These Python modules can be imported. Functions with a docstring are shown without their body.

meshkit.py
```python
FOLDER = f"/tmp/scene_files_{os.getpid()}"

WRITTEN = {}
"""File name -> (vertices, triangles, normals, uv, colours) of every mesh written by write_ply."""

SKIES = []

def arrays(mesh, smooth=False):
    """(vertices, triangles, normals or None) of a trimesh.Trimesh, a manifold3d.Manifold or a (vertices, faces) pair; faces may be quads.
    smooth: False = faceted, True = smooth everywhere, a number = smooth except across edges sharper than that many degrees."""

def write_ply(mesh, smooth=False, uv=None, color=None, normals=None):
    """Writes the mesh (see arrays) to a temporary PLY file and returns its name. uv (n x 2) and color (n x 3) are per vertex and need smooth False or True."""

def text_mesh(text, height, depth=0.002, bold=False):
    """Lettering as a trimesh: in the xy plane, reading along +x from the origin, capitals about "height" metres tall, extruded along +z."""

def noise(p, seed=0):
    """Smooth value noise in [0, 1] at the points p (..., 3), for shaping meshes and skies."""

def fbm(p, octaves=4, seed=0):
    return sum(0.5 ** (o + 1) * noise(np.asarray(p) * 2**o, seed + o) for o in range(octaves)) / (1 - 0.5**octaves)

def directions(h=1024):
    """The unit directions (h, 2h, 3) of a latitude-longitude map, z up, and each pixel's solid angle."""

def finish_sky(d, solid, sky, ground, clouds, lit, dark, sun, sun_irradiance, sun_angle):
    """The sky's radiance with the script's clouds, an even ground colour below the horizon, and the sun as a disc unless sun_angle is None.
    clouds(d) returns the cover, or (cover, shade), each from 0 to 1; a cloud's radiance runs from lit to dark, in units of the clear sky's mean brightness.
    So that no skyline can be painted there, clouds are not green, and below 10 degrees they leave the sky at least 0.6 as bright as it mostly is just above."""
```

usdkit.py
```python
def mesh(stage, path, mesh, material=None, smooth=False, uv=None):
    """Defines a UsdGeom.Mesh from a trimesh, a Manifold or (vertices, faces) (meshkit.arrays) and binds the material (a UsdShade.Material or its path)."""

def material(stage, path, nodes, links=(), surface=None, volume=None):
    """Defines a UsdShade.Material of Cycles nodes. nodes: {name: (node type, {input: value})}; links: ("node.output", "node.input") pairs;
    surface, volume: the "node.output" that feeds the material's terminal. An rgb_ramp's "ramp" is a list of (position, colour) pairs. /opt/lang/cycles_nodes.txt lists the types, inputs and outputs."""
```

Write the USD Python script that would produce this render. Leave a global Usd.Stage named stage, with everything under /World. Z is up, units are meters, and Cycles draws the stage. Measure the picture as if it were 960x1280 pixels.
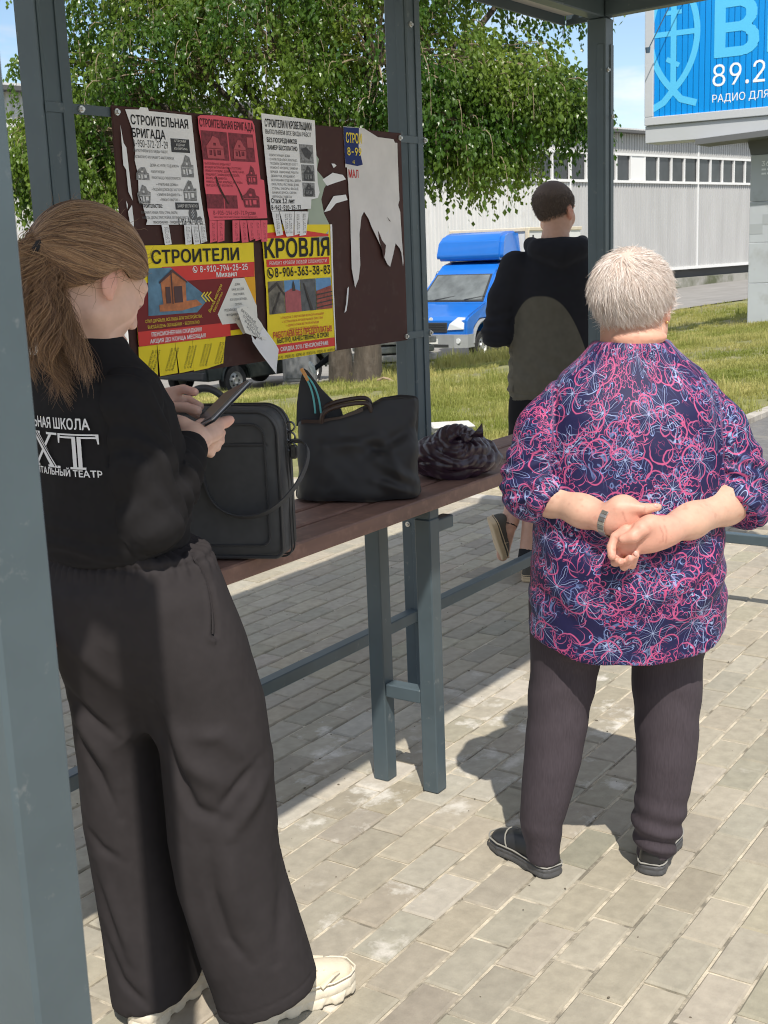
import math, random
import numpy as np, trimesh, usdkit, meshkit
import manifold3d as m3
from pxr import Usd, UsdGeom, UsdLux, UsdShade, Gf, Sdf, Vt
from shapely import geometry as sg, affinity as sa
from shapely.ops import unary_union

stage = Usd.Stage.CreateInMemory()
UsdGeom.SetStageUpAxis(stage, 'Z')
UsdGeom.Xform.Define(stage, '/World')
UsdGeom.Scope.Define(stage, '/World/Looks')
T = Sdf.ValueTypeNames

# ---------------------------------------------------------------- camera
EYE = np.array([0.0, 0.0, 1.53])
YAW, PITCH, ROLL, FPX = 0.597691, 0.2085255, 0.0378437, 1560.27
_fw = np.array([math.cos(YAW) * math.cos(PITCH), math.sin(YAW) * math.cos(PITCH), -math.sin(PITCH)])
_r = np.array([math.sin(YAW), -math.cos(YAW), 0.0])
_d = np.cross(_fw, _r)
_rt = _r * math.cos(ROLL) + _d * math.sin(ROLL)
_dn = -_r * math.sin(ROLL) + _d * math.cos(ROLL)
cam = UsdGeom.Camera.Define(stage, '/World/camera')
M = np.eye(4); M[0, :3], M[1, :3], M[2, :3], M[3, :3] = _rt, -_dn, -_fw, EYE
cam.AddTransformOp().Set(Gf.Matrix4d(M.tolist()))
cam.CreateHorizontalApertureAttr(36.0)
cam.CreateVerticalApertureAttr(48.0)
cam.CreateFocalLengthAttr(36.0 * FPX / 960)
cam.CreateFStopAttr(30.0)
cam.CreateFocusDistanceAttr(2.9)
cam.CreateExposureAttr(0.38)

# ---------------------------------------------------------------- sun and sky
SUN = np.array([-0.55, -0.47, 1.0]); SUN /= np.linalg.norm(SUN)
sun = UsdLux.DistantLight.Define(stage, '/World/sun')
_z = SUN; _x = np.cross([0, 0, 1], _z); _x /= np.linalg.norm(_x); _y = np.cross(_z, _x)
M = np.eye(4); M[0, :3], M[1, :3], M[2, :3] = _x, _y, _z
sun.AddTransformOp().Set(Gf.Matrix4d(M.tolist()))
sun.CreateIntensityAttr(1.0); sun.CreateAngleAttr(0.53); sun.CreateColorAttr(Gf.Vec3f(1.0, 0.94, 0.85))
sun.CreateNormalizeAttr(True)
sky = UsdLux.DomeLight.Define(stage, '/World/sky')
sky.GetPrim().SetCustomDataByKey('kind', 'structure')
skym = usdkit.material(stage, '/World/Looks/sky', {
    'tc': ('texture_coordinate', {}),
    'sky': ('sky_texture', {'sky_type': 'single_scattering', 'sun_disc': False, 'sun_elevation': math.asin(SUN[2]),
                            'sun_rotation': math.atan2(SUN[0], SUN[1]), 'aerosol_density': 0.35, 'ozone_density': 2.0}),
    'map': ('mapping', {'scale': (1.0, 1.0, 2.6), 'location': (1.7, 0.4, 0.3)}),
    'n': ('noise_texture', {'scale': 3.6, 'detail': 9, 'roughness': 0.56, 'distortion': 0.25}),
    'r': ('rgb_ramp', {'ramp': [(0.0, (0, 0, 0)), (0.42, (0, 0, 0)), (0.54, (.9, .9, .9)), (1.0, (1, 1, 1))]}),
    'n2': ('noise_texture', {'scale': 7.0, 'detail': 6, 'roughness': 0.6}),
    'c': ('rgb_ramp', {'ramp': [(0.32, (4.4, 4.7, 5.3)), (0.64, (8.0, 8.1, 8.3))]}),
    'mx': ('mix', {'mix_type': 'mix'}),
    'bg': ('background_shader', {'strength': 0.115})},
    [('tc.generated', 'map.vector'), ('map.vector', 'n.vector'), ('n.fac', 'r.fac'), ('r.color', 'mx.fac'), ('tc.generated', 'n2.vector'), ('n2.fac', 'c.fac'),
     ('sky.color', 'mx.color1'), ('c.color', 'mx.color2'), ('mx.color', 'bg.color')], surface='bg.background')
UsdShade.MaterialBindingAPI.Apply(sky.GetPrim()).Bind(skym)

# ---------------------------------------------------------------- helpers: materials
LK = '/World/Looks/'
MATS = {}
def mat(name, color=(.5, .5, .5), rough=.6, var=0.0, vscale=6.0, bump=0.0, bscale=40.0, metal=0.0, spec=.5, sheen=0.0, attr=None,
        dirt=None, dscale=3.0, dpos=(.5, .65), coat=0.0, sss=0.0, trans=0.0, weave=0.0, wscale=900.0, bdist=.01, stretch=(1, 1, 1)):
    """principled material: colour broken up by world-space noise, an optional dirt colour in blotches, bump, vertex colour attr."""
    if name in MATS: return MATS[name]
    n = {'g': ('geometry', {}), 'p': ('principled_bsdf', {'roughness': rough, 'metallic': metal, 'specular_ior_level': spec, 'sheen_weight': sheen, 'coat_weight': coat,
                                                         'subsurface_weight': sss, 'subsurface_radius': (1, .35, .2), 'subsurface_scale': .006})}
    l = []
    n['mp'] = ('mapping', {'scale': stretch}); l.append(('g.position', 'mp.vector'))
    src = None
    if attr:
        n['at'] = ('attribute', {'attribute': attr}); src = 'at.color'
    if var:
        n['nv'] = ('noise_texture', {'scale': vscale, 'detail': 6, 'roughness': .6})
        n['rv'] = ('rgb_ramp', {'ramp': [(.25, (1 - var,) * 3), (.75, (1 + var,) * 3)]})
        n['mv'] = ('mix', {'mix_type': 'multiply', 'fac': 1.0, 'color1': color})
        l += [('mp.vector', 'nv.vector'), ('nv.fac', 'rv.fac'), ('rv.color', 'mv.color2')]
        if src: l.append((src, 'mv.color1'))
        src = 'mv.color'
    if dirt:
        n['nd'] = ('noise_texture', {'scale': dscale, 'detail': 8, 'roughness': .65})
        n['rd'] = ('rgb_ramp', {'ramp': [(dpos[0], (0, 0, 0)), (dpos[1], (1, 1, 1))]})
        n['md'] = ('mix', {'mix_type': 'mix', 'color1': color, 'color2': dirt})
        l += [('g.position', 'nd.vector'), ('nd.fac', 'rd.fac'), ('rd.color', 'md.fac')]
        if src: l.append((src, 'md.color1'))
        src = 'md.color'
    if src: l.append((src, 'p.base_color'))
    else: n['p'][1]['base_color'] = color
    if bump:
        n['nb'] = ('noise_texture', {'scale': bscale, 'detail': 5, 'roughness': .6})
        n['b'] = ('bump', {'strength': bump, 'distance': bdist})
        l += [('mp.vector', 'nb.vector'), ('nb.fac', 'b.height'), ('b.normal', 'p.normal')]
    if weave:
        n['wt'] = ('wave_texture', {'scale': wscale, 'bands_direction': 'diagonal', 'distortion': 1.5, 'detail': 1})
        n['bw'] = ('bump', {'strength': weave, 'distance': .001})
        l += [('g.position', 'wt.vector'), ('wt.fac', 'bw.height')]
        if bump: l += [('b.normal', 'bw.normal')]; l.remove(('b.normal', 'p.normal'))
        l += [('bw.normal', 'p.normal')]
    MATS[name] = usdkit.material(stage, LK + name, n, l, surface='p.BSDF')
    return MATS[name]

def glass_mat(name, tint=(.75, .8, .8), refl=.12):
    if name in MATS: return MATS[name]
    MATS[name] = usdkit.material(stage, LK + name, {'t': ('transparent_bsdf', {'color': tint}), 'g': ('glossy_bsdf', {'color': (.9, .93, .95), 'roughness': .04}),
        'f': ('fresnel', {'IOR': 1.5}), 'm': ('mix_closure', {})}, [('f.fac', 'm.fac'), ('t.BSDF', 'm.closure1'), ('g.BSDF', 'm.closure2')], surface='m.closure')
    return MATS[name]

# ---------------------------------------------------------------- helpers: prims
_count = {}
def path_for(name, parent=None):
    base = '/World' if parent is None else str(parent.GetPath())
    k = base + '/' + name
    n = _count.get(k, 0); _count[k] = n + 1
    return k if n == 0 else f'{k}_{n:03d}'
def tag(p, label=None, cat=None, group=None, kind=None):
    for k, v in (('label', label), ('category', cat), ('group', group), ('kind', kind)):
        if v: p.SetCustomDataByKey(k, v)
    return p
def thing(name, label=None, cat=None, loc=(0, 0, 0), rz=0.0, group=None, kind=None):
    x = UsdGeom.Xform.Define(stage, path_for(name))
    x.AddTranslateOp().Set(Gf.Vec3d(*map(float, loc)))
    if rz: x.AddRotateZOp().Set(float(rz))
    return tag(x.GetPrim(), label, cat, group, kind)
def obj(name, mesh, m, parent=None, smooth=False, col=None, label=None, cat=None, group=None, kind=None, attr='Cd'):
    """ONE Mesh prim. parent None: top level."""
    if isinstance(mesh, list): mesh = join(mesh)
    p = usdkit.mesh(stage, path_for(name, parent), mesh, m, smooth=smooth)
    if col is not None:
        UsdGeom.PrimvarsAPI(p).CreatePrimvar(attr, T.Color3fArray, 'vertex').Set(Vt.Vec3fArray.FromNumpy(np.asarray(col, np.float32)))
    return tag(p.GetPrim(), label, cat, group, kind)
def curves(name, strands, width, m, parent=None, label=None, cat=None, taper=True):
    """strands: (n, k, 3) array -> one BasisCurves prim."""
    s = np.asarray(strands, np.float32); n, k, _ = s.shape
    c = UsdGeom.BasisCurves.Define(stage, path_for(name, parent))
    c.CreateTypeAttr('linear')
    c.CreatePointsAttr(Vt.Vec3fArray.FromNumpy(s.reshape(-1, 3)))
    c.CreateCurveVertexCountsAttr(Vt.IntArray.FromNumpy(np.full(n, k, np.int32)))
    w = np.full((n, k), width, np.float32)
    if taper: w *= np.clip(1.15 - np.linspace(0, 1, k) ** 3, .15, 1)[None]
    c.CreateWidthsAttr(Vt.FloatArray.FromNumpy(w.ravel())); c.SetWidthsInterpolation('vertex')
    UsdShade.MaterialBindingAPI.Apply(c.GetPrim()).Bind(m)
    return tag(c.GetPrim(), label, cat)
def copy_of(src, loc, rz=0.0, label=None, group=None, scale=None):
    import re
    base = re.sub(r'_\d{3}$', '', src.GetName())
    x = UsdGeom.Xform.Define(stage, path_for(base))
    x.AddTranslateOp().Set(Gf.Vec3d(*map(float, loc)))
    if rz: x.AddRotateZOp().Set(float(rz))
    if scale: x.AddScaleOp().Set(Gf.Vec3f(*scale))
    p = x.GetPrim(); p.GetReferences().AddInternalReference(src.GetPath()); p.SetInstanceable(True)
    cd = src.GetCustomData()
    return tag(p, label or cd.get('label'), cd.get('category'), group or cd.get('group'))

# ---------------------------------------------------------------- helpers: shapes (trimesh)
def tm(v, f): return trimesh.Trimesh(np.asarray(v, float), np.asarray(f, int), process=False)
def join(ms): return trimesh.util.concatenate([m if isinstance(m, trimesh.Trimesh) else tm(*meshkit.arrays(m)[:2]) for m in ms])
def box(x0, x1, y0, y1, z0, z1, c=0.0):
    """box with its edges chamfered by c"""
    lo, hi = np.array([x0, y0, z0], float), np.array([x1, y1, z1], float)
    if c <= 0:
        b = trimesh.creation.box((hi - lo)); b.apply_translation((lo + hi) / 2); return b
    c = min(c, (hi - lo).min() * .45)
    pts = []
    for sx in (0, 1):
        for sy in (0, 1):
            for sz in (0, 1):
                s = np.array([sx, sy, sz]); corner = np.where(s, hi, lo); inn = np.where(s, -1, 1) * c
                for k in range(3):
                    q = corner.copy().astype(float)
                    for j in range(3):
                        if j != k: q[j] += inn[j]
                    pts.append(q)
    h = trimesh.convex.convex_hull(np.array(pts)); return h
def tube(pts, r, n=8, closed=False, cap=True):
    """round bar along a polyline; r a number or one per point"""
    p = np.asarray(pts, float); k = len(p); r = np.broadcast_to(np.asarray(r, float), (k,))
    t = np.gradient(p, axis=0) if not closed else np.roll(p, -1, 0) - np.roll(p, 1, 0)
    t /= np.linalg.norm(t, axis=1, keepdims=True) + 1e-12
    a = np.array([0, 0, 1.0]) if abs(t[0][2]) < .9 else np.array([1.0, 0, 0])
    u = np.cross(t[0], a); u /= np.linalg.norm(u); V = []
    for i in range(k):
        u = u - t[i] * (u @ t[i]); u /= np.linalg.norm(u); w = np.cross(t[i], u)
        ang = np.arange(n) * 2 * np.pi / n
        V.append(p[i] + r[i] * (np.cos(ang)[:, None] * u + np.sin(ang)[:, None] * w))
    V = np.vstack(V); F = []
    for i in range(k if closed else k - 1):
        a0, b0 = i * n, ((i + 1) % k) * n
        for j in range(n):
            F += [[a0 + j, a0 + (j + 1) % n, b0 + (j + 1) % n], [a0 + j, b0 + (j + 1) % n, b0 + j]]
    if cap and not closed:
        V = np.vstack([V, p[:1], p[-1:]]); c0, c1 = len(V) - 2, len(V) - 1
        for j in range(n):
            F += [[c0, (j + 1) % n, j], [c1, (k - 1) * n + j, (k - 1) * n + (j + 1) % n]]
    return tm(V, F)
def prism(poly, z0, z1):
    """polygon (list of xy or shapely) extruded in z"""
    if not hasattr(poly, 'exterior'): poly = sg.Polygon(poly)
    m = trimesh.creation.extrude_polygon(poly, z1 - z0, engine='earcut'); m.apply_translation([0, 0, z0]); return m
def xf(m, R=None, t=(0, 0, 0)):
    m = m.copy(); A = np.eye(4)
    if R is not None: A[:3, :3] = R
    A[:3, 3] = t; m.apply_transform(A); return m
def rotm(axis, deg): return trimesh.transformations.rotation_matrix(math.radians(deg), axis)[:3, :3]
def grid(nu, nv, fn):
    """(nu x nv) quad sheet; fn(u, v) arrays in 0..1 -> (N, 3)"""
    u, v = np.meshgrid(np.linspace(0, 1, nu), np.linspace(0, 1, nv), indexing='ij')
    P = fn(u.ravel(), v.ravel()); i = np.arange(nu * nv).reshape(nu, nv)
    a, b, c, d = i[:-1, :-1].ravel(), i[1:, :-1].ravel(), i[1:, 1:].ravel(), i[:-1, 1:].ravel()
    return tm(P, np.vstack([np.stack([a, b, c], 1), np.stack([a, c, d], 1)]))
_tc = {}
def text2d(s, x, y, w=None, h=.01, bold=False, align='l', maxw=None):
    """flat lettering in the xy plane: cap height h, left/centre/right at x, baseline y; w squeezes it to that width"""
    k = (s, bold)
    if k not in _tc:
        m = meshkit.text_mesh(s, 1.0, .01, bold)
        keep = (m.triangles_center[:, 2] > .0099)
        m.update_faces(keep); m.remove_unreferenced_vertices(); _tc[k] = m
    m = _tc[k].copy(); lo, hi = m.bounds
    v = m.vertices; v[:, 0] -= lo[0]; W = hi[0] - lo[0]
    sx = (w / W) if w else h
    v[:, 0] *= sx; v[:, 1] *= h; v[:, 2] = 0
    W *= sx
    v[:, 0] += x - (0 if align == 'l' else W / 2 if align == 'c' else W)
    v[:, 1] += y
    m.vertices = v
    return m
def poly2d(pts):
    p = sg.Polygon(pts) if not hasattr(pts, 'geom_type') else pts
    m = trimesh.creation.extrude_polygon(p, .01, engine='earcut')
    m.update_faces(m.triangles_center[:, 2] > .0099); m.remove_unreferenced_vertices()
    m.vertices[:, 2] = 0; return m

# ---------------------------------------------------------------- helpers: implicit surfaces
def smin(a, b, k):
    h = np.clip(.5 + .5 * (b - a) / k, 0, 1); return b * (1 - h) + a * h - k * h * (1 - h)
def smax(a, b, k): return -smin(-a, -b, k)
def cone(P, a, b, ra, rb):
    a, b = np.asarray(a, float), np.asarray(b, float); ab = b - a
    t = np.clip(((P - a) @ ab) / (ab @ ab), 0, 1)
    return np.linalg.norm(P - a - t[:, None] * ab, axis=1) - (ra + (rb - ra) * t)
def chain(P, pts, rs, k=.01):
    d = None
    for i in range(len(pts) - 1):
        c = cone(P, pts[i], pts[i + 1], rs[i], rs[i + 1]); d = c if d is None else smin(d, c, k)
    return d
def ell(P, c, r, R=None):
    q = P - np.asarray(c, float)
    if R is not None: q = q @ R
    r = np.asarray(r, float); k0 = np.linalg.norm(q / r, axis=1); k1 = np.linalg.norm(q / (r * r), axis=1)
    return k0 * (k0 - 1) / np.maximum(k1, 1e-9)
def loft(P, zs, cx, cy, a, b, n=2.3, ang=0.0):
    """stack of superellipses over z"""
    z = P[:, 2]; I = lambda t: np.interp(z, zs, np.broadcast_to(np.asarray(t, float), (len(zs),)))
    dx, dy = P[:, 0] - I(cx), P[:, 1] - I(cy); g = I(ang)
    x, y = dx * np.cos(g) + dy * np.sin(g), -dx * np.sin(g) + dy * np.cos(g)
    A, B = I(a), I(b)
    q = (np.abs(x / A) ** n + np.abs(y / B) ** n) ** (1 / n)
    d = (q - 1) * np.minimum(A, B)
    return smax(d, np.maximum(zs[0] - z, z - zs[-1]), .008)
def surfnet(f, lo, hi, h):
    """surface nets: closed mesh of f < 0"""
    lo, hi = np.asarray(lo, float), np.asarray(hi, float); n = np.ceil((hi - lo) / h).astype(int) + 1
    ax = [lo[i] + h * np.arange(n[i]) for i in range(3)]
    val = np.empty(n, np.float32); step = max(1, int(400000 / (n[1] * n[2])))
    for i in range(0, n[0], step):
        X = np.stack(np.meshgrid(ax[0][i:i + step], ax[1], ax[2], indexing='ij'), -1)
        val[i:i + step] = f(X.reshape(-1, 3)).reshape(X.shape[:3])
    val[[0, -1]] = np.maximum(val[[0, -1]], 1e-3); val[:, [0, -1]] = np.maximum(val[:, [0, -1]], 1e-3); val[:, :, [0, -1]] = np.maximum(val[:, :, [0, -1]], 1e-3)
    ins = val < 0; m = n - 1
    C = lambda A, o: A[o[0]:o[0] + m[0], o[1]:o[1] + m[1], o[2]:o[2] + m[2]]
    cnt = sum(C(ins, o).astype(np.int8) for o in np.ndindex(2, 2, 2)); mix = (cnt > 0) & (cnt < 8)
    cells = np.argwhere(mix); idx = np.full(m, -1, np.int64); idx[mix] = np.arange(len(cells))
    acc, num = np.zeros((len(cells), 3)), np.zeros(len(cells))
    for o in np.ndindex(2, 2, 2):
        for k in range(3):
            if o[k]: continue
            o2 = list(o); o2[k] = 1
            a = val[tuple((cells + o).T)]; b = val[tuple((cells + o2).T)]; cr = (a < 0) != (b < 0)
            t = np.where(cr, a / np.where(cr, a - b, 1), 0); p = np.array(o, float)[None].repeat(len(cells), 0); p[:, k] += t
            acc[cr] += p[cr]; num[cr] += 1
    V = lo + h * (cells + acc / num[:, None]); F = []
    for k in range(3):
        i, j = (k + 1) % 3, (k + 2) % 3
        s = [slice(1, m[q]) if q != k else slice(0, m[q]) for q in range(3)]
        s2 = list(s); s2[k] = slice(1, m[k] + 1)
        a, b = ins[tuple(s)], ins[tuple(s2)]
        e = np.argwhere(a != b)
        if not len(e): continue
        flip = a[tuple(e.T)]
        e = e + np.array([0 if q == k else 1 for q in range(3)])
        def at(di, dj):
            c = e.copy(); c[:, i] -= di; c[:, j] -= dj; return idx[tuple(c.T)]
        q = np.stack([at(1, 1), at(0, 1), at(0, 0), at(1, 0)], 1)
        q[~flip] = q[~flip][:, ::-1]; F.append(q)
    F = np.vstack(F); F = np.vstack([F[:, [0, 1, 2]], F[:, [0, 2, 3]]])
    return tm(V, F)
def smooth(m, it=8, lam=.5, nu=.53):
    from scipy.sparse import coo_matrix
    e = m.edges_unique; n = len(m.vertices); i = np.r_[e[:, 0], e[:, 1]]; j = np.r_[e[:, 1], e[:, 0]]
    A = coo_matrix((np.ones(len(i)), (i, j)), shape=(n, n)).tocsr(); dg = np.maximum(np.asarray(A.sum(1)).ravel(), 1)[:, None]
    v = m.vertices.copy()
    for k in range(it): v += (lam if k % 2 == 0 else -nu) * (A @ v / dg - v)
    m.vertices = v; return m
def subdiv(m, n=1):
    for _ in range(n):
        try: m = m.subdivide_loop(1)
        except ValueError: m = smooth(m.subdivide(), 4)
    return m
def push(m, d):
    """move vertices along their normals"""
    m.vertices = m.vertices + np.asarray(m.vertex_normals) * np.asarray(d)[:, None]; return m
fbm, noise = meshkit.fbm, meshkit.noise
def sstep(a, b, x):
    t = np.clip((x - a) / (b - a), 0, 1); return t * t * (3 - 2 * t)
# ================================================================ ground
FH = np.array([math.cos(YAW), math.sin(YAW)]); RH = np.array([FH[1], -FH[0]]); RZ = math.degrees(YAW) - 90
def at(lat, dep, z=0.0):
    p = FH * dep + RH * lat; return np.array([p[0], p[1], z])
from scipy.interpolate import RBFInterpolator
_tp = [(6.5, y, 0) for y in (-30, -12, -6, 0, 4, 8)] + [(10.5, 3.3, -.02), (7.3, 5.7, -.02), (9.3, 5.6, -.10), (15, 3, 0), (25, 0, 0), (30, 5, 0), (20, 6, -.05), (6.5, 20, -.7), (0, 12, -.2),
       (*at(4.0, 30)[:2], -1.2), (*at(-3.3, 27)[:2], -1.45), (*at(-.3, 20)[:2], -.55), (*at(14, 50)[:2], -.35), (*at(9, 28)[:2], -.1), (*at(-12, 30)[:2], -1.6), (90, 90, -3), (100, 20, -.3), (80, -60, 0), (-60, 60, -1), (-60, -60, 0), (0, -60, 0), (300, 300, -4), (300, -300, 0), (-300, 300, -2), (-300, -300, 0)]
_tp = np.array(_tp, float)
_rbf = RBFInterpolator(_tp[:, :2], _tp[:, 2], kernel='linear', smoothing=0.02)
def ground_z(xy):
    xy = np.atleast_2d(np.asarray(xy, float)[..., :2]); z = _rbf(xy)
    z = z * sstep(6.6, 9.0, xy[:, 0])
    return z
_gx = np.unique(np.concatenate([np.linspace(-300, -10, 12), np.linspace(-10, 6.4, 8), np.linspace(6.5, 50, 120), np.linspace(50, 300, 30)]))
_gy = np.unique(np.concatenate([np.linspace(-300, -20, 12), np.linspace(-20, 0, 12), np.linspace(0, 36, 90), np.linspace(36, 300, 30)]))
_A, _B = np.meshgrid(_gx, _gy, indexing='ij'); _Z = ground_z(np.stack([_A.ravel(), _B.ravel()], 1)) - .02
_i = np.arange(_A.size).reshape(_A.shape)
_F = np.vstack([np.stack([_i[:-1, :-1].ravel(), _i[1:, :-1].ravel(), _i[1:, 1:].ravel()], 1), np.stack([_i[:-1, :-1].ravel(), _i[1:, 1:].ravel(), _i[:-1, 1:].ravel()], 1)])
soil = mat('turf_soil', (.19, .19, .075), .95, var=.45, vscale=.9, dirt=(.30, .25, .15), dscale=2.2, dpos=(.5, .72), bump=.6, bscale=18, bdist=.03)
obj('ground', tm(np.stack([_A.ravel(), _B.ravel(), _Z], 1), _F), soil, smooth=True, kind='structure')

def project(P):
    q = np.asarray(P, float) - EYE; z = q @ _fw
    return 480 + FPX * (q @ _rt) / z, 640 + FPX * (q @ _dn) / z, z
# --- paving: every block its own piece while it is large in view
KX = 6.43
PX, PY = 0.2062, 0.1007
sand = mat('sand_bed', (.56, .50, .39), .95, var=.25, vscale=30, dirt=(.20, .18, .14), dscale=8, dpos=(.45, .6), bump=.5, bscale=150)
paving = thing('paving', kind='structure')
obj('sand_bed', grid(2, 2, lambda u, v: np.stack([-4 + u * (KX + 4), -6 + v * 14, 0 * u - .0055], 1)), sand, paving)
pm_ = mat('paving_block', (.5, .5, .5), .85, attr='Cd', var=.16, vscale=26, dirt=(.50, .47, .41), dscale=4.2, dpos=(.66, .82), bump=.5, bscale=260, bdist=.002, spec=.3)
rng = np.random.default_rng(5)
pst = mat('paving_block_stained', (.5, .5, .5), .85, attr='Cd', var=.16, vscale=26, dirt=(.57, .54, .48), dscale=7.5, dpos=(.54, .66), bump=.5, bscale=260, bdist=.002, spec=.3)
blocks = []
for j in range(-50, 75):
    y0 = j * PY + .005
    off = (.155 if j % 2 == 0 else .073) + rng.normal(0, .008)
    for i in range(-6, 32):
        x0 = off + i * PX
        x1 = x0 + PX
        if x1 > KX + .12: continue
        x1 = min(x1, KX - .004)
        if x1 - x0 < .03: continue
        c = np.array([(x0 + x1) / 2, y0 + PY / 2, 0.0])
        if c[:2] @ FH < .6: continue
        px, py, z = project(c)
        if not (-160 < px < 1120 and 180 < py < 1480): continue
        blocks.append((1 / z ** 2 * abs(1.53 / z) if 0 <= px <= 960 and 0 <= py <= 1280 else 0, x0, x1, y0, c))
blocks.sort(key=lambda b: -b[0])
WHITE = [(1.99, 1.75, .16, .85), (2.02, 1.55, .12, .9), (2.18, 1.62, .1, .9), (2.62, 2.0, .16, .5), (3.1, 2.05, .3, .4), (2.35, 1.45, .1, .6), (2.95, 1.6, .22, .35), (3.6, 1.9, .3, .4)]
def paver(x0, x1, y0, dz, tilt):
    g = .0034; c = .005
    a, b, d, e = x0 + g, x1 - g, y0 + g, y0 + PY - g
    V = [[a, d, -.03], [b, d, -.03], [b, e, -.03], [a, e, -.03], [a, d, -c], [b, d, -c], [b, e, -c], [a, e, -c],
         [a + c, d + c, 0], [b - c, d + c, 0], [b - c, e - c, 0], [a + c, e - c, 0]]
    V = np.array(V); V[:, 2] += dz + (V[:, 0] - (a + b) / 2) * tilt[0] + (V[:, 1] - (d + e) / 2) * tilt[1]
    F = []
    for k in range(4):
        n = (k + 1) % 4
        F += [[k, n, n + 4], [k, n + 4, k + 4], [k + 4, n + 4, n + 8], [k + 4, n + 8, k + 8]]
    F += [[8, 9, 10], [8, 10, 11]]
    return V, F
restV, restF, restC, nv = [], [], [], 0
for k, (_, x0, x1, y0, c) in enumerate(blocks):
    tone = np.array([.345, .312, .246]) * (1 + rng.normal(0, .055)) * np.array([1 + rng.normal(0, .015), 1, 1 - rng.normal(0, .02)])
    if rng.random() < .05: tone *= .84
    stained = any((c[0] - wx) ** 2 + (c[1] - wy) ** 2 < (wr * 1.25) ** 2 for wx, wy, wr, _ in WHITE)
    for wx, wy, wr, ws in WHITE:
        d2 = ((c[0] - wx) ** 2 + (c[1] - wy) ** 2) / wr ** 2
        if d2 < 1 and rng.random() < .45: tone = tone + (np.array([.55, .52, .46]) - tone) * ws * rng.uniform(.4, 1)
    V, F = paver(x0, x1, y0, rng.normal(0, .0012), rng.normal(0, .006, 2))
    if k < 300:
        obj('block', tm(V, F), pst if stained else pm_, paving, col=np.repeat(tone[None], len(V), 0))
    else:
        restV.append(V); restF.append(np.array(F) + nv); restC.append(np.repeat(tone[None], len(V), 0)); nv += len(V)
obj('far_blocks', tm(np.vstack(restV), np.vstack(restF)), pm_, paving, col=np.vstack(restC), kind='stuff')
# loose bits on the paving
crumbV = []
for k in range(420):
    p = np.array([rng.uniform(1.2, 6.2), rng.uniform(-.6, 3.6)]); s = rng.uniform(.0015, .004) * (1.7 if rng.random() < .08 else 1)
    b = trimesh.creation.icosphere(0, s); b.vertices *= [1, rng.uniform(.6, 1.2), .4]; b.apply_translation([*p, s * .3]); crumbV.append(b)
obj('grit', join(crumbV), mat('grit', (.12, .10, .07), .9), kind='stuff', label='dark grit and crumbs scattered over the paving blocks', cat='grit')
# kerb stones closing the paving, each a piece
kerb = thing('kerb', kind='structure')
conc = mat('kerb_concrete', (.42, .39, .34), .9, var=.22, vscale=9, dirt=(.25, .22, .18), dscale=6, dpos=(.5, .68), bump=.5, bscale=120, bdist=.004)
for k in range(-4, 9):
    y0 = k * 1.0 + .35
    obj('kerb_stone', box(KX + .002, KX + .085, y0 + .004, y0 + .996, -.15, .035 + rng.normal(0, .004), .008), conc, kerb)
for k in range(0, 14):
    x0 = 7.6 + k * 1.0
    m = box(x0 + .004, x0 + .996, 3.27, 3.37, -.2, .05, .008); m.apply_translation([0, 0, float(ground_z([[x0 + .5, 3.3]])[0])]); obj('kerb_stone', m, conc, kerb)
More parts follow.
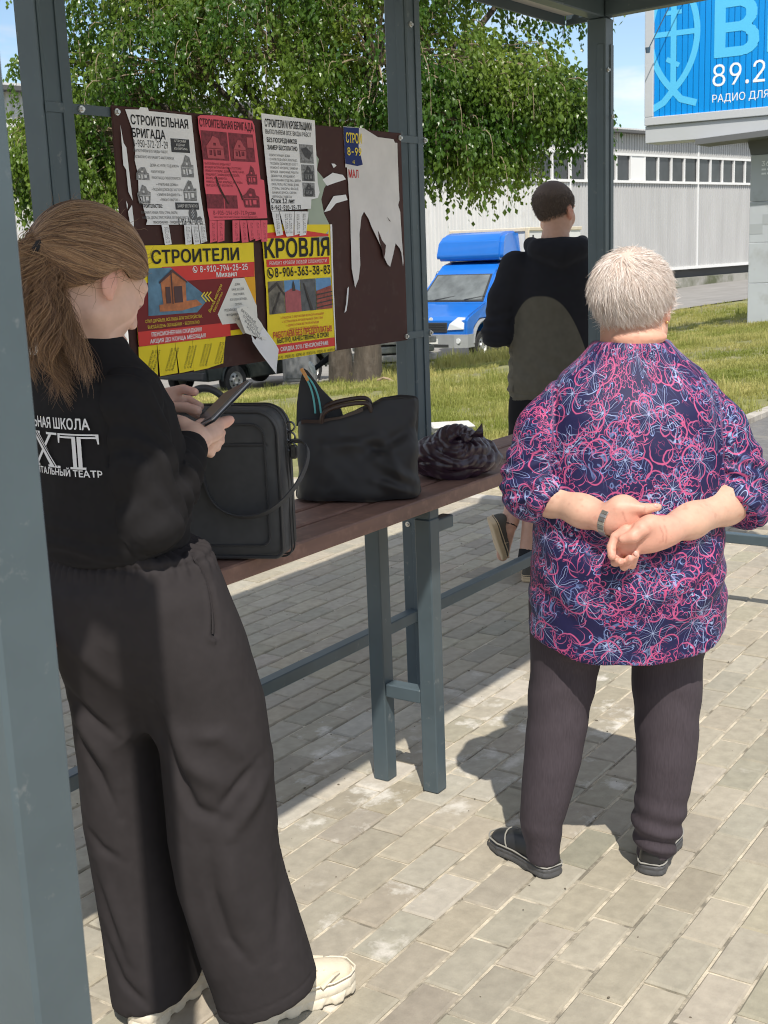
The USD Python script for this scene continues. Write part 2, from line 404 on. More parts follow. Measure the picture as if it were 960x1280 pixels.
# asphalt walk beyond the kerb (right) and the bare strip (left)
asph = mat('asphalt', (.155, .15, .145), .9, var=.2, vscale=14, dirt=(.26, .24, .2), dscale=2.0, dpos=(.5, .7), bump=.5, bscale=300, bdist=.003)
def drape(x0, x1, y0, y1, n, m_, dz):
    def f(u, v):
        x, y = x0 + u * (x1 - x0), y0 + v * (y1 - y0); return np.stack([x, y, ground_z(np.stack([x, y], 1)) + dz], 1)
    return grid(n, m_, f)
obj('asphalt_walk', drape(KX + .086, 60, -12, 3.268, 100, 24, -.004), asph, smooth=True, kind='structure')
bare = mat('bare_strip', (.43, .37, .27), .95, var=.3, vscale=12, dirt=(.25, .22, .14), dscale=5, dpos=(.5, .66), bump=.6, bscale=60, bdist=.01)
def strip(u, v):
    y = 3.375 + v * 9; x = KX + .086 + u * (.42 + .12 * np.sin(y * 1.7) + .05 * np.sin(y * 5.1)) * (1 - .7 * sstep(4.2, 5.2, y)); return np.stack([x, y, ground_z(np.stack([x, y], 1)) + .004], 1)
obj('bare_strip', grid(8, 40, strip), bare, smooth=True, kind='structure')
# the yard before the workshop
FAC_A, FAC_B = at(-17.2, 20.3), at(24.0, 62.4)      # facade line, left end to right end (on plan)
fd = (FAC_B - FAC_A)[:2]; FL = np.linalg.norm(fd); fd /= FL; fn = np.array([fd[1], -fd[0]])
if fn @ FH > 0: fn = -fn
def yard(u, v):
    p = FAC_A[:2] + np.outer(u * FL * 1.2 - 2, fd) + np.outer(.1 + v * (6.0 + 9 * sstep(.45, .75, u)), fn)
    return np.stack([p[:, 0], p[:, 1], ground_z(p) + .012], 1)
obj('yard', grid(80, 20, yard), mat('yard_asphalt', (.25, .24, .225), .9, var=.18, vscale=1.2, bump=.4, bscale=60), smooth=True, kind='structure')
def in_yard(p):
    q = p - FAC_A[:2]; u = (q @ fd + 2) / (FL * 1.2); v = q @ fn
    return (v < .1 + 6.0 + 9 * sstep(.45, .75, u))
# --- grass: tufts of curved blades
GV = []
def tuft(seed, n, h, spread):
    g = np.random.default_rng(seed); V, F = [], []
    for k in range(n):
        a, r = g.uniform(0, 6.28), spread * math.sqrt(g.random()); b = np.array([r * math.cos(a), r * math.sin(a), -.01])
        d = g.uniform(0, 6.28); lean = g.uniform(.1, .75); hh = h * g.uniform(.5, 1.15); w = g.uniform(.0028, .005)
        dv = np.array([math.cos(d), math.sin(d), 0]); s = np.array([-dv[1], dv[0], 0]) * w
        p1 = b + dv * hh * lean * .3 + [0, 0, hh * .6]; p2 = b + dv * hh * lean + [0, 0, hh * (1 - .25 * lean)]
        o = len(V); V += [b - s, b + s, p1 - s * .8, p1 + s * .8, p2]; F += [[o, o + 1, o + 3], [o, o + 3, o + 2], [o + 2, o + 3, o + 4]]
    return tm(V, F)
def leaf_mat(name, col, col2, trans=.35, rough=.5, spec=.4):
    return usdkit.material(stage, LK + name, {'g': ('geometry', {}), 'o': ('object_info', {}), 'r': ('rgb_ramp', {'ramp': [(0, col), (1, col2)]}), 'n': ('noise_texture', {'scale': .55, 'detail': 5}),
        'ad': ('math', {'math_type': 'add'}), 'ml': ('math', {'math_type': 'multiply_add', 'value2': .45, 'value3': -.05}), 'nm': ('math', {'math_type': 'multiply_add', 'value2': 2.0, 'value3': -.7}),
        'p': ('principled_bsdf', {'roughness': rough, 'specular_ior_level': spec}), 't': ('translucent_bsdf', {}), 'm': ('mix_closure', {'fac': trans})},
        [('g.position', 'n.vector'), ('g.random_per_island', 'ml.value1'), ('n.fac', 'nm.value1'), ('ml.value', 'ad.value1'), ('nm.value', 'ad.value2'), ('ad.value', 'r.fac'), ('r.color', 'p.base_color'), ('r.color', 't.color'),
         ('p.BSDF', 'm.closure1'), ('t.BSDF', 'm.closure2')], surface='m.closure')
grass_m = leaf_mat('grass_blade', (.26, .29, .06), (.70, .60, .25), .45)
gp = UsdGeom.PointInstancer.Define(stage, '/World/grass')
tag(gp.GetPrim(), 'sunlit patchy grass between the paving and the workshop yard', 'grass', kind='stuff')
protos = []
for k in range(6):
    p = usdkit.mesh(stage, f'/World/grass/tuft_{k + 1:03d}', tuft(100 + k, 34, .070 if k < 5 else .17, .10), grass_m); protos.append(p.GetPath())
gp.CreatePrototypesRel().SetTargets(protos)
g = np.random.default_rng(21); pts = []
for dlo, dhi, dens in ((6, 11, 150), (11, 17, 75), (17, 27, 32), (27, 45, 12)):
    n = int(dens * (dhi ** 2 - dlo ** 2) / 2 * .80)
    dd = np.sqrt(g.uniform(dlo ** 2, dhi ** 2, n)); th = g.uniform(-.40, .40, n)
    pts.append(np.outer(dd * np.cos(th), FH) + np.outer(dd * np.sin(th), RH))
pts = np.vstack(pts)
keep = ((pts[:, 0] > KX + .25 + .3 * g.random(len(pts))) & (pts[:, 1] > 3.39) & ~in_yard(pts))
keep &= (fbm(np.c_[pts * .55, 0 * pts[:, 0]], 3, 4) + g.normal(0, .06, len(pts))) > .37
pts = pts[keep]; n = len(pts)
tall = (noise(np.c_[pts * .35, 0 * pts[:, 0] + 3], 9) > .6)
idx = g.integers(0, 5, n); idx[tall & (g.random(n) < .10)] = 5
sc = g.uniform(.55, 1.25, n) * (1 + .02 * np.clip(np.linalg.norm(pts, axis=1) - 12, 0, 30))
gp.CreateProtoIndicesAttr(Vt.IntArray.FromNumpy(idx.astype(np.int32)))
gp.CreatePositionsAttr(Vt.Vec3fArray.FromNumpy(np.c_[pts, ground_z(pts) - .018].astype(np.float32)))
g2 = np.random.default_rng(8); wl, wd_ = g2.uniform(-.2, 3.2, 240), g2.uniform(24.6, 27.2, 240)
wp_ = np.outer(wd_, FH) + np.outer(wl, RH); pts = np.vstack([pts, wp_]); idx = np.r_[idx, np.full(240, 5)]; sc = np.r_[sc, g2.uniform(1.2, 2.6, 240)]; n = len(pts)
gp.CreateProtoIndicesAttr(Vt.IntArray.FromNumpy(idx.astype(np.int32)))
gp.CreatePositionsAttr(Vt.Vec3fArray.FromNumpy(np.c_[pts, ground_z(pts) - .018].astype(np.float32)))
a = g.uniform(0, 6.28, n) / 2
gp.CreateOrientationsAttr(Vt.QuathArray([Gf.Quath(float(math.cos(q)), 0, 0, float(math.sin(q))) for q in a]))
gp.CreateScalesAttr(Vt.Vec3fArray.FromNumpy(np.repeat(sc[:, None], 3, 1).astype(np.float32)))
# ================================================================ the shelter
steel = mat('grey_paint', (.066, .092, .106), .42, var=.14, vscale=7, dirt=(.17, .185, .19), dscale=26, dpos=(.62, .74), bump=.12, bscale=220, bdist=.001)
bolt_m = mat('zinc_bolt', (.62, .61, .58), .35, metal=.8)
PH = 2.40
shelter = thing('shelter', 'grey painted steel shelter frame with a flat roof over the bench and people', 'bus shelter')
def post(x, y, w=.08, z1=PH, groove=True, parent=shelter):
    p = obj('post', box(x - w / 2, x + w / 2, y - w / 2, y + w / 2, 0.0, z1, .004), steel, parent)
    return p
def bolt(x, y, z, n, parent, r=.009):
    m = trimesh.creation.cylinder(r, .004, sections=12); k = trimesh.creation.cylinder(r * .58, .008, sections=6); k.apply_translation([0, 0, .004]); m = join([m, k])
    R = trimesh.geometry.align_vectors([0, 0, 1], n)[:3, :3]
    obj('bolt', xf(m, R, (x, y, z)), bolt_m, parent)
BY = 2.222
for x in (2.0, 3.465, 4.95, .65):
    p = post(x, BY)
    # cover strip and shadow groove on the faces towards the bench
    obj('cover_strip', box(x + .004, x + .034, BY - .0445, BY - .0405, .02, PH - .1, .0012), steel, p)
    obj('cover_strip', box(x - .0445, x - .0405, BY - .034, BY - .004, .02, PH - .1, .0012), steel, p)
    for z in (2.2, .62): bolt(x - .0415, BY + .014, z, (-1, 0, 0), p) if z < 1 else bolt(x - .016, BY - .042, z, (0, -1, 0), p)
bolt(4.95 + .018, BY - .0465, 2.02, (0, -1, 0), shelter)
FY = .831
for x in (.649, 4.95):
    p = post(x, FY, .062, PH + .13)
# roof: frame beams, cross beams and sheet, rising a little towards the front
RY0, RY1, RX0, RX1 = .866, 2.50, .45, 5.20
SL = -.05 / (BY - FY)
def tilt(m):
    m.vertices[:, 2] += SL * (m.vertices[:, 1] - BY); return m
for y in (BY,): obj('roof_beam', tilt(box(.61, 4.99, y - .03, y + .03, PH + .001, PH + .085, .004)), steel, shelter)
for x in (.65, 2.0, 3.465, 4.95): obj('cross_beam', tilt(box(x - .03, x + .03, FY + .033 if x in (.65, 4.95) else RY0 + .06, BY - .032, PH + .003, PH + .08, .004)), steel, shelter)
soff = mat('roof_soffit', (.42, .41, .38), .6, var=.1, vscale=5)
roof = obj('roof', tilt(box(RX0, RX1, RY0 + .05, RY1, PH + .0875, PH + .097, .002)), soff, shelter)
obj('fascia', tilt(box(RX0 - .01, RX1 + .01, RY0 + .036, RY0 + .046, PH + .03, PH + .10, .002)), steel, roof)
obj('fascia', tilt(box(RX0 - .01, RX1 + .01, RY1 + .002, RY1 + .012, PH + .05, PH + .115, .002)), steel, roof)
obj('fascia', tilt(box(RX1 + .012, RX1 + .022, RY0 + .05, RY1, PH + .05, PH + .115, .002)), steel, roof)
for y in np.arange(RY0 + .2, RY1, .34): obj('rib', tilt(box(RX0, RX1, y, y + .03, PH + .0975, PH + .115, .003)), soff, roof)
# lower rails
obj('rail', box(.69, 1.958, BY - .02, BY + .02, .286, .326, .003), steel, shelter)
obj('rail', box(2.042, 3.423, BY - .02, BY + .02, .286, .326, .003), steel, shelter)
obj('rail', box(3.507, 4.908, BY - .02, BY + .02, .286, .326, .003), steel, shelter)
obj('rail', box(4.93, 4.97, FY + .033, BY - .042, .286, .326, .003), steel, shelter)

# ---- the high bench
bench = thing('bench', 'high bench of three brown boards on paired grey steel legs', 'bench')
board = mat('brown_composite', (.185, .105, .082), .6, var=.25, vscale=16, stretch=(.12, 1, 1), dirt=(.26, .15, .115), dscale=24, dpos=(.5, .7), bump=.35, bscale=120, bdist=.0015)
for k in range(3):
    y0 = 1.742 + k * .115
    obj('board', box(.25, 4.60, y0, y0 + .098, .832, .872, .004), board, bench)
def tleg(x, y): return obj('leg', box(x - .025, x + .025, y - .025, y + .025, .0, .80, .003), steel, bench)
for x in (1.35, 2.835, 4.3):
    tleg(x, 1.789); tleg(x, 1.96)
    obj('leg_brace', box(x - .0225, x + .0225, 1.816, 1.933, .262, .302, .003), steel, bench)
    obj('seat_bearer', box(x - .025, x + .025, 1.764, 2.07, .8005, .8315, .003), steel, bench)
obj('seat_bearer', box(2.862, 2.955, 1.775, 1.812, .752, .788, .003), steel, bench)
# ---- notice board on straps
boardm = mat('board_brown', (.058, .022, .018), .62, var=.12, spec=.25, vscale=6, dirt=(.075, .04, .034), dscale=20, dpos=(.55, .75), bump=.1, bscale=200, bdist=.001)
nb = thing('notice_board', 'dark brown notice board strapped between two posts above the bench', 'notice board')
BF = 2.172                                        # front face of the board
obj('panel', box(2.145, 3.362, BF, BF + .006, 1.240, 1.873, .0015), boardm, nb)
for z in (1.858, 1.252):
    st = obj('strap', box(1.955, 2.165, BF + .0065, BF + .0095, z - .011, z + .011, .001), steel, nb)
    bolt(2.158, BF - .002, z, (0, -1, 0), st, .008); bolt(2.055, BF + .004, z, (0, -1, 0), st, .008)
    st = obj('strap', box(3.335, 3.515, BF + .0065, BF + .0095, z - .011, z + .011, .001), steel, nb)
    bolt(3.352, BF - .002, z, (0, -1, 0), st, .008); bolt(3.508, BF + .004, z, (0, -1, 0), st, .008)
# ================================================================ notices on the board
PZ = BF - .0012
ink = mat('ink_black', (.03, .03, .032), .7, spec=.2); inkg = mat('ink_grey', (.16, .16, .165), .7, spec=.2)
def paper(name, c, var=.07, rough=.75): return mat(name, c, rough, var=var, vscale=11, bump=.18, bscale=22, bdist=.004, spec=.25)
white = paper('white_paper', (.84, .835, .845)); pink = paper('pink_paper', (.80, .135, .18)); yellow = paper('yellow_paper', (.90, .70, .025), .04, .5)
red = paper('red_print', (.72, .055, .045), .05, .5); white_pr = paper('white_print', (.82, .80, .74), .04); navy = paper('navy_print', (.025, .04, .16), .05)
yel_txt = mat('yellow_ink', (.85, .66, .05), .6); wht_txt = mat('white_ink', (.85, .84, .82), .6); red_txt = mat('red_ink', (.55, .03, .03), .6)
class Notice:
    """a sheet on the board: (x, z) in board metres measured from its top-left corner; curl lifts it off the board"""
    def __init__(s, name, label, x, z, w, h, m, outline=None, curl=.003, slant=0.0, seed=0, lift=0.0, sheet=True, group=None):
        s.x, s.z, s.w, s.h, s.curl, s.slant, s.seed, s.lift, s.n = x, z, w, h, curl, slant, seed, lift, 0
        s.t = thing(name, label, 'notice', (0, 0, 0), group=group)
        if sheet:
            p = sg.Polygon(outline) if outline is not None else sg.box(0, -h, w, 0)
            s.add('sheet', p, m, 0, seg=.012)
    def place(s, v, layer):
        v = np.asarray(v, float); u, t = v[:, 0], v[:, 1]
        q = np.c_[u * 6 + s.seed, t * 6, 0 * u]
        off = s.curl * (1.6 * noise(q, s.seed) + .5 * np.clip(-t / s.h, 0, 1) ** 2) + s.lift + .0009 * layer
        return np.c_[s.x + u + s.slant * t, PZ - off, s.z + t]
    def add(s, part, shape, m, layer=1, seg=None, parent=None):
        first = None
        for g in (shape if isinstance(shape, list) else [shape]):
            k = g if isinstance(g, trimesh.Trimesh) else poly2d(g)
            if seg or not isinstance(g, trimesh.Trimesh): k = trimesh.Trimesh(*trimesh.remesh.subdivide_to_size(k.vertices, k.faces, (seg or .012) * 2), process=False)
            k.vertices = s.place(k.vertices, layer)
            p = obj(part, k, m, parent or s.t); first = first or p
        return first
    def text(s, txt, x, z, h, m=ink, w=None, bold=False, align='l', rot=0.0, lines=None):
        k = text2d(txt, 0, 0, w=w, h=h, bold=bold, align=align)
        if rot:
            c, sn = math.cos(math.radians(rot)), math.sin(math.radians(rot)); v = k.vertices.copy()
            k.vertices[:, 0], k.vertices[:, 1] = v[:, 0] * c - v[:, 1] * sn, v[:, 0] * sn + v[:, 1] * c
        k.vertices[:, :2] += [x, z]; return k
def rect(x0, z0, x1, z1): return sg.box(min(x0, x1), min(z0, z1), max(x0, x1), max(z0, z1))
def house_print(x, z, w, h, roofc=.4):
    """little halftone picture of a house: irregular masses of wall, roof and shrubbery with light openings"""
    g = np.random.default_rng(int((x + 3 * w) * 1e5) % 9999 + int(-z * 1e4)); r = lambda q: g.normal(0, .035) + q
    out = sg.Polygon([(x + w * r(.02), z - h), (x + w * r(.97), z - h), (x + w * r(1), z - h * r(.42)), (x + w * r(.82), z - h * r(.36)), (x + w * r(.70), z - h * r(.08)), (x + w * r(.45), z - h * r(.0)), (x + w * r(.22), z - h * r(.30)), (x + w * r(.0), z - h * r(.48))])
    cut = [sa.skew(rect(x + w * a, z - h * b, x + w * c, z - h * d), g.uniform(-6, 6)) for a, b, c, d in ((.14, .86, .30, .64), (.38, .9, .50, .60), (.60, .84, .82, .62), (.40, .42, .56, .30), (.05, .57, .95, .54))]
    q = out.buffer(0).difference(unary_union(cut)); return [max(q.geoms, key=lambda t: t.area) if hasattr(q, 'geoms') else q]
def jag(x0, z0, x1, z1, n, amp, seed):
    g = np.random.default_rng(seed); t = np.linspace(0, 1, n + 2)[1:-1]
    return [(x0 + (x1 - x0) * q + g.normal(0, amp), z0 + (z1 - z0) * q + g.normal(0, amp)) for q in t]
def tabs(N, z0, z1, n, m, txt, tc, gone=(), x0=0.0, x1=None, angle=0.05, th=.0045, rot=90, rows=('8-950-372-27-29',)):
    x1 = N.w if x1 is None else x1; g = np.random.default_rng(N.seed + 50)
    for k in range(n):
        if k in gone: continue
        a, b = x0 + (x1 - x0) * k / n, x0 + (x1 - x0) * (k + 1) / n; sk = g.uniform(-angle, angle) * (z0 - z1) * 2
        e = g.uniform(.0, .012)
        tab = N.add('tear_off_tab', sg.Polygon([(a, z0), (b - .0012, z0), (b - .0016 + sk, z1 + e), (a + .001 + sk, z1 + e * .4)]), m, 0.2 + .5 * (k % 2), seg=.01)
        L = []
        for i, r in enumerate(rows):
            xx = (a + b) / 2 + (i - (len(rows) - 1) / 2) * th * 1.7 + th * .5 + sk * .5
            L.append(N.text(r, xx, z1 + (z0 - z1) * .14, th, w=(z0 - z1) * .76, rot=rot))
        N.add('lettering', L, tc, 1.4 + .5 * (k % 2), parent=tab)

# 1 white A4 sheet: builders' brigade
edge = [(0, 0), (.045, .002), (.05, .008), (.075, .008), (.078, .001), (.225, 0), (.228, -.10), (.234, -.20), (.240, -.262), (.03, -.262)] + jag(.03, -.262, .012, -.02, 12, .0035, 3)
N = Notice('printed_notice', "white builders' notice with black heading and phone number, torn along its left edge", 2.185, 1.866, .232, .262, white, edge, seed=1, slant=-.03)
L = [N.text('СТРОИТЕЛЬНАЯ', .014, -.032, .021, bold=True, w=.196), N.text('БРИГАДА', .014, -.061, .020, bold=True, w=.112), N.text('8-950-372-27-29', .014, -.083, .0165, w=.118)]
N.add('heading', L, ink)
small = [('ВЫПОЛНЯЕМ ВСЕ ВИДЫ РАБОТ', .014, -.094, .115), ('ВОЗМОЖНО ИЗ ВАШЕГО МАТЕРИАЛА', .014, -.108, .135), ('ДОМА «С НУЛЯ, ПОД КЛЮЧ»', .064, -.126, .10), ('РЕМОНТ КРОВЛИ', .066, -.141, .045), ('РЕМОНТ ФАСАДА ЛЮБОЙ СЛОЖНОСТИ', .066, -.155, .10),
         ('• РУБЛЕНЫЕ ДОМА •', .080, -.170, .075), ('• ПОДЪЁМ ДОМОВ ДО 100 ТОНН •', .062, -.182, .112), ('• ЗАМЕНА ФУНДАМЕНТА •', .078, -.194, .085), ('• РЕМОНТ КВАРТИР •', .086, -.206, .068),
         ('ФУНДАМЕНТ, КРЫША, ПОЛЫ, СТЕНЫ, ЗАБОРЫ,', .018, -.236, .125), ('НАВЕСЫ, ДВОРЫ, ПРИСТРОЙКИ, БЕТОННЫЕ РАБОТЫ,', .020, -.248, .165)]
N.add('small_print', [N.text(t, x, z, .0062, w=w) for t, x, z, w in small], inkg)
N.add('small_print', [N.text('СТРОИТЕЛЬСТВО:', .018, -.222, .0085, bold=True, w=.075), N.text('ПЕНСИОНЕРАМ - СКИДКИ', .055, -.259, .006, w=.085), N.text('8-916-947-06-03', .142, -.262, .0145, w=.088, bold=True)], ink)
bx = N.add('label_box', [rect(.143, -.058, .208, -.09), rect(.138, -.209, .222, -.226)], mat('ink_box', (.05, .05, .055), .7))
N.add('lettering', [N.text('СТРОИМ', .155, -.066, .0055, w=.04), N.text('И ДАЧИ', .16, -.075, .0055, w=.03), N.text('ИЗ КИРПИЧА', .152, -.084, .0055, w=.047), N.text('ЗАМЕР БЕСПЛАТНО', .144, -.2205, .007, w=.072)], wht_txt, 2, parent=bx)
N.add('picture', house_print(.172, -.098, .044, .05) + house_print(.014, -.128, .045, .03) + house_print(.012, -.17, .045, .042) + house_print(.170, -.155, .048, .05), mat('halftone', (.25, .25, .255), .7, var=.75, vscale=150))
N.add('emblem', [sg.Point(.198, -.236).buffer(.0155).difference(unary_union([sa.rotate(rect(.19, -.236 + q, .206, -.234 + q), 45) for q in (-.008, -.001, .006)])), sg.LineString([(.212, -.249), (.222, -.246)]).buffer(.004)], inkg)
tabs(N, -.2625, -.312, 8, white, '', inkg, gone=(0, 1, 3, 4), x0=.03, x1=.24, rows=('СТРОИМ', '8-950-372', '27-29'), th=.003)

# 2 pink sheet
edge = [(0, -.004), (.01, 0), (.07, .003), (.16, .002), (.215, -.001), (.222, -.012), (.226, -.12), (.226, -.149), (.240, -.151), (.242, -.249), (.014, -.254)] + jag(.014, -.25, .0, -.01, 8, .002, 8)
N = Notice('printed_notice', "torn pink builders' notice with dark house pictures and slits cut in it", 2.428, 1.868, .226, .25, pink, edge, seed=4, slant=-.02, curl=.006)
N.add('heading', [N.text('СТРОИТЕЛЬНАЯ БРИГАДА', .004, -.027, .0195, bold=True, w=.213)], mat('ink_wine', (.10, .012, .02), .7))
darkp = mat('ink_pink', (.21, .03, .045), .7, var=.6, vscale=110)
N.add('picture', [rect(.006, -.036, .108, -.106), rect(.114, -.036, .212, -.106), rect(.008, -.19, .072, -.225), rect(.076, -.192, .125, -.225)] + house_print(.172, -.118, .04, .045) + house_print(.148, -.172, .066, .05), darkp)
N.add('picture', house_print(.022, -.048, .066, .054) + house_print(.128, -.05, .05, .05) + [rect(.185, -.044, .208, -.07)], mat('ink_pink_light', (.5, .09, .11), .7), 2)
N.add('small_print', [N.text(t, .012, -.118 - k * .0088, .0055, w=w) for k, (t, w) in enumerate([('ВЫПОЛНЯЕМ ВСЕ ВИДЫ РАБОТ', .10), ('ИЗ НАШИХ МАТЕРИАЛОВ И ЛЮБЫЕ ПОСТРОЙКИ', .14), ('РЕМОНТ КРОВЛИ, ДОМА С НУЛЯ, БАНИ,', .15), ('ФУНДАМЕНТ, ЗАМЕНА ВЕНЦОВ, ПОДЪЁМ,', .13), ('ЗАБОРЫ, ФУНДАМЕНТЫ,', .08), ('НАВЕСЫ, САРАИ, КРЫЛЬЦО, ВЕРАНДЫ,', .14), ('ВЫЕЗД И ЗАМЕР БЕСПЛАТНО', .10)])]
      + [N.text('8-905-194-69-71 Руслан', .03, -.241, .0105, w=.165), N.text('ЗАКАЗЧИК ПОЛУЧАЕТ СКИДКУ ПЕНСИОНЕРАМ 20%', .03, -.2485, .004, w=.17)], darkp)
N.add('slit', [sg.Polygon([(.098, -.122), (.103, -.124), (.118, -.15), (.146, -.19), (.150, -.203), (.144, -.204), (.131, -.175), (.11, -.145)]), sg.Polygon([(.048, -.145), (.052, -.146), (.062, -.17), (.092, -.215), (.086, -.214), (.06, -.182), (.05, -.163)]), sg.Polygon([(.166, -.15), (.178, -.163), (.176, -.165)])], boardm, 1)
tabs(N, -.2545, -.312, 8, pink, '', darkp, gone=(2,), x0=.014, x1=.242, rows=('8-905-194', '69-71'), th=.0032)

# 3 white sheet: roofers
edge = [(0, .004), (.23, -.001), (.228, -.07), (.226, -.17), (.232, -.195), (.222, -.21), (.19, -.215), (.186, -.24), (.010, -.247), (.004, -.12)]
N = Notice('printed_notice', "white roofers' notice with a column of small photos and a fringe of tabs", 2.678, 1.884, .23, .25, white, edge, seed=7, curl=.007, slant=-.02)
N.add('heading', [N.text('СТРОИТЕЛИ И КРОВЕЛЬЩИКИ', .012, -.029, .0195, w=.20, bold=True), N.text('ВЫПОЛНЯЕМ ВСЕ ВИДЫ РАБОТ', .012, -.047, .0115, w=.196), N.text('БЕЗ ПОСРЕДНИКОВ', .016, -.068, .0115, w=.125, bold=True), N.text('ЗАМЕР БЕСПЛАТНО', .016, -.087, .0115, w=.125, bold=True)], ink)
N.add('small_print', [N.text(t, .022, -.104 - k * .0108, .006, w=w) for k, (t, w) in enumerate([('РЕМОНТ КРЫШИ, ДОМА', .085), ('С НУЛЯ ПОД КЛЮЧ, КРЫЛЬЦО,', .115), ('ПОДЪЁМ ДОМОВ ДО 100 Т', .115), ('РЕМОНТ КРОВЛИ, ЗАМЕНА', .115), ('ВЕНЦОВ, СВАРОЧНЫЕ РАБОТЫ', .115), ('ДЕМОНТАЖ, ФУНДАМЕНТ', .10), ('ВНУТРЕННЯЯ ОТДЕЛКА, ДВЕРИ,', .125), ('ОКНА, ПОЛЫ, ЛЕСТНИЦЫ, ДОМА,', .115), ('СТЕНЫ, ЗАБОРЫ, ФАСАД', .11), ('БАНИ ИЗ БРУСА, САРАИ', .10), ('ВЕРАНДЫ, НАВЕСЫ', .08)])], inkg)
N.add('heading', [N.text('Стаж 12 лет', .014, -.226, .0125, w=.10, bold=True), N.text('8-962-510-15-73', .012, -.244, .0125, w=.128, bold=True)], ink)
hal = MATS['halftone']
N.add('picture', [rect(.150, -.068, .212, -.118), rect(.152, -.122, .212, -.166), rect(.152, -.17, .208, -.208)], hal)
N.add('picture', house_print(.16, -.125, .045, .04) + house_print(.16, -.172, .04, .034) + [sg.Polygon([(.155, -.08), (.18, -.075), (.205, -.09), (.19, -.108), (.17, -.1)])], mat('halftone_dark', (.07, .07, .075), .7, var=.4, vscale=120), 2)
tabs(N, -.2475, -.315, 5, white, '', ink, x0=.012, x1=.176, angle=.25, rows=('СТРОИТЕЛИ', '8-962-510'), th=.0042)
# its torn, greenish under-layer
g3 = Notice('paper_remnant', 'greenish torn remnant of an old notice sticking out beside the roofers sheet', 2.845, 1.80, .1, .24, paper('green_paper', (.40, .46, .38)), [(.06, .0), (.082, -.02), (.07, -.05), (.105, -.075), (.132, -.07), (.10, -.10), (.085, -.13), (.095, -.17), (.118, -.2), (.108, -.235), (.06, -.25), (.02, -.2), (.02, -.05)], curl=.002, seed=12)
g4 = Notice('paper_remnant', 'narrow white shreds of torn paper left on the bare board', 2.94, 1.80, .1, .2, white, [(.0, -.075), (.05, -.055), (.10, -.06), (.115, -.072), (.06, -.083), (.02, -.092)], curl=.003, seed=13)
g4.add('shred', [sg.Polygon([(.0, -.165), (.05, -.12), (.11, -.115), (.118, -.13), (.06, -.14), (.03, -.16)]), sg.Polygon([(.045, -.03), (.06, -.03), (.07, -.035), (.055, -.042)]), sg.Polygon([(-.215, -.02), (-.2, -.014), (-.2, -.04)])], white, .3)
ws = Notice('paper_remnant', 'thin white shreds of paper down the left edge of the notice board', 2.152, 1.85, .05, .4, white, [(.012, -.02), (.018, -.06), (.026, -.07), (.03, -.13), (.034, -.19), (.022, -.17), (.02, -.12), (.012, -.11)], curl=.002, seed=14)
ws.add('shred', [sg.Polygon([(.015, -.215), (.03, -.2), (.032, -.24), (.026, -.28), (.02, -.25)]), sg.Polygon([(.012, -.19), (.017, -.2), (.013, -.21)])], white, .3)

# 4 yellow and red sheet: builders
N = Notice('colour_notice', "yellow, red and blue builders' notice with a house picture and yellow tabs", 2.166, 1.556, .452, .232, yellow, [(0, 0), (.452, 0), (.450, -.14), (.446, -.228), (.38, -.236), (0, -.232)], seed=17, curl=.004)
maroon = paper('maroon_print', (.20, .018, .02), .05, .5)
N.add('heading', [N.text('СТРОИТЕЛИ', .065, -.043, .031, w=.325, bold=True)], ink, 2)
b1 = N.add('band', [sg.Polygon([(.1, -.052), (.450, -.050), (.449, -.088), (.1, -.088)])], red)
b2 = N.add('band', [sg.Polygon([(.0, -.088), (.449, -.088), (.447, -.222), (.0, -.222)])], maroon)
N.add('picture', [sg.Polygon([(.05, -.054), (.13, -.054), (.262, -.135), (.215, -.168), (.04, -.166)])], mat('print_sky', (.10, .22, .33), .5, var=.5, vscale=22), 2)
N.add('picture', [sg.Polygon([(.09, -.085), (.135, -.06), (.18, -.09), (.178, -.142), (.095, -.142)]), sg.Polygon([(.08, -.142), (.215, -.136), (.235, -.15), (.16, -.16), (.08, -.158)])], mat('print_house', (.50, .16, .05), .5, var=.45, vscale=40), 3)
N.add('picture', [rect(.105, -.1, .122, -.14), rect(.135, -.1, .165, -.14), sg.Polygon([(.085, -.086), (.135, -.058), (.185, -.09), (.185, -.094), (.135, -.066), (.085, -.092)]), rect(.127, -.06, .131, -.142)], mat('print_dark', (.08, .03, .03), .5), 4)
N.add('phone', [N.text('8-910-794-25-25', .236, -.069, .0145, w=.185, bold=True), N.text('Михаил', .296, -.084, .0125, w=.08, bold=True)], wht_txt, 2, parent=b1)
N.add('phone_mark', [sg.Point(.218, -.062).buffer(.0085).difference(sg.Point(.218, -.062).buffer(.0068)), sg.LineString([(.214, -.059), (.216, -.064), (.222, -.066)]).buffer(.0017)], wht_txt, 2, parent=b1)
N.add('panel_white', [sg.Polygon([(.36, -.09), (.405, -.09), (.449, -.165), (.447, -.222), (.385, -.236), (.36, -.205), (.305, -.205), (.29, -.178)])], white_pr, 2)
N.add('panel_orange', [sg.Polygon([(.405, -.0885), (.4485, -.0885), (.447, -.163)])], paper('orange_print', (.85, .42, .03), .04), 2)
N.add('small_print', [N.text(t, x, -.108 - k * .0128, .0058, w=w, align='c') for k, (t, x, w) in enumerate([('ДОМА,', .375, .022), ('БАНИ, БЕСЕДКИ,', .376, .05), ('ПРИСТРОЙКИ,', .378, .045), ('ВСЕ БЛОКИ, ВЕРАНДЫ,', .376, .068), ('СЕПТИК.', .374, .03), ('ПОДЪЁМ ДОМОВ ДО 100Т.,', .366, .10), ('ФУНДАМЕНТЫ, РЕМОНТ', .372, .098), ('СТАРЫХ ДОМОВ', .39, .07)])], inkg, 3)
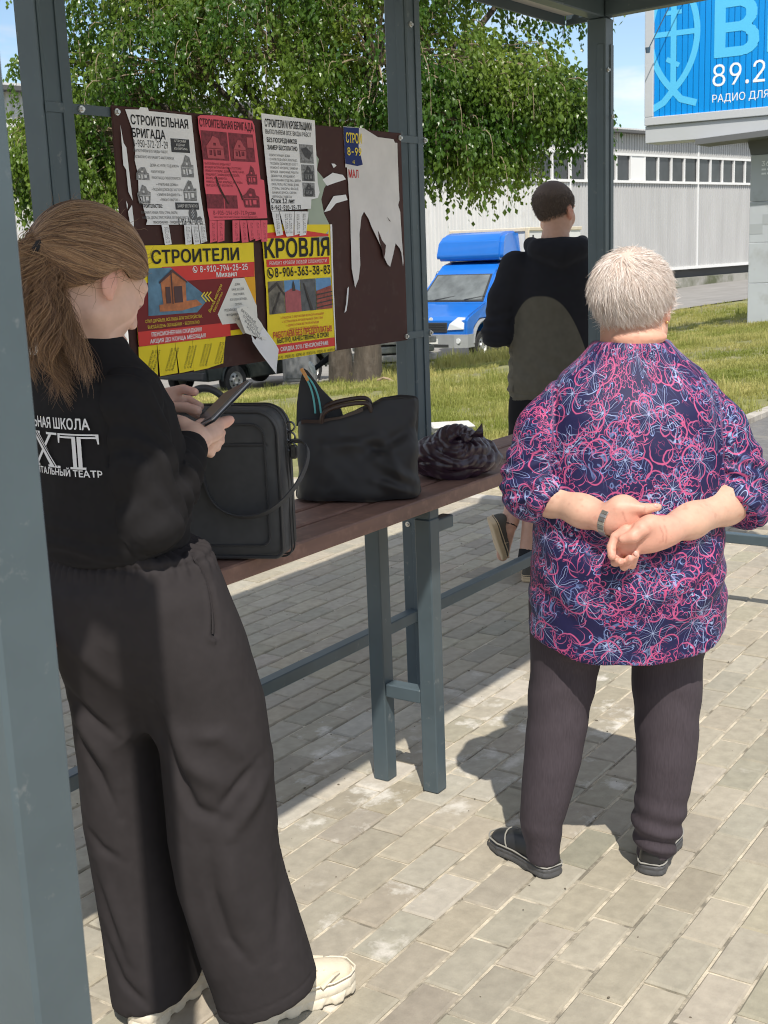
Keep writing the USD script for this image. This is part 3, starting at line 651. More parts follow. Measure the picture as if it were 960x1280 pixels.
N.add('arrow', [sg.Polygon([(.232 + q, -.128), (.246 + q, -.118), (.248 + q, -.121), (.237 + q, -.129), (.252 + q, -.142), (.249 + q, -.145)]) for q in (0, .012, .024)], yel_txt, 3)
N.add('arrow', [N.text('Выезд мастера', .262, -.172, .009, rot=52, w=.085), N.text('бесплатно', .278, -.172, .008, rot=52, w=.06)], yel_txt, 3)
N.add('small_print', [N.text('СПИЛ ДЕРЕВЬЕВ, ВСЕ ВИДЫ БЛАГОУСТРОЙСТВА.', .028, -.182, .0075, w=.205), N.text('ВЫЕЗД В ДЕНЬ ОБРАЩЕНИЯ - БЕСПЛАТНО', .035, -.196, .0075, w=.185)], yel_txt, 2)
b3 = N.add('band', [rect(.0, -.201, .335, -.236)], red, 2)
N.add('lettering', [N.text('ПЕНСИОНЕРАМ СКИДКИ!!!', .045, -.2155, .0098, w=.18, bold=True), N.text('АКЦИЯ ДО КОНЦА МЕСЯЦА!!!', .038, -.2315, .0098, w=.2, bold=True)], wht_txt, 3, parent=b3)
tabs(N, -.2365, -.315, 6, yellow, '', ink, gone=(5,), x0=.0, x1=.38, angle=.12, rows=('СТРОИТЕЛИ', '8-910-794-25-25', 'Михаил'), th=.0062, rot=62)
# loose strip hanging off it, and a white scrap
k = Notice('paper_scrap', 'peeled corner flap with small print hanging off the yellow builders notice', 2.50, 1.395, .13, .1, white_pr, [(.0, -.005), (.04, .0), (.075, -.02), (.105, -.05), (.125, -.085), (.112, -.095), (.07, -.082), (.03, -.07)], curl=.02, seed=31, lift=.008)
k.add('small_print', [k.text(t, .018 + .006 * i, -.012 - .015 * i, .007, w=.07, rot=-33) for i, t in enumerate(['БЕТОННЫЕ', 'ОТМОСТКИ', 'РАБОТЫ', 'КРЫША'])], inkg, 1)
k = Notice('paper_scrap', 'blank white folded scrap of paper dangling below the yellow builders notice', 2.555, 1.33, .12, .12, white, [(.0, -.01), (.015, -.026), (.045, .0), (.052, .005), (.10, -.045), (.112, -.06), (.095, -.125), (.03, -.06), (.004, -.03)], curl=.022, seed=33, lift=.012)

# 5 yellow roofing sheet
N = Notice('colour_notice', 'yellow and red roofing notice with a row of four small roof photos', 2.655, 1.602, .318, .352, yellow, [(0, 0), (.318, -.001), (.314, -.18), (.312, -.352), (.305, -.362), (.0, -.364), (.004, -.18)], seed=40, curl=.003)
b = N.add('band', [sg.Polygon([(.02, -.022), (.16, -.014), (.30, -.028), (.30, -.034), (.02, -.036)]), rect(.012, -.092, .30, -.112), rect(.012, -.322, .308, -.347)], red)
N.add('heading', [N.text('КРОВЛЯ', .006, -.087, .049, w=.296, bold=True), N.text('8-906-363-38-83', .046, -.139, .0235, w=.256, bold=True), N.text('БЫСТРО, КАЧЕСТВЕННО, В СРОК!', .04, -.3175, .0125, w=.24, bold=True)], ink, 2)
N.add('phone_mark', [sg.Point(.025, -.128).buffer(.0145).difference(sg.Point(.025, -.128).buffer(.012)), sg.LineString([(.019, -.122), (.022, -.131), (.032, -.135)]).buffer(.003)], ink, 2)
N.add('lettering', [N.text('РЕМОНТ КРОВЛИ ЛЮБОЙ СЛОЖНОСТИ', .024, -.1065, .0092, w=.262), N.text('СКИДКА 20% ПЕНСИОНЕРАМ!', .052, -.3405, .0112, w=.222, bold=True)], wht_txt, 2, parent=b)
pr = N.add('picture', [rect(.012, -.15, .083, -.238)], mat('photo_roof_a', (.17, .15, .12), .6, var=.7, vscale=40))
N.add('picture', [rect(.0845, -.15, .157, -.238)], mat('photo_sky', (.13, .30, .55), .6, var=.2, vscale=20))
N.add('picture', [rect(.1585, -.15, .229, -.238)], mat('photo_roof_b', (.11, .115, .12), .6, var=.5, vscale=40))
N.add('picture', [rect(.2305, -.15, .304, -.238)], mat('photo_sky', (0, 0, 0)))
N.add('picture_roof', [sg.Polygon([(.0845, -.182), (.12, -.172), (.157, -.182), (.157, -.238), (.0845, -.238)])], mat('photo_roof_red', (.42, .10, .11), .6, var=.2, vscale=60), 2)
N.add('picture_roof', [sg.Polygon([(.2305, -.185), (.304, -.172), (.304, -.238), (.2305, -.238)])], mat('photo_batten', (.33, .07, .05), .6, var=.6, vscale=60), 2)
N.add('picture_roof', [sg.Polygon([(.012, -.17), (.05, -.152), (.083, -.185), (.083, -.192), (.05, -.16), (.012, -.18)]), sg.Polygon([(.02, -.238), (.06, -.18), (.065, -.18), (.03, -.238)]), sg.Polygon([(.12, -.165), (.125, -.15), (.131, -.165), (.133, -.18), (.119, -.18)]), sg.Polygon([(.20, -.238), (.17, -.16), (.175, -.16), (.212, -.238)])] + [sg.LineString([(.2305, -.196 - q), (.304, -.190 - q)]).buffer(.0016) for q in (0, .012, .024, .036)], mat('photo_dark', (.05, .04, .035), .6), 3)
N.add('small_print', [N.text(t, .16, -.253 - k * .0112, .0058, w=w, align='c') for k, (t, w) in enumerate([('• РАБОТА С МЕТАЛЛИЧЕСКОЙ КРЫШЕЙ', .20), ('• УСТАНОВКА КРОВЕЛЬНЫХ СИСТЕМ', .19), ('• ДЕМОНТАЖ ВЕТХОЙ КРЫШИ', .15), ('• РЕМОНТ И УКЛАДКА ШИФЕРА', .14)])], red_txt, 2)
N.add('lettering', [N.text('РАБОТАЕМ БЕЗ ПРЕДОПЛАТЫ!!', .024, -.303, .0165, w=.272, bold=True)], red_txt, 2)
N.add('stub_print', [N.text('КРОВЛЯ 8-906', .02 + .05 * q, -.361, .008, w=.042) for q in range(6)], ink, 2)
N.add('margin', [sg.Polygon([(.3085, -.001), (.318, -.001), (.3125, -.36), (.3085, -.36)])], wht_txt, 2)

# 6 torn remnant of a big sheet, blue corner left on it
edge = [(.0, .004), (.1, .004), (.112, -.0), (.17, -.018), (.255, -.02), (.262, -.03), (.275, -.03), (.278, -.2), (.270, -.215), (.280, -.235), (.284, -.33), (.288, -.385), (.284, -.40), (.278, -.36), (.268, -.345), (.246, -.33), (.232, -.36), (.21, -.40), (.195, -.392), (.182, -.375), (.165, -.34), (.12, -.28), (.106, -.255), (.085, -.235), (.07, -.25), (.056, -.30), (.052, -.39), (.04, -.43), (.02, -.455), (.008, -.40), (.014, -.25), (.008, -.11), (.0, -.11)]
N = Notice('torn_notice', 'large blank grey-white torn notice with a blue printed corner left at its top', 3.055, 1.872, .285, .40, paper('grey_paper', (.72, .69, .68), .10), edge, seed=60, curl=.004)
bl = N.add('printed_corner', [sg.Polygon([(.0, .002), (.075, .003), (.07, -.05), (.088, -.10), (.06, -.105), (.0, -.10)])], navy)
N.add('lettering', [N.text('СТРОИ', .008, -.04, .027, w=.078, bold=True), N.text('8-99', .012, -.075, .021, w=.07, bold=True), N.text('4Б', .035, -.098, .008, w=.012)], yel_txt, 2, parent=bl)
N.add('lettering', [N.text('МАЛ', .014, -.138, .022, w=.05, bold=True)], red_txt, 1)
N.add('hole', [sg.Polygon([(.15, -.29), (.158, -.30), (.17, -.32), (.19, -.335), (.185, -.355), (.175, -.38), (.168, -.35), (.155, -.32)]), sg.Polygon([(.205, -.25), (.225, -.265), (.215, -.262)])], boardm, 1)
N.add('shred', [sg.Polygon([(-.04, -.525), (-.03, -.50), (-.02, -.455), (-.012, -.45), (-.02, -.49), (-.03, -.52)])], white, .3)
# ================================================================ workshop building
def fac(u, out, z): 
    p = FAC_A[:2] + fd * u + fn * out; return np.array([p[0], p[1], z])
FR = np.array([[fd[0], fn[0], 0], [fd[1], fn[1], 0], [0, 0, 1.0]])     # local (u, out, z) -> world
FRr = FR.copy()
def fbox(u0, u1, o0, o1, z0, z1, c=0): 
    m = box(u0, u1, o0, o1, z0, z1, c); v = m.vertices
    m.vertices = FAC_A * [1, 1, 0] + np.outer(v[:, 0], [*fd, 0]) + np.outer(v[:, 1], [*fn, 0]) + np.outer(v[:, 2], [0, 0, 1.0])
    if np.linalg.det(np.array([[*fd], [*fn]])) < 0: m.invert()
    return m
US = 33.0                                         # where the low ground turns into the raised plinth
wall_m = mat('white_sheeting', (.60, .60, .585), .45, var=.10, vscale=2.2, stretch=(1, 1, .12), dirt=(.47, .46, .43), dscale=1.4, dpos=(.55, .85))
wall_g = mat('grey_sheeting', (.43, .43, .425), .45, var=.11, vscale=2.2, stretch=(1, 1, .12))
trim = mat('white_trim', (.74, .74, .73), .4)
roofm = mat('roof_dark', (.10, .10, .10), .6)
wpane = mat('far_pane', (.045, .05, .055), .12, var=.5, vscale=.8)
bld = thing('workshop_building', 'long low workshop of white ribbed sheeting with a ribbon of windows', 'building')
def ribbed(u0, u1, z0, z1, pitch=.17, dep=.035):
    us, os_ = [], []
    n = int((u1 - u0) / pitch)
    for k in range(n):
        a = u0 + (u1 - u0) * k / n; p = (u1 - u0) / n
        us += [a, a + p * .3, a + p * .4, a + p * .9]; os_ += [0, 0, dep, dep]
    us.append(u1); os_.append(0); us, os_ = np.array(us), np.array(os_)
    B = np.array([fac(u, o, z0) for u, o in zip(us, os_)]); Tt = B.copy(); Tt[:, 2] = z1; n = len(us)
    F = []
    for k in range(n - 1): F += [[k, k + 1, n + k + 1], [k, n + k + 1, n + k]]
    return tm(np.vstack([B, Tt]), F)
Z1, Z2, Z3 = 3.60, 4.52, 5.28
ub = np.arange(0.0, FL, 8.6)
for a in ub:
    b = min(a + 8.6, FL) - .03
    zb = -2.4 if a < US else .36
    obj('wall_sheet', ribbed(a + .08, b, zb, Z1 - .06), wall_m if a < US else wall_g, bld)
    obj('upper_sheet', ribbed(a + .08, b, Z2 + .06, Z3), wall_m if a < US else wall_g, bld)
    obj('joint_trim', fbox(a, a + .09, -.02, .06, zb, Z3 - .02), trim, bld)
    obj('sill', fbox(a + .095, b, -.02, .10, Z1 - .07, Z1 + .02), trim, bld)
    obj('head_trim', fbox(a + .095, b, -.02, .06, Z2 - .02, Z2 + .06), trim, bld)
    n = 10 if a < 24 else 9
    for k in range(n):
        u = a + .09 + (b - a - .09) * k / n; v = a + .09 + (b - a - .09) * (k + 1) / n
        if int(a / 8.6) == 4 and k == 4:
            obj('blank_panel', fbox(u + .03, v, -.01, .03, Z1 + .03, Z2 - .03), trim, bld)
        else:
            w = obj('window', fbox(u + .035, v - .0, -.05, -.03, Z1 + .02, Z2 - .02), wpane, bld)
        obj('mullion', fbox(u - .035, u + .035, -.04, .05, Z1 + .021, Z2 - .021), trim, bld)
obj('bottom_trim', fbox(US + 1.4, FL, -.02, .09, .25, .36), trim, bld)
obj('recess', fbox(US + 1.4, FL, -.5, -.3, -1.2, .25), roofm, bld)  # dark backing box: its colour stands for the shade in the gap below the trim
obj('plinth', fbox(US + 1.4, FL, -.28, .25, -1.5, -.08), mat('old_concrete', (.33, .32, .29), .9, var=.2, vscale=1.5, dirt=(.10, .11, .06), dscale=.5, dpos=(.45, .6)), bld)
obj('inner_wall', fbox(0, FL, -1.2, -1.0, -2.5, Z3 - .1), wall_g, bld)
obj('end_wall', fbox(FL - .02, FL + .1, -14, 0, -2, Z3), wall_g, bld)
obj('end_wall', fbox(-.1, .0, -14, 0, -3, Z3), wall_g, bld)
obj('roof', [fbox(-.3, FL + .3, -14.5, .35, Z3 + .001, Z3 + .10)], roofm, bld)
obj('eave_sheet', ribbed(-.3, FL + .3, Z3 + .1, Z3 + .2, .17, .06), wall_m, bld)
# ---- billboard
bb = thing('billboard', 'blue radio billboard with pale fish emblem and white lettering on a wide grey pillar', 'billboard')
BO = at(5.73, 26.2); bu = (at(7.71, 24.9) - BO); bu /= np.linalg.norm(bu); bn = np.array([bu[1], -bu[0], 0])
if bn[:2] @ FH > 0: bn = -bn
BZ = 3.90
def bmap(m, flip=False):
    m = m.copy(); v = m.vertices; m.vertices = BO + np.outer(v[:, 0], bu) + np.outer(v[:, 2], [0, 0, 1.0]) + np.outer(v[:, 1], bn)
    if np.linalg.det(np.array([bu, bn, [0, 0, 1.0]])) < 0: m.invert()
    return m
def bbox(u0, u1, o0, o1, z0, z1, c=0): return bmap(box(u0, u1, o0, o1, BZ + z0, BZ + z1, c))
bgrey = mat('billboard_grey', (.50, .52, .54), .45, var=.06, vscale=.7); bdark = mat('billboard_dark', (.13, .135, .14), .6)
BW, BHt = 6.1, 3.1
obj('case', bbox(-.18, BW + .18, -.75, -.03, -.16, BHt + .2, .02), bgrey, bb)
for nm, b in (('frame', (-.18, BW + .18, -.028, .05, -.16, -.0)), ('frame', (-.18, 0, -.028, .05, .002, BHt)), ('frame', (BW, BW + .18, -.028, .05, .002, BHt)), ('frame', (-.18, BW + .18, -.028, .05, BHt + .002, BHt + .2))): obj(nm, bbox(*b, .01), bgrey, bb)
blue = mat('billboard_blue', (.0, .27, .74), .4, var=.05, vscale=.6)
ns = int(BW / .113)
for k in range(ns): obj('slat', bbox(k * BW / ns + .006, (k + 1) * BW / ns - .006, -.026, -.001, .003, BHt - .003), blue, bb)
obj('slat_backing', bbox(.0, BW, -.0295, -.0275, .001, BHt), bdark, bb)
def bflat(shapes, o=.004):
    ms = []
    for g in shapes:
        k = g if isinstance(g, trimesh.Trimesh) else poly2d(g)
        k = tm(np.c_[k.vertices[:, 0], np.full(len(k.vertices), o), BZ + k.vertices[:, 1]], k.faces); ms.append(bmap(k))
    return ms
pale = mat('billboard_pale', (.10, .53, .85), .4); bwhite = mat('billboard_white', (.85, .87, .88), .4)
def arc(cx, cz, r, a0, a1, n=24): 
    a = np.radians(np.linspace(a0, a1, n)); return np.c_[cx + r * np.cos(a), cz + r * np.sin(a)]
eye = sg.Point(.40 - .953, 1.55).buffer(1.493, 64).intersection(sg.Point(.40 + .953, 1.55).buffer(1.493, 64))
eyein = sg.Point(.40 - .953, 1.55).buffer(1.372, 64).intersection(sg.Point(.40 + .953, 1.55).buffer(1.372, 64))
em = [eye.difference(eyein)]
tail = [sg.LineString([(.42, .50), (.20, .26), (-.05, .14)]).buffer(.065, cap_style=2), sg.LineString([(.38, .50), (.56, .30), (.88, .20)]).buffer(.065, cap_style=2)]
cross = [sg.box(.34, .45, .46, 2.65), sg.box(.0, 1.50, .82, 1.60), sg.box(.24, 1.90, .56, 1.98), sg.LineString([(.26, 1.08), (.52, .94)]).buffer(.045, cap_style=2)]
obj('emblem', bflat([unary_union([g.intersection(sg.box(0, 0, BW, BHt)) for g in em + tail + cross])]), pale, bb)
obj('lettering', bflat([text2d('ВЕ', 1.22, 1.02, w=1.80, h=1.02, bold=True)], .005), pale, bb)
obj('lettering', bflat([text2d('89.2', 1.20, .47, w=1.02, h=.40)], .005), bwhite, bb)
obj('lettering', bflat([text2d('РАДИО ДЛЯ', 1.20, .17, w=1.10, h=.145)], .005), bwhite, bb)
# lamp arm in front of the face
la = [BO + bu * .06 + bn * .5 + np.array([0, 0, BZ + 1.22]), BO + bu * .66 + bn * .4 + np.array([0, 0, BZ + 2.35]), BO + bu * 1.2 + bn * .02 + np.array([0, 0, BZ + 3.2])]
obj('lamp_arm', tube(la, .011, 6), mat('lamp_dark', (.06, .10, .14), .5), bb)
obj('lamp_head', tube([la[0] + [0, 0, -.05], la[0] + [0, 0, .05]], [.04, .055], 8), MATS['lamp_dark'], bb)
# underside beam, flared head and pillar
obj('gantry', bmap(join([box(-.18, 9, -.7, .0, BZ - .50, BZ - .165, .01)])), bgrey, bb)
ga = trimesh.convex.convex_hull(np.array([[u, o, BZ + z] for o in (-.6, .25) for u, z in ((.95, -.62), (.95, -.51), (3.3, -.40), (3.3, -.515))])); obj('gantry_arm', bmap(ga), bdark, bb)
PB = at(7.80, 26.0)
pl = lambda x0, x1, o0, o1, z0, z1, c=0: xf(box(x0, x1, o0, o1, z0, z1, c), np.array([bu, bn if np.linalg.det(np.array([bu, bn, [0, 0, 1]])) > 0 else bn, [0, 0, 1.0]]).T, PB * [1, 1, 0])
zb = float(ground_z([PB[:2]])[0]) - .3
for z0, z1 in ((zb, .55), (.556, 1.35), (1.356, 2.15), (2.156, 3.05)):
    m = pl(0, 2.3, -.5, .5, z0, z1, .008); 
    if m.volume < 0: m.invert()
    obj('cladding', m, mat('pillar_grey', (.44, .47, .495), .45, var=.08, vscale=1.2, dirt=(.33, .34, .33), dscale=1.5, dpos=(.55, .75)), bb)
for x0, x1, z0, z1 in ((.0, .27, 1.52, 1.72), (.26, .9, 1.7, 1.9)):
    m = pl(x0 + .002, x1, .501, .504, z0, z1)
    if m.volume < 0: m.invert()
    obj('repair_patch', m, mat('pillar_patch', (.36, .385, .40), .5), bb)
fl = trimesh.convex.convex_hull(np.array([[x, o, z] for o in (-.5, .5) for x, z in ((0, 3.056), (2.3, 3.056), (2.75, 3.62), (-.16, 3.62))]))
fl.vertices = PB * [1, 1, 0] + np.outer(fl.vertices[:, 0], bu) + np.outer(fl.vertices[:, 1], bn) + np.outer(fl.vertices[:, 2], [0, 0, 1.0])
if fl.volume < 0: fl.invert()
obj('flared_head', fl, bdark, bb)
tx = []
for k in [text2d('3616', .22, 2.83, h=.09, bold=True)] + [poly2d(sg.box(.22 + x0, z, .22 + x1, z + .035)) for z in (2.745, 2.665) for x0, x1 in ((0, .09), (.11, .24), (.26, .33))]:
    v = np.c_[k.vertices[:, 0], np.full(len(k.vertices), .506), k.vertices[:, 1]]
    tx.append(tm(PB * [1, 1, 0] + np.outer(v[:, 0], bu) + np.outer(v[:, 1], bn) + np.outer(v[:, 2], [0, 0, 1.0]), k.faces))
obj('number_plate', tx, bwhite, bb)
# ---- bits on the grass
sl = thing('concrete_slab', 'pale flat concrete slab lying on the grass behind the bench', 'slab', (9.33, 5.60, float(ground_z([[9.33, 5.6]])[0])), -50)
obj('block', box(-.17, .17, -.14, .14, -.03, .075, .012), conc, sl); obj('lid', box(-.185, .185, -.155, .155, .0752, .10, .012), mat('slab_top', (.55, .53, .49), .9, var=.15, vscale=12), sl)
s0 = at(.25, 25.5); zz = float(ground_z([s0[:2]])[0])
st = thing('slab_stack', 'low stack of weathered concrete slabs in the yard beside the tree trunks', 'slab stack', (*s0[:2], zz), RZ + 12)
for k in range(5): obj('slab', box(-.75 + .06 * (k % 2), .85 - .05 * k % .1, -.5, .5, k * .17, k * .17 + .13, .02), MATS['old_concrete'] if k % 2 else conc, st)
for k in range(3): obj('spacer', box(-.5 + .5 * k, -.4 + .5 * k, -.4, .4, .1305, .1695), roofm, st)
g0 = at(-1.72, 27.4); zz = float(ground_z([g0[:2]])[0])
cb = thing('utility_cabinet', 'grey metal cabinet standing between the dark van and the trees', 'cabinet', (*g0[:2], zz), RZ)
obj('body', box(-.36, .36, -.25, .25, .1, 1.4, .02), mat('cabinet_grey', (.17, .175, .18), .5, var=.08, vscale=3), cb); obj('door', box(-.3, .3, -.265, -.2505, .18, 1.32, .008), MATS['cabinet_grey'], cb); obj('base', box(-.38, .38, -.27, .27, -.2, .098), conc, cb)
b0 = at(.0, 19.0); gz = float(ground_z([b0[:2]])[0])
pts_ = [np.array([*at(-.02 + .085 * k, 18.7 - .05 * k)[:2], gz + .05 + .04 * math.sin(k * 1.3)]) for k in range(6)]
obj('fallen_branch', tube(pts_, [.022, .02, .018, .016, .012, .008], 7), mat('dead_wood', (.30, .22, .14), .9, var=.3, vscale=20), label='pale fallen branch lying on the grass by the tree trunks', cat='branch')
# ================================================================ trees
bark = mat('bark', (.085, .068, .052), .95, var=.5, vscale=9, stretch=(1, 1, .18), bump=.9, bscale=26, bdist=.03, dirt=(.13, .11, .09), dscale=5, dpos=(.5, .7))
leafm = leaf_mat('leaf_green', (.048, .118, .012), (.37, .47, .075), .45, .30, .5)
twigm = mat('twig', (.27, .21, .14), .9, var=.3, vscale=5)
def bez(a, b, c, n):
    t = np.linspace(0, 1, n)[:, None]; return (1 - t) ** 2 * a + 2 * t * (1 - t) * b + t * t * c
def leaves(P, D, g, size):
    """one folded leaf (4 triangles) per point, hanging along D"""
    n = len(P); d = D / np.linalg.norm(D, axis=1, keepdims=True)
    r = g.normal(0, 1, (n, 3)); s = np.cross(d, r); s /= np.linalg.norm(s, axis=1, keepdims=True); up = np.cross(s, d)
    L = size * g.uniform(.5, 1.3, n)[:, None]; W = L * .34
    a = P; m = P + d * L * .45; t = P + d * L + up * L * .1
    V = np.stack([a, m + s * W + up * W * .35, t, m - s * W + up * W * .35, m], 1).reshape(-1, 3)
    o = (np.arange(n) * 5)[:, None]; F = np.concatenate([o + [0, 1, 4], o + [4, 1, 2], o + [0, 4, 3], o + [4, 2, 3]], 0)
    return tm(V, F)
def tree(name, label, base, seed, blobs, trunk_r, fork_z, n_twigs, size=.088):
    """blobs: (lateral, depth, z, rx, ry, rz, weight) of the crown; twigs start inside them and droop"""
    g = np.random.default_rng(seed); t = thing(name, label, 'tree', group=None)
    bz = float(ground_z([base[:2]])[0])
    tp = [np.array([base[0], base[1], bz - .3])]
    for k in range(1, 7): tp.append(np.array([base[0] + g.normal(0, .02) * k, base[1] + g.normal(0, .02) * k, bz + (fork_z - bz) * k / 6]))
    rr = [trunk_r * 1.5, trunk_r * 1.18, trunk_r * 1.02, trunk_r, trunk_r * .95, trunk_r * .9, trunk_r * .85]
    m = tube(tp, rr, 18); m = m.subdivide().subdivide()
    m.vertices += (m.vertices - np.array([base[0], base[1], 0])) * [[1, 1, 0]] * (.22 * (fbm(m.vertices * [3, 3, 1.1], 3, seed) - .5))[:, None]
    obj('trunk', m, bark, t, smooth=True)
    limbs, twl, LP, LD = [], [], [], []
    for lat, dep, z, rx, ry, rz, wgt in blobs:
        c = at(lat, dep, z); top = tp[-1]
        mid = (top + c) / 2 + [0, 0, .6]; lp = bez(top, mid, c + [0, 0, rz * .4], 8)
        limbs.append(tube(lp, np.linspace(trunk_r * .5, .025, 8), 7))
        n = int(n_twigs * wgt)
        q = g.normal(0, 1, (n, 3)); q /= np.linalg.norm(q, axis=1, keepdims=True); q *= (g.uniform(.15, 1, n) ** .45)[:, None]; q = q[fbm(c + q * [rx, ry, rz] * 1.0, 2, seed + 5) + g.normal(0, .05, n) > .44] if True else q; n = len(q)
        q[:, 2] = np.where(q[:, 2] < -.3, q[:, 2] * .6, q[:, 2])
        S = c + np.outer(q[:, 0] * rx, [*RH, 0]) + np.outer(q[:, 1] * ry, [*FH, 0]) + np.outer(q[:, 2] * rz, [0, 0, 1.0])
        out = S - c; out[:, 2] *= .2; out /= np.linalg.norm(out, axis=1, keepdims=True) + 1e-6
        Ln = g.uniform(.35, 1.0, n)
        for i in range(n):
            a = S[i]; e = a + out[i] * Ln[i] * .45 + [0, 0, -Ln[i] * g.uniform(.35, .95)]; b = a + out[i] * Ln[i] * .5 + [0, 0, .05]
            k = int(13 * Ln[i]) + 5; cv = bez(a, b, e, k)
            LP.append(cv + g.normal(0, .022, cv.shape)); dv = np.gradient(cv, axis=0); dv /= np.linalg.norm(dv, axis=1, keepdims=True)
            LD.append(dv * .5 + [0, 0, -.55] + g.normal(0, .42, cv.shape))
            if i % 8 == 0: twl.append(tube(cv[:: max(1, k // 4)], np.linspace(.008, .003, len(cv[:: max(1, k // 4)])), 4, cap=False))
            if i % 14 == 0: twl.append(tube(bez(lp[5], (lp[5] + a) / 2 + [0, 0, .25], a, 6), np.linspace(.02, .006, 6), 5, cap=False))
    for l in limbs: obj('limb', l, bark, t, smooth=True)
    obj('twigs', join(twl), twigm, t)
    obj('crown', leaves(np.vstack(LP), np.vstack(LD), g, size), leafm, t)
    return t
tree('leafy_tree', 'broad leafy tree with drooping twigs, its trunk right of the pair', at(-.22, 20.2), 3, [
    (.3, 19.6, 4.3, 1.6, 1.4, 1.2, 1.3), (1.5, 19.8, 4.2, 1.3, 1.3, 1.1, 1.2), (2.3, 20.0, 3.7, 1.0, 1.2, .75, .8), (1.15, 19.4, 3.25, 1.0, 1.0, .75, .9), (2.9, 20.4, 5.6, .7, 1.2, 1.0, .5), (2.95, 20.2, 3.5, .55, .8, .45, .32),
    (1.7, 20.6, 5.9, 1.5, 1.5, 1.1, .9), (.2, 20.5, 6.2, 1.7, 1.6, 1.3, 1.1), (1.65, 19.5, 2.75, .55, .7, .35, .30), (1.0, 19.6, 2.55, .6, .6, .35, .25), (-.6, 20.0, 3.3, 1.1, 1.0, .7, .6)], .185, 2.3, 900)
tree('leafy_tree', 'leafy tree behind the notice board, its trunk left of the pair', at(-.62, 20.7), 8, [
    (-1.6, 20.0, 4.6, 1.6, 1.5, 1.3, 1.4), (-3.2, 20.2, 4.3, 1.5, 1.5, 1.2, 1.3), (-4.5, 20.6, 4.0, .95, 1.3, 1.0, .8), (-4.5, 20.3, 2.9, .95, 1.0, .8, 1.1), (-5.0, 20.1, 3.2, .7, .9, .8, .7), (-4.2, 20.0, 2.2, .8, .8, .5, .5), (-3.2, 19.8, 3.0, 1.2, 1.0, .8, .9),
    (-2.0, 20.8, 6.1, 1.8, 1.6, 1.2, 1.1), (-3.8, 20.8, 5.9, 1.4, 1.5, 1.2, .9), (-1.7, 19.8, 3.2, 1.1, 1.0, .8, .8)], .16, 2.1, 900)
# ================================================================ vehicles in the yard
tyre_m = mat('tyre', (.022, .022, .023), .85, var=.2, vscale=20); hub_m = mat('hub_metal', (.45, .45, .44), .4, metal=.6)
dark_plastic = mat('dark_plastic', (.035, .036, .038), .55); glassd = mat('vehicle_glass', (.035, .045, .05), .06, spec=.8)
lamp_m = mat('lamp_glass', (.70, .72, .74), .12, spec=.8)
def side_prism(poly, w, taper=None, y0=None, rnd=.03):
    """side outline (x forward, z) extruded across the width; taper(z) scales the width; edges rounded"""
    p = sg.Polygon(poly).buffer(-rnd).buffer(rnd, quad_segs=3)
    ms = []
    for s, e in ((0, 0), (1, 0)):
        pass
    a = trimesh.creation.extrude_polygon(p.buffer(-rnd * .6), w, engine='earcut'); b = trimesh.creation.extrude_polygon(p, w - 2 * rnd * 1.2, engine='earcut')
    a.apply_translation([0, 0, -w / 2]); b.apply_translation([0, 0, -w / 2 + rnd * 1.2])
    h = m3.Manifold(m3.Mesh(a.vertices.astype(np.float32), a.faces.astype(np.uint32))) + m3.Manifold(m3.Mesh(b.vertices.astype(np.float32), b.faces.astype(np.uint32)))
    v, f, _ = meshkit.arrays(h); m = tm(np.c_[v[:, 0], -v[:, 2], v[:, 1]], f)
    if taper is not None: m.vertices[:, 1] *= taper(m.vertices[:, 2])
    return m
def wheel(parent, x, y, r=.34, w=.20, sgn=1):
    t = trimesh.creation.revolve(np.array([[r * .58, -w / 2], [r * .93, -w / 2], [r, -w / 3], [r, w / 3], [r * .93, w / 2], [r * .58, w / 2], [r * .58, -w / 2]]), sections=28)
    R = rotm([1, 0, 0], 90); p = obj('wheel', xf(t, R, (x, y, r)), tyre_m, parent, smooth=40)
    d = trimesh.creation.revolve(np.array([[0, .03], [r * .2, .05], [r * .25, .02], [r * .5, .0], [r * .585, .05], [r * .585, -.05], [0, -.05]]), sections=20)
    obj('hub', xf(d, rotm([1, 0, 0], 90 * sgn), (x, y - sgn * w * .28, r)), hub_m, p, smooth=40)
    for k in range(6):
        q = trimesh.creation.cylinder(.022, .02, sections=8); a = k * math.pi / 3
        obj('wheel_nut', xf(q, rotm([1, 0, 0], 90), (x + r * .33 * math.cos(a), y - sgn * (w * .28 + .025), r + r * .33 * math.sin(a))), dark_plastic, p)
# --- blue delivery truck (x forward in its own frame)
tb = mat('truck_blue', (.012, .15, .56), .22, var=.06, vscale=3, coat=.6); cream = mat('truck_cream', (.66, .58, .44), .6, var=.1, vscale=4); boxw = mat('truck_box_white', (.72, .72, .70), .5, var=.05, vscale=1.5)
grey_pl = mat('bumper_grey', (.27, .28, .29), .5, var=.1, vscale=6)
tk0 = at(1.35, 29.2); tz = float(ground_z([at(2.2, 30)[:2]])[0])
TH = math.degrees(math.atan2(*(-math.sin(math.radians(33)) * RH - math.cos(math.radians(33)) * FH)[::-1]))
truck = thing('delivery_truck', 'blue cab-over-bonnet delivery truck with roof fairing and white cream-edged box', 'truck', (*at(1.24, 29.2)[:2], tz + .13), TH)
tap = lambda z: np.interp(z, [0, 1.25, 1.95, 2.3], [1, 1, .86, .80])
obj('cab', side_prism([(0, .55), (-.02, .98), (-.12, 1.06), (-.98, 1.33), (-1.72, 1.98), (-2.0, 2.19), (-2.35, 2.26), (-2.9, 2.26), (-2.9, .45), (-1.28, .45), (-1.25, .8), (-.95, .98), (-.62, .98), (-.35, .8), (-.3, .5)], 1.92, tap, rnd=.04), tb, truck, smooth=30)
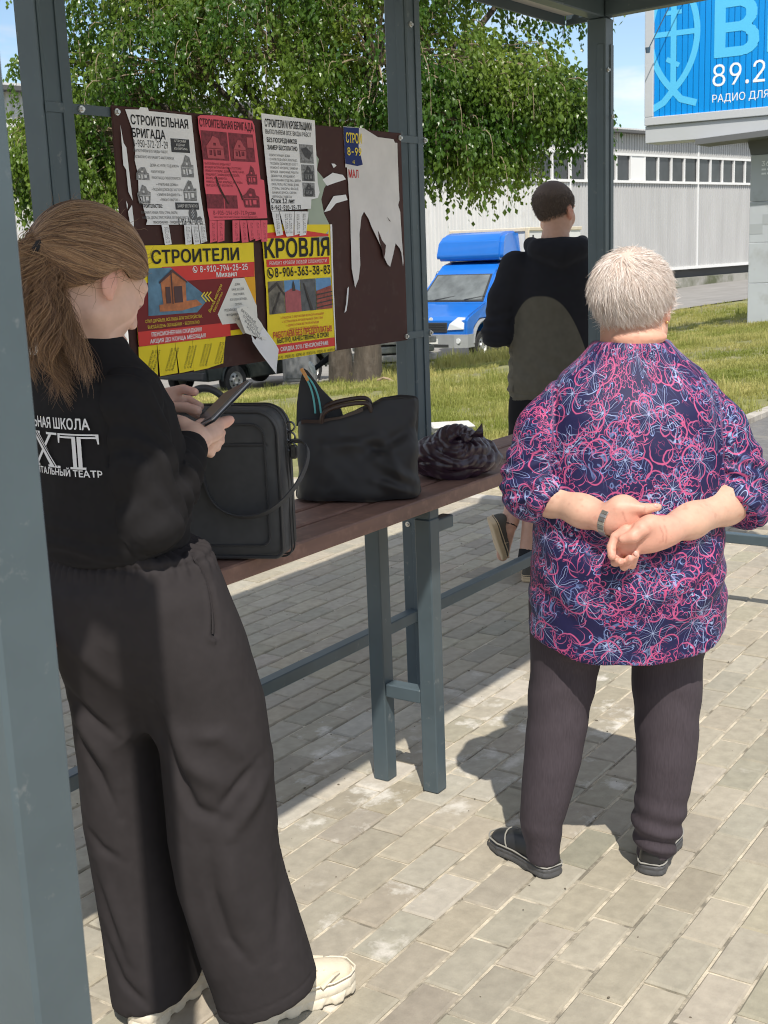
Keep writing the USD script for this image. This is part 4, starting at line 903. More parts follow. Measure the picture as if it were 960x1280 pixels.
def slope_pane(nm, x0, z0, x1, z1, y0, y1, m, off=.008, th=.012, parent=truck, inset=None):
    """pane lying on the sloping front: bottom (x0, z0) to top (x1, z1)"""
    d = np.array([x1 - x0, 0, z1 - z0]); n = np.array([d[2], 0, -d[0]]); n /= np.linalg.norm(n)
    V = []
    for o in (off, off + th):
        V += [[x0 + n[0] * o, y0 * tap(z0), z0 + n[2] * o], [x0 + n[0] * o, y1 * tap(z0), z0 + n[2] * o], [x1 + n[0] * o, y1 * tap(z1), z1 + n[2] * o], [x1 + n[0] * o, y0 * tap(z1), z1 + n[2] * o]]
    return obj(nm, trimesh.convex.convex_hull(np.array(V)), m, parent)
slope_pane('windscreen_seal', -1.0, 1.355, -1.70, 1.965, -.88, .88, dark_plastic, -.004, .012)
slope_pane('windscreen', -1.03, 1.385, -1.665, 1.94, -.83, .83, mat('windscreen_glass', (.13, .145, .145), .08, var=.5, vscale=2.2, spec=.8), .010, .006)
for y in (-.45, .35): obj('wiper', tube([(-1.0, y, 1.40), (-1.12, y + .5, 1.48)], .010, 5), dark_plastic, truck)
for s in (-1, 1):
    V = np.array([[x, s * (.962 * tap(z)) + s * o, z] for o in (-.01, .008) for x, z in ((-1.28, 1.32), (-2.25, 1.32), (-2.2, 1.95), (-1.78, 1.95))])
    obj('side_window', trimesh.convex.convex_hull(V), glassd, truck)
    V = np.array([[x, s * (.962 * tap(z)) + s * o, z] for o in (-.01, .005) for x, z in ((-1.2, 1.27), (-2.31, 1.27), (-2.26, 2.0), (-1.76, 2.0))]); obj('window_frame', trimesh.convex.convex_hull(V), tb, truck)
    obj('headlight', trimesh.convex.convex_hull(np.array([[x + o, s * y, z] for o in (0, .05) for x, y, z in ((-.03, .46, .76), (-.03, .88, .78), (-.10, .89, 1.04), (-.08, .72, 1.05), (-.03, .52, .90))])), lamp_m, truck)
    obj('wheel_arch', tube([(-.78 + .50 * math.cos(a), s * .965, .42 + .52 * math.sin(a)) for a in np.linspace(.05, 3.0, 12)], .045, 6), grey_pl, truck)
    m = obj('mirror', box(-1.42, -1.32, s * 1.12 - .09, s * 1.12 + .09, 1.42, 1.74, .03), dark_plastic, truck); obj('mirror_arm', tube([(-1.3, s * .93, 1.5), (-1.36, s * 1.08, 1.56)], .015, 6), dark_plastic, m)
    wheel(truck, -.78, s * .84, .345, .2, s * -1); wheel(truck, -4.35, s * .80, .345, .3, s * -1)
seam_m = mat('panel_gap', (.006, .03, .10), .6)
for s in (-1, 1):
    yy = lambda z: s * (.962 * tap(z) + .001)
    obj('door_gap', tube([(x, yy(z), z) for x, z in ((-1.32, .52), (-1.33, 1.0), (-1.36, 1.3), (-1.78, 2.05), (-2.3, 2.08), (-2.36, 1.3), (-2.36, .52), (-1.32, .52))], .006, 5), seam_m, truck)
    obj('door_handle', box(-2.28, -2.14, s * .967 - .012, s * .967 + .012, 1.13, 1.165, .004), dark_plastic, truck)
    obj('wing_gap', tube([(-1.0, yy(1.33) * .99, 1.335), (-.5, yy(1.1) * .985, 1.20), (-.12, yy(1.06) * .97, 1.075)], .005, 5), seam_m, truck)
    obj('side_step', box(-2.3, -1.35, s * .9 - .06, s * .9 + .06, .40, .44, .008), dark_plastic, truck)
obj('bonnet_gap', tube([(-1.0, -.9, 1.345), (-1.0, .9, 1.345)], .006, 5), seam_m, truck)
obj('badge', xf(trimesh.creation.cylinder(.05, .012, sections=18), rotm([0, 1, 0], 90), (-.03, 0, 1.0)), lamp_m, truck)
obj('grille', box(-.05, .012, -.44, .44, .70, .93, .01), dark_plastic, truck)
for k in range(4): obj('grille_bar', box(.012, .022, -.42, .42, .72 + k * .055, .735 + k * .055), dark_plastic, truck)
bp = obj('bumper', trimesh.convex.convex_hull(np.array([[x, y, z] for z in (.36, .66) for x, y in ((.14, -.7), (.14, .7), (-.02, .97), (-.30, .99), (-.30, -.99), (-.02, -.97))])), grey_pl, truck)
obj('number_plate_holder', box(.141, .15, -.27, .27, .45, .57), boxw, bp); obj('air_intake', box(.1405, .147, -.55, .55, .38, .44), dark_plastic, bp)
for s in (-1, 1): obj('fog_lamp', xf(trimesh.creation.cylinder(.06, .03, sections=12), rotm([0, 1, 0], 90), (.10, s * .78, .52)), lamp_m, bp)
obj('chassis', box(-5.6, -.4, -.4, .4, .40, .52), dark_plastic, truck)
ftap = lambda z: np.interp(z, [2.2, 2.7, 2.95], [1.0, .97, .90])
fm = side_prism([(-1.93, 2.28), (-1.90, 2.42), (-2.00, 2.74), (-2.16, 2.90), (-2.4, 2.95), (-2.93, 2.96), (-2.93, 2.28)], 1.86, ftap, rnd=.09); obj('roof_fairing', fm, tb, truck, smooth=40)
obj('cargo_box', box(-6.1, -2.97, -1.08, 1.08, .62, 2.98, .02), boxw, truck)
for y in (-1.06, 1.06): obj('box_edge', box(-2.99, -2.93, y - .05, y + .05, .6, 3.02, .01), cream, truck); obj('box_edge', box(-6.12, -2.995, y - .05, y + .05, 2.94, 3.025, .01), cream, truck)
obj('box_edge', box(-2.99, -2.932, -1.005, 1.005, 2.93, 3.02, .01), cream, truck)
for s in (-1, 1):
    for x in (-3.8, -4.6, -5.4): obj('box_stake', box(x - .03, x + .03, s * 1.082 - .012, s * 1.082 + .012, .64, 2.93), boxw, truck)
    obj('side_marker', box(-3.25, -3.2, s * 1.081 - .02, s * 1.081 + .02, 2.72, 2.84), dark_plastic, truck)
# --- dark van behind the notice board
vg = mat('van_dark', (.030, .036, .034), .35, var=.15, vscale=2.5, dirt=(.07, .07, .06), dscale=3, dpos=(.55, .75)); vz = float(ground_z([at(-2.6, 27.8)[:2]])[0])
w1, w2 = at(-2.18, 28.9)[:2], at(-3.72, 27.0)[:2]; hd = math.degrees(math.atan2(*(w1 - w2)[::-1]))
van = thing('parked_van', 'dark green-grey van parked on the grass edge, mostly hidden by the notice board', 'van', (*((w1 + w2) / 2), vz), hd)
vt = lambda z: np.interp(z, [0, .95, 2.0], [1, 1, .86])
obj('body', side_prism([(1.95, .38), (2.02, .8), (1.98, 1.0), (1.62, 1.92), (1.35, 2.0), (-1.9, 2.0), (-2.0, 1.8), (-2.05, .38), (-1.62, .38), (-1.55, .62), (-1.35, .76), (-1.1, .76), (-.9, .62), (-.83, .34), (.83, .34), (.9, .62), (1.1, .76), (1.35, .76), (1.55, .62), (1.62, .38)], 1.85, vt, rnd=.05), vg, van, smooth=30)
for s in (-1, 1):
    for x in (-1.225, 1.225):
        wheel(van, x, s * .8, .33, .2, s * -1)
        obj('wheel_arch', tube([(x + .42 * math.cos(a), s * .925, .36 + .42 * math.sin(a)) for a in np.linspace(0, math.pi, 12)], .03, 6), vg, van)
    for a, b in ((1.15, .55), (.45, -.35), (-.45, -1.25), (-1.35, -1.85)):
        obj('window', trimesh.convex.convex_hull(np.array([[x, s * (.925 * vt(z)) + s * o, z] for o in (-.01, .006) for x, z in ((a, 1.12), (b, 1.12), (b, 1.72), (a - .05, 1.72))])), glassd, van)
    obj('tail_lamp', box(-2.06, -2.02, s * .78 - .06, s * .78 + .06, .8, 1.05, .01), mat('tail_red', (.25, .02, .02), .3), van)
    obj('headlight', xf(trimesh.creation.cylinder(.1, .05, sections=16), rotm([0, 1, 0], 90), (2.02, s * .65, .8)), lamp_m, van)
for x in (2.07, -2.1): obj('bumper', box(x - .05, x + .05, -.9, .9, .42, .58, .02), dark_plastic, van)
# ================================================================ people: shared builders
skin = mat('skin', (.5, .3, .2), .5, attr='Cd', var=.07, vscale=60, sss=.06, bump=.25, bscale=380, bdist=.001, spec=.35, dirt=None)
FIG = RZ
def man3(m): 
    m.merge_vertices(); return m3.Manifold(m3.Mesh(m.vertices.astype(np.float32), m.faces.astype(np.uint32)))
def union(ms):
    """one continuous surface out of several closed ones"""
    try:
        r = None
        for m in ms: r = man3(m) if r is None else r + man3(m)
        if r.is_empty() or r.status() != m3.Error.NoError: raise ValueError
        v, f, _ = meshkit.arrays(r); return tm(v, f)
    except Exception: return join(ms)
def head_frame(c, yaw, pitch, rollz=0.0):
    """columns: right, forward, up of the head; yaw clockwise from +y (away), pitch down"""
    y, p = math.radians(yaw), math.radians(pitch)
    R = np.array([[math.cos(y), math.sin(y), 0], [-math.sin(y), math.cos(y), 0], [0, 0, 1.0]])     # rows: world -> turned by yaw
    fwd = np.array([math.sin(y) * math.cos(p), math.cos(y) * math.cos(p), -math.sin(p)]); rt = np.array([math.cos(y), -math.sin(y), 0]); up = np.cross(rt, fwd)
    return np.stack([rt, fwd, up], 1)
def head_sdf(P, c, R, s=1.0, full=1.0, ear=1.0, lids=False, nose=1.0):
    q = ((P - np.asarray(c)) @ R) / s
    x = np.abs(q[:, 0]); S = np.c_[x, q[:, 1], q[:, 2]]
    d = ell(S, (0, -.018, .030), (.076, .096, .084))
    d = smin(d, ell(S, (0, .032, -.03), (.060 * full, .062, .080)), .03)
    d = smin(d, ell(S, (.040, .052, -.030), (.024 * full, .026, .028)), .02)
    d = smin(d, cone(S, (.046 * full, .005, -.058), (.0, .070, -.100), .024, .020), .025)
    d = smin(d, ell(S, (0, .080, -.101), (.020, .015, .014)), .012)
    d = smin(d, ell(S, (0, .077 - (.004 if lids else 0), .024), (.052, .018, .012)), .012 if not lids else .025)
    d = smax(d, -ell(S, (.031, .099, .000), (.017, .012, .011)), .008)
    d = smin(d, ell(S, (.031, .082 if not lids else .0795, .000), (.0125, .0115, .0105)), .003 if not lids else .010)
    d = smin(d, cone(S, (0, .086, .006), (0, .086 + .026 * nose, -.034 + .006 * (1 - nose)), .007, .0105 * nose ** .5), .010)
    d = smin(d, ell(S, (.011 * nose ** .5, .086 + .015 * nose, -.038), (.0085 * nose, .010, .007)), .006)
    d = smin(d, ell(S, (0, .0915, -.066), (.023, .009, .0062)), .004)
    d = smin(d, ell(S, (0, .0905, -.0765), (.020, .009, .0070)), .004)
    d = smax(d, -ell(S, (0, .101, -.0712), (.022, .006, .0012)), .002)
    Q = S @ rotm([1, 0, 0], 12); E0 = np.array((.076, -.006, -.004)); g_ = lambda c_, r_: ell(Q, E0 + (np.array(c_) - E0) * ear, np.array(r_) * ear)
    e = g_((.0775, -.008, -.006), (.0085, .0195, .032)); e = smax(e, -g_((.0875, -.006, .002), (.0065, .0125, .020)), .004); e = smin(e, g_((.083, .004, -.006), (.004, .005, .009)), .004)
    e = smin(e, g_((.077, .0, -.034), (.007, .009, .010)), .006)
    d = smin(d, e, .006)
    return d * s
def face_paint(V, c, R, s, base, lip=(.42, .15, .13), brow=(.12, .08, .06), iris=(.10, .13, .14), lids=False):
    q = ((V - np.asarray(c)) @ R) / s; x = np.abs(q[:, 0]); C = np.repeat(np.asarray(base, float)[None], len(V), 0)
    front = q[:, 1] > .06
    w = np.exp(-((q[:, 0] / .020) ** 2 + ((q[:, 2] + .071) / .0085) ** 2) ** 2) * front; C += (np.array(lip) - C) * w[:, None] * .8
    w = np.exp(-(((x - .031) / .019) ** 2 + ((q[:, 2] - .022 + (x - .03) ** 2 * 6) / .0045) ** 2) ** 2) * front; C += (np.array(brow) - C) * w[:, None] * .7
    w = np.exp(-(((x - .031) / .0125) ** 2 + (q[:, 2] / .0062) ** 2) ** 3) * (q[:, 1] > .078); C += (np.array([.72, .70, .66]) - C) * w[:, None] * (0 if lids else 1)
    w = np.exp(-(((x - .031) / .0055) ** 2 + (q[:, 2] / .0058) ** 2) ** 3) * (q[:, 1] > .08); C += (np.array(iris) * .4 - C) * w[:, None] * (0 if lids else 1)
    if lids: w = np.exp(-(((x - .031) / .014) ** 2 + ((q[:, 2] + .007) / .0022) ** 2) ** 2) * front; C += (np.array([.05, .035, .03]) - C) * w[:, None] * .85
    w = np.exp(-(((x - .036) / .022) ** 2 + ((q[:, 2] + .03) / .02) ** 2)) * front; C *= 1 + w[:, None] * np.array([.08, -.06, -.05])
    w = np.exp(-((x - .080) / .01) ** 2) * (np.abs(q[:, 2]) < .045) * (np.abs(q[:, 1] + .008) < .03); C *= 1 + w[:, None] * np.array([.06, -.14, -.14])
    return C
def finger(P, pts, r0, r1):
    n = len(pts); rs = np.linspace(r0, r1, n); return chain(P, pts, rs, .0025)
def hair_mat(name, a, b, rough=.42):
    if name in MATS: return MATS[name]
    MATS[name] = usdkit.material(stage, LK + name, {'h': ('noise_texture', {'scale': 420, 'detail': 1}), 'r': ('rgb_ramp', {'ramp': [(0, a), (1, b)]}), 'g': ('geometry', {}), 'n': ('noise_texture', {'scale': 22, 'detail': 3}),
        'mx': ('math', {'math_type': 'multiply_add', 'value2': .6, 'value3': -.05}), 'ad': ('math', {'math_type': 'multiply_add', 'value2': .55}), 'p': ('principled_bsdf', {'roughness': rough, 'specular_ior_level': .6, 'anisotropic': .6})},
        [('g.position', 'h.vector'), ('h.fac', 'mx.value1'), ('g.position', 'n.vector'), ('n.fac', 'ad.value1'), ('mx.value', 'ad.value3'), ('ad.value', 'r.fac'), ('r.color', 'p.base_color')], surface='p.BSDF')
    return MATS[name]
def sphere_dirs(n):
    k = np.arange(n) + .5; ph = np.arccos(1 - 2 * k / n); th = math.pi * (1 + 5 ** .5) * k
    return np.stack([np.cos(th) * np.sin(ph), np.sin(th) * np.sin(ph), np.cos(ph)], 1)
def march(f, O, D, r0=.05, r1=.16, it=26):
    """first point along each ray (from outside) where f < 0"""
    a, b = np.full(len(D), r0), np.full(len(D), r1)
    for _ in range(it):
        m = (a + b) / 2; ins = f(O + D * m[:, None]) < 0; a, b = np.where(ins, m, a), np.where(ins, b, m)
    return O + D * ((a + b) / 2)[:, None]
def cloth(name, col, rough=.85, **k): return mat(name, col, rough, spec=k.pop('spec', .12), sheen=k.pop('sheen', .0), **k)
# ================================================================ the woman in the floral blouse (x right, y away, z up in her own frame)
ow = thing('person', 'person with short white hair in a pink-flowered navy blouse, hands clasped behind the back', 'person', at(.4916, 2.847), FIG)
OSK = np.array([.60, .37, .27])
HC = np.array([.092, .012, 1.384]); HR = head_frame(HC, 27, 4)
def o_head(P):
    d = head_sdf(P, HC, HR, .98, 1.12)
    n = chain(P, [(.088, .008, 1.36), (.084, .0, 1.28), (.084, -.005, 1.20)], [.064, .0685, .066], .02)
    n = smin(n, ell(P, (.092, -.052, 1.313), (.062, .026, .020)), .012)       # fold at the nape
    n = smin(n, ell(P, (.088, -.052, 1.284), (.060, .024, .016)), .010)
    d = smin(d, n, .022)
    return d
# forearms and hands
eL, wL = np.array((-.163, -.030, .974)), np.array((-0.002, -0.200, 0.933))
eR, wR = np.array((.352, -.028, .944)), np.array((0.114, -0.225, 0.909))
def flat_cone(P, a, b, ra, rb, ax, k):
    """cone flattened along ax by k"""
    ax = np.asarray(ax, float); ax /= np.linalg.norm(ax); m = lambda X: np.asarray(X, float) + np.outer(np.atleast_2d(X) @ ax, ax) * (1 / k - 1)
    return cone(m(P), m(a)[0], m(b)[0], ra, rb) * k ** .5
def o_left(P):
    d = chain(P, [(-.118, -.012, 1.06), eL, eL + (wL - eL) * .30, eL + (wL - eL) * .7, wL], [.034, .0365, .0375, .034, .0285], .03)
    k0 = np.array((0.023, -0.212, 0.949)); k1 = np.array((0.062, -0.208, 0.932))
    h = flat_cone(P, wL, k0, .030, .036, (0, 1, 0), .62); h = smin(h, flat_cone(P, k0, k1, .036, .030, (0, 1, 0), .6), .02)
    d = smin(d, h, .02)
    th = chain(P, [(0.013, -0.222, 0.962), (0.041, -0.226, 0.965), (0.067, -0.232, 0.962), (0.096, -0.228, 0.964)], [.0165, .0135, .0118, .0088], .004); d = smin(d, th, .009)
    for a, b, c, e in (((0.055, -0.200, 0.927), (0.086, -0.196, 0.897), (0.093, -0.214, 0.885), (0.093, -0.226, 0.880)), ((0.064, -0.200, 0.934), (0.104, -0.192, 0.906), (0.119, -0.205, 0.890), (0.118, -0.222, 0.887)), ((0.067, -0.202, 0.942), (0.119, -0.188, 0.915), (0.142, -0.196, 0.902), (0.146, -0.206, 0.898)), ((0.047, -0.200, 0.921), (0.069, -0.192, 0.889), (0.078, -0.200, 0.876), (0.080, -0.206, 0.871))):
        d = smin(d, finger(P, [a, b, c, e], .0105, .0085), .006)
    return d
def o_right(P):
    d = chain(P, [(.292, -.012, 1.05), eR, eR + (wR - eR) * .3, eR + (wR - eR) * .72, wR], [.036, .041, .0425, .0365, .0300], .03)
    p0, p1 = np.array((0.082, -0.238, 0.908)), np.array((0.037, -0.240, 0.893))
    h = flat_cone(P, wR, p0, .030, .036, (.1, 1, .1), .62); h = smin(h, flat_cone(P, p0, p1, .036, .033, (.1, 1, .1), .55), .02); d = smin(d, h, .018)
    d = smin(d, chain(P, [(0.075, -0.246, 0.930), (0.055, -0.258, 0.924), (0.035, -0.266, 0.910), (0.014, -0.262, 0.904)], [.020, .0175, .0135, .0105], .006), .008)      # thumb over the palm
    F = [(((0.026, -0.240, 0.920)), ((0.003, -0.238, 0.904)), ((-0.007, -0.246, 0.884)), ((-0.008, -0.258, 0.867))),
         (((0.025, -0.232, 0.900)), ((0.008, -0.228, 0.872)), ((0.002, -0.242, 0.849)), ((0.009, -0.262, 0.855))),
         (((0.032, -0.228, 0.888)), ((0.021, -0.224, 0.854)), ((0.022, -0.240, 0.838)), ((0.029, -0.262, 0.861))),
         (((0.043, -0.228, 0.881)), ((0.037, -0.222, 0.849)), ((0.040, -0.234, 0.838)), ((0.044, -0.256, 0.866)))]
    for pts, r in zip(F, (.0108, .0108, .0102, .0092)): d = smin(d, finger(P, [np.array(q) for q in pts], r * 1.08, r * .86), .0045)
    return d
def o_core(P): return loft(P, [.66, .9, 1.12, 1.2, 1.25], [.075] * 5, [0] * 5, [.13, .15, .12, .08, .05], [.11, .12, .10, .07, .05], 2.2)
parts_ = [surfnet(o_head, (-.03, -.14, 1.17), (.22, .16, 1.52), .004), surfnet(o_left, (-.22, -.27, .80), (.20, .08, 1.24), .0034), surfnet(o_right, (-.02, -.30, .72), (.42, .08, 1.24), .0034), surfnet(o_core, (-.15, -.2, .62), (.3, .2, 1.27), .02)]
for p in parts_[:3]: smooth(p, 3)
body = union(parts_)
C = face_paint(body.vertices, HC, HR, .98, OSK)
v = body.vertices
hand = sstep(.17, .05, v[:, 0] * 0 + np.minimum(np.linalg.norm(v - np.array((0.041, -0.230, 0.885)), axis=1), 9)) 
C = C * (1 + hand[:, None] * np.array([.05, -.12, -.10]))
neck = np.exp(-((v[:, 2] - 1.30) / .035) ** 2) * (v[:, 1] < .02); C *= 1 + neck[:, None] * np.array([.05, -.13, -.16])
spots = sstep(.70, .85, noise(v * 85, 3)); C *= 1 - .14 * spots[:, None] * [.6, 1, 1]; C *= (1 + .16 * (fbm(v * 38, 3, 9) - .5))[:, None] * [1, 1, 1]
for pts in ([(0.066, -0.240, 0.915), (0.051, -0.240, 0.898), (0.039, -0.240, 0.870)], [(0.093, -0.240, 0.928), (0.100, -0.240, 0.913), (0.100, -0.240, 0.896)], [(0.104, -0.240, 0.929), (0.109, -0.240, 0.913), (0.107, -0.240, 0.892)], [(0.001, -0.240, 0.907), (0.009, -0.240, 0.899)], [(-0.006, -0.240, 0.882), (0.004, -0.240, 0.878)], [(0.004, -0.240, 0.848), (0.016, -0.240, 0.853)], [(0.022, -0.240, 0.842), (0.032, -0.240, 0.849)], [(0.018, -0.240, 0.959), (0.026, -0.240, 0.937)], [(0.066, -0.240, 0.969), (0.064, -0.240, 0.959)]):  # hand and wrist creases shaded as darker lines in the skin colour
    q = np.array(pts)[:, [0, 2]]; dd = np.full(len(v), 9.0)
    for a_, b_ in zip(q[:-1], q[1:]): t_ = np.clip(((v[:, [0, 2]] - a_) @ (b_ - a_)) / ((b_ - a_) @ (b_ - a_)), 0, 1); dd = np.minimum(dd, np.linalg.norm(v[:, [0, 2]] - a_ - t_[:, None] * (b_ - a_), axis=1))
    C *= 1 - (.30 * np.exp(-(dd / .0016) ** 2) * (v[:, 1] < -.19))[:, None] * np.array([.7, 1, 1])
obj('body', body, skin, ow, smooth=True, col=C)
nail = mat('nail', (.66, .40, .34), .25)
for c, r_ in (((0.090, -0.237, 0.968), 10), ((0.042, -0.264, 0.872), 70), ((0.029, -0.269, 0.865), 80), ((0.092, -0.234, 0.880), 60)):
    m = trimesh.creation.icosphere(2, 1.0); m.vertices *= [.0058, .0018, .0042]; obj('nail', xf(m, rotm([0, 1, 0], r_), c), nail, ow, smooth=True)
# ---- hair: close shell plus short strands from a crown whorl
def o_hair(P):
    d = head_sdf(P, HC, HR, .98, 1.12)
    q = (P - HC) @ HR
    shell = ell(np.c_[np.abs(q[:, 0]), q[:, 1], q[:, 2]], (0, -.022, .030), (.089, .106, .094))
    line = np.interp(q[:, 1], [-.12, -.075, -.03, .0, .03, .06, .10], [-.078, -.078, -.055, -.015, .0, .045, .06])       # hairline height by depth
    low = np.interp(q[:, 2], [-.085, -.03, .03], [.014, .004, .0])
    return smax(shell + low, line - q[:, 2], .012)
hs = surfnet(o_hair, (-.03, -.14, 1.28), (.22, .16, 1.53), .0045); smooth(hs, 3)
hc0 = np.array([.74, .62, .555]); hv = hs.vertices; hn = fbm(hv * [60, 60, 25], 3, 4)
hshell = mat('white_hair_base', (.6, .52, .45), .75, attr='Cd', bump=.5, bscale=240, bdist=.002)
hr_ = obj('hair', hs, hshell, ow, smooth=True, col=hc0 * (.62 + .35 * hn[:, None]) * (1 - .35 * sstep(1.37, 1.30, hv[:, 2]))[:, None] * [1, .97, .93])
g = np.random.default_rng(11); tri = trimesh.sample.sample_surface(hs, 26000, seed=7); P0 = tri[0]; N0 = hs.face_normals[tri[1]]
whorl = HC + HR @ np.array([.004, -.075, .095])
rad = P0 - whorl; tang = rad - N0 * np.sum(rad * N0, 1)[:, None]; tl = np.linalg.norm(tang, axis=1, keepdims=True); tang /= tl + 1e-6
swirl = np.cross(N0, tang); tang = tang + swirl * (.75 * np.exp(-tl / .05)) + swirl * .25; tang += g.normal(0, .24, tang.shape) + .34 * (noise(P0 * 45, 2)[:, None] - .5) * swirl * 4
tang -= N0 * np.sum(tang * N0, 1)[:, None]; tang /= np.linalg.norm(tang, axis=1, keepdims=True)
Ln = g.uniform(.018, .040, len(P0)) * np.where(P0[:, 2] < 1.335, .8, 1)
t = np.linspace(0, 1, 5); tang += np.outer(sstep(1.36, 1.31, P0[:, 2]), [0, 0, -.6]) + g.normal(0, .12, tang.shape); lift = g.uniform(.06, .26, len(P0)) + .10 * (noise(P0 * 60, 3) > .62); grav = np.array([0, 0, -1.0])
S = P0[:, None] + (tang[:, None] * t[None, :, None] + N0[:, None] * (lift[:, None] * (t - .8 * t * t)[None])[..., None] + grav * (.15 * t ** 2)[None, :, None]) * Ln[:, None, None] - N0[:, None] * .002
for k_, (ca, cb) in enumerate((((.46, .37, .31), (.64, .54, .47)), ((.63, .53, .47), (.80, .71, .65)), ((.80, .72, .66), (.93, .88, .84)))): curves('hair_strands', S[k_::3], .00065, hair_mat(f'white_hair_{"abc"[k_]}', ca, cb, .38), hr_)
# ---- earring, watch, ring
ear = HC + HR @ (np.array([.079, -.004, -.042]) * .98)
obj('earring', xf(trimesh.creation.icosphere(2, .0035), None, ear), mat('gold', (.75, .52, .22), .25, metal=1.0), ow)
def band(c, axis, ra, rb, w, n, m, name, parent, up):
    axis = axis / np.linalg.norm(axis); a = np.cross(up, axis); a /= np.linalg.norm(a); b = np.cross(axis, a); p = None
    for k in range(n):
        t0 = 2 * math.pi * k / n; pos = c + a * ra * math.cos(t0) + b * rb * math.sin(t0); tg = -a * ra * math.sin(t0) + b * rb * math.cos(t0); L = np.linalg.norm(tg) * 2 * math.pi / n; tg /= np.linalg.norm(tg); nn = np.cross(axis, tg)
        lk = xf(box(-w / 2, w / 2, -L * .46, L * .46, -.0014, .0014, .0006), np.stack([axis, tg, nn], 1), pos); obj(name, lk, m, parent)
watch = thing('wrist_watch', 'steel link watch on the left wrist of the person in the floral blouse', 'watch', at(.4916, 2.847), FIG)
steel_w = mat('watch_steel', (.50, .49, .46), .3, metal=.9)
axL = wL - eL; wc = wL + axL / np.linalg.norm(axL) * .002
band(wc + np.array([0, -.002, 0]), axL, .0355, .0355, .017, 26, steel_w, 'link', watch, np.array([0, 0, 1.0]))
obj('case', xf(trimesh.creation.cylinder(.014, .008, sections=24), trimesh.geometry.align_vectors([0, 0, 1], [0, .92, -.3])[:3, :3], wc + np.array([.0, .037, -.004])), steel_w, watch)
rp = np.array((0.012, -0.236, 0.864)); obj('ring', tube([rp + .0112 * np.array([math.cos(a), .4 * math.sin(a), math.sin(a) * .9]) for a in np.linspace(0, 6.28, 16)[:-1]], .0014, 6, closed=True), mat('gold', (0, 0, 0)), ow)
# ---- blouse
Z_ = [.55, .60, .75, .90, 1.0, 1.08, 1.15, 1.20, 1.235, 1.265, 1.302]
A_ = [.238, .232, .224, .217, .207, .200, .193, .181, .160, .120, .084]
CX = [.072, .072, .074, .077, .079, .081, .083, .084, .084, .083, .082]
B_ = [.190, .190, .195, .188, .180, .168, .148, .122, .100, .087, .082]
CY = [0, 0, 0, 0, -.004, -.008, -.010, -.008, -.006, -.002, .0]
lS = [(-.062, -.004, 1.165), (-.108, -.008, 1.10), (-.140, -.018, 1.01), (-.148, -.03, .968), np.array((-.107, -.085, .953))]
rS = [(.228, -.004, 1.160), (.272, -.008, 1.09), (.316, -.018, 1.0), (.338, -.03, .945), np.array((.302, -.085, .916))]
dL, dR = (wL - eL) / np.linalg.norm(wL - eL), (wR - eR) / np.linalg.norm(wR - eR)
def o_torso(P):
    d = loft(P, Z_, CX, CY, A_, B_, 2.35)
    hem = .592 + .045 * np.clip(np.abs(P[:, 0] - .06) / .23, 0, 1.2) ** 3
    d = smax(d, hem - P[:, 2], .006)
    # seat and upper back fullness
    d = smin(d, ell(P, (.075, -.10, .78), (.17, .105, .13)), .06)
    return d
nL, nR = np.array([.70, -.45, -.55]), np.array([-.60, -.45, -.62]); nL /= np.linalg.norm(nL); nR /= np.linalg.norm(nR)
def o_sl(P):
    a = smax(chain(P, lS, [.062, .070, .068, .064, .053], .03), (P - np.array((-.107, -.085, .953))) @ nL - .002, .004)
    return a
def o_sr(P):
    return smax(chain(P, rS, [.062, .072, .071, .067, .061], .03), (P - np.array((.302, -.085, .916))) @ nR - .002, .004)
def o_blouse(P):
    d = o_torso(P); s = np.minimum(o_sl(P), o_sr(P)); d = smin(d, s, .016)
    c = np.array([.082, -.004, 1.283]); q = P - c
    d = smax(d, -(np.maximum(np.hypot(q[:, 0] / .072, q[:, 1] / .073) - 1, 0) * .07 + np.where(q[:, 2] > -.03, -1, 1) * .004 - .004) if False else -ell(P, (.086, .012, 1.325), (.080, .090, .038)), .004)
    return d
bl = surfnet(o_blouse, (-.23, -.30, .52), (.43, .27, 1.30), .0075); smooth(bl, 4)
bl = subdiv(bl, 1)
V = bl.vertices; dt, ds1, ds2 = o_torso(V), o_sl(V), o_sr(V)
which = np.argmin(np.stack([dt - .004, ds1, ds2]), 0)
th = np.arctan2(V[:, 0] - .078, -(V[:, 1] - .0)); uvt = np.c_[th * .20, V[:, 2], 0 * th]
def arm_uv(S, x0):
    a, b = np.array(S[0]), np.array(S[3]); ax = (b - a) / np.linalg.norm(b - a); q = V - a; s = q @ ax; e1 = np.cross(ax, [0, 1, 0]); e1 /= np.linalg.norm(e1); e2 = np.cross(ax, e1)
    return np.c_[np.arctan2(q @ e1, -(q @ e2) * np.sign(e2[1] + 1e-9)) * .07 + x0, 2.0 - s, 0 * s]
uv = np.where((which == 0)[:, None], uvt, np.where((which == 1)[:, None], arm_uv(lS, 2.3), arm_uv(rS, 3.4)))
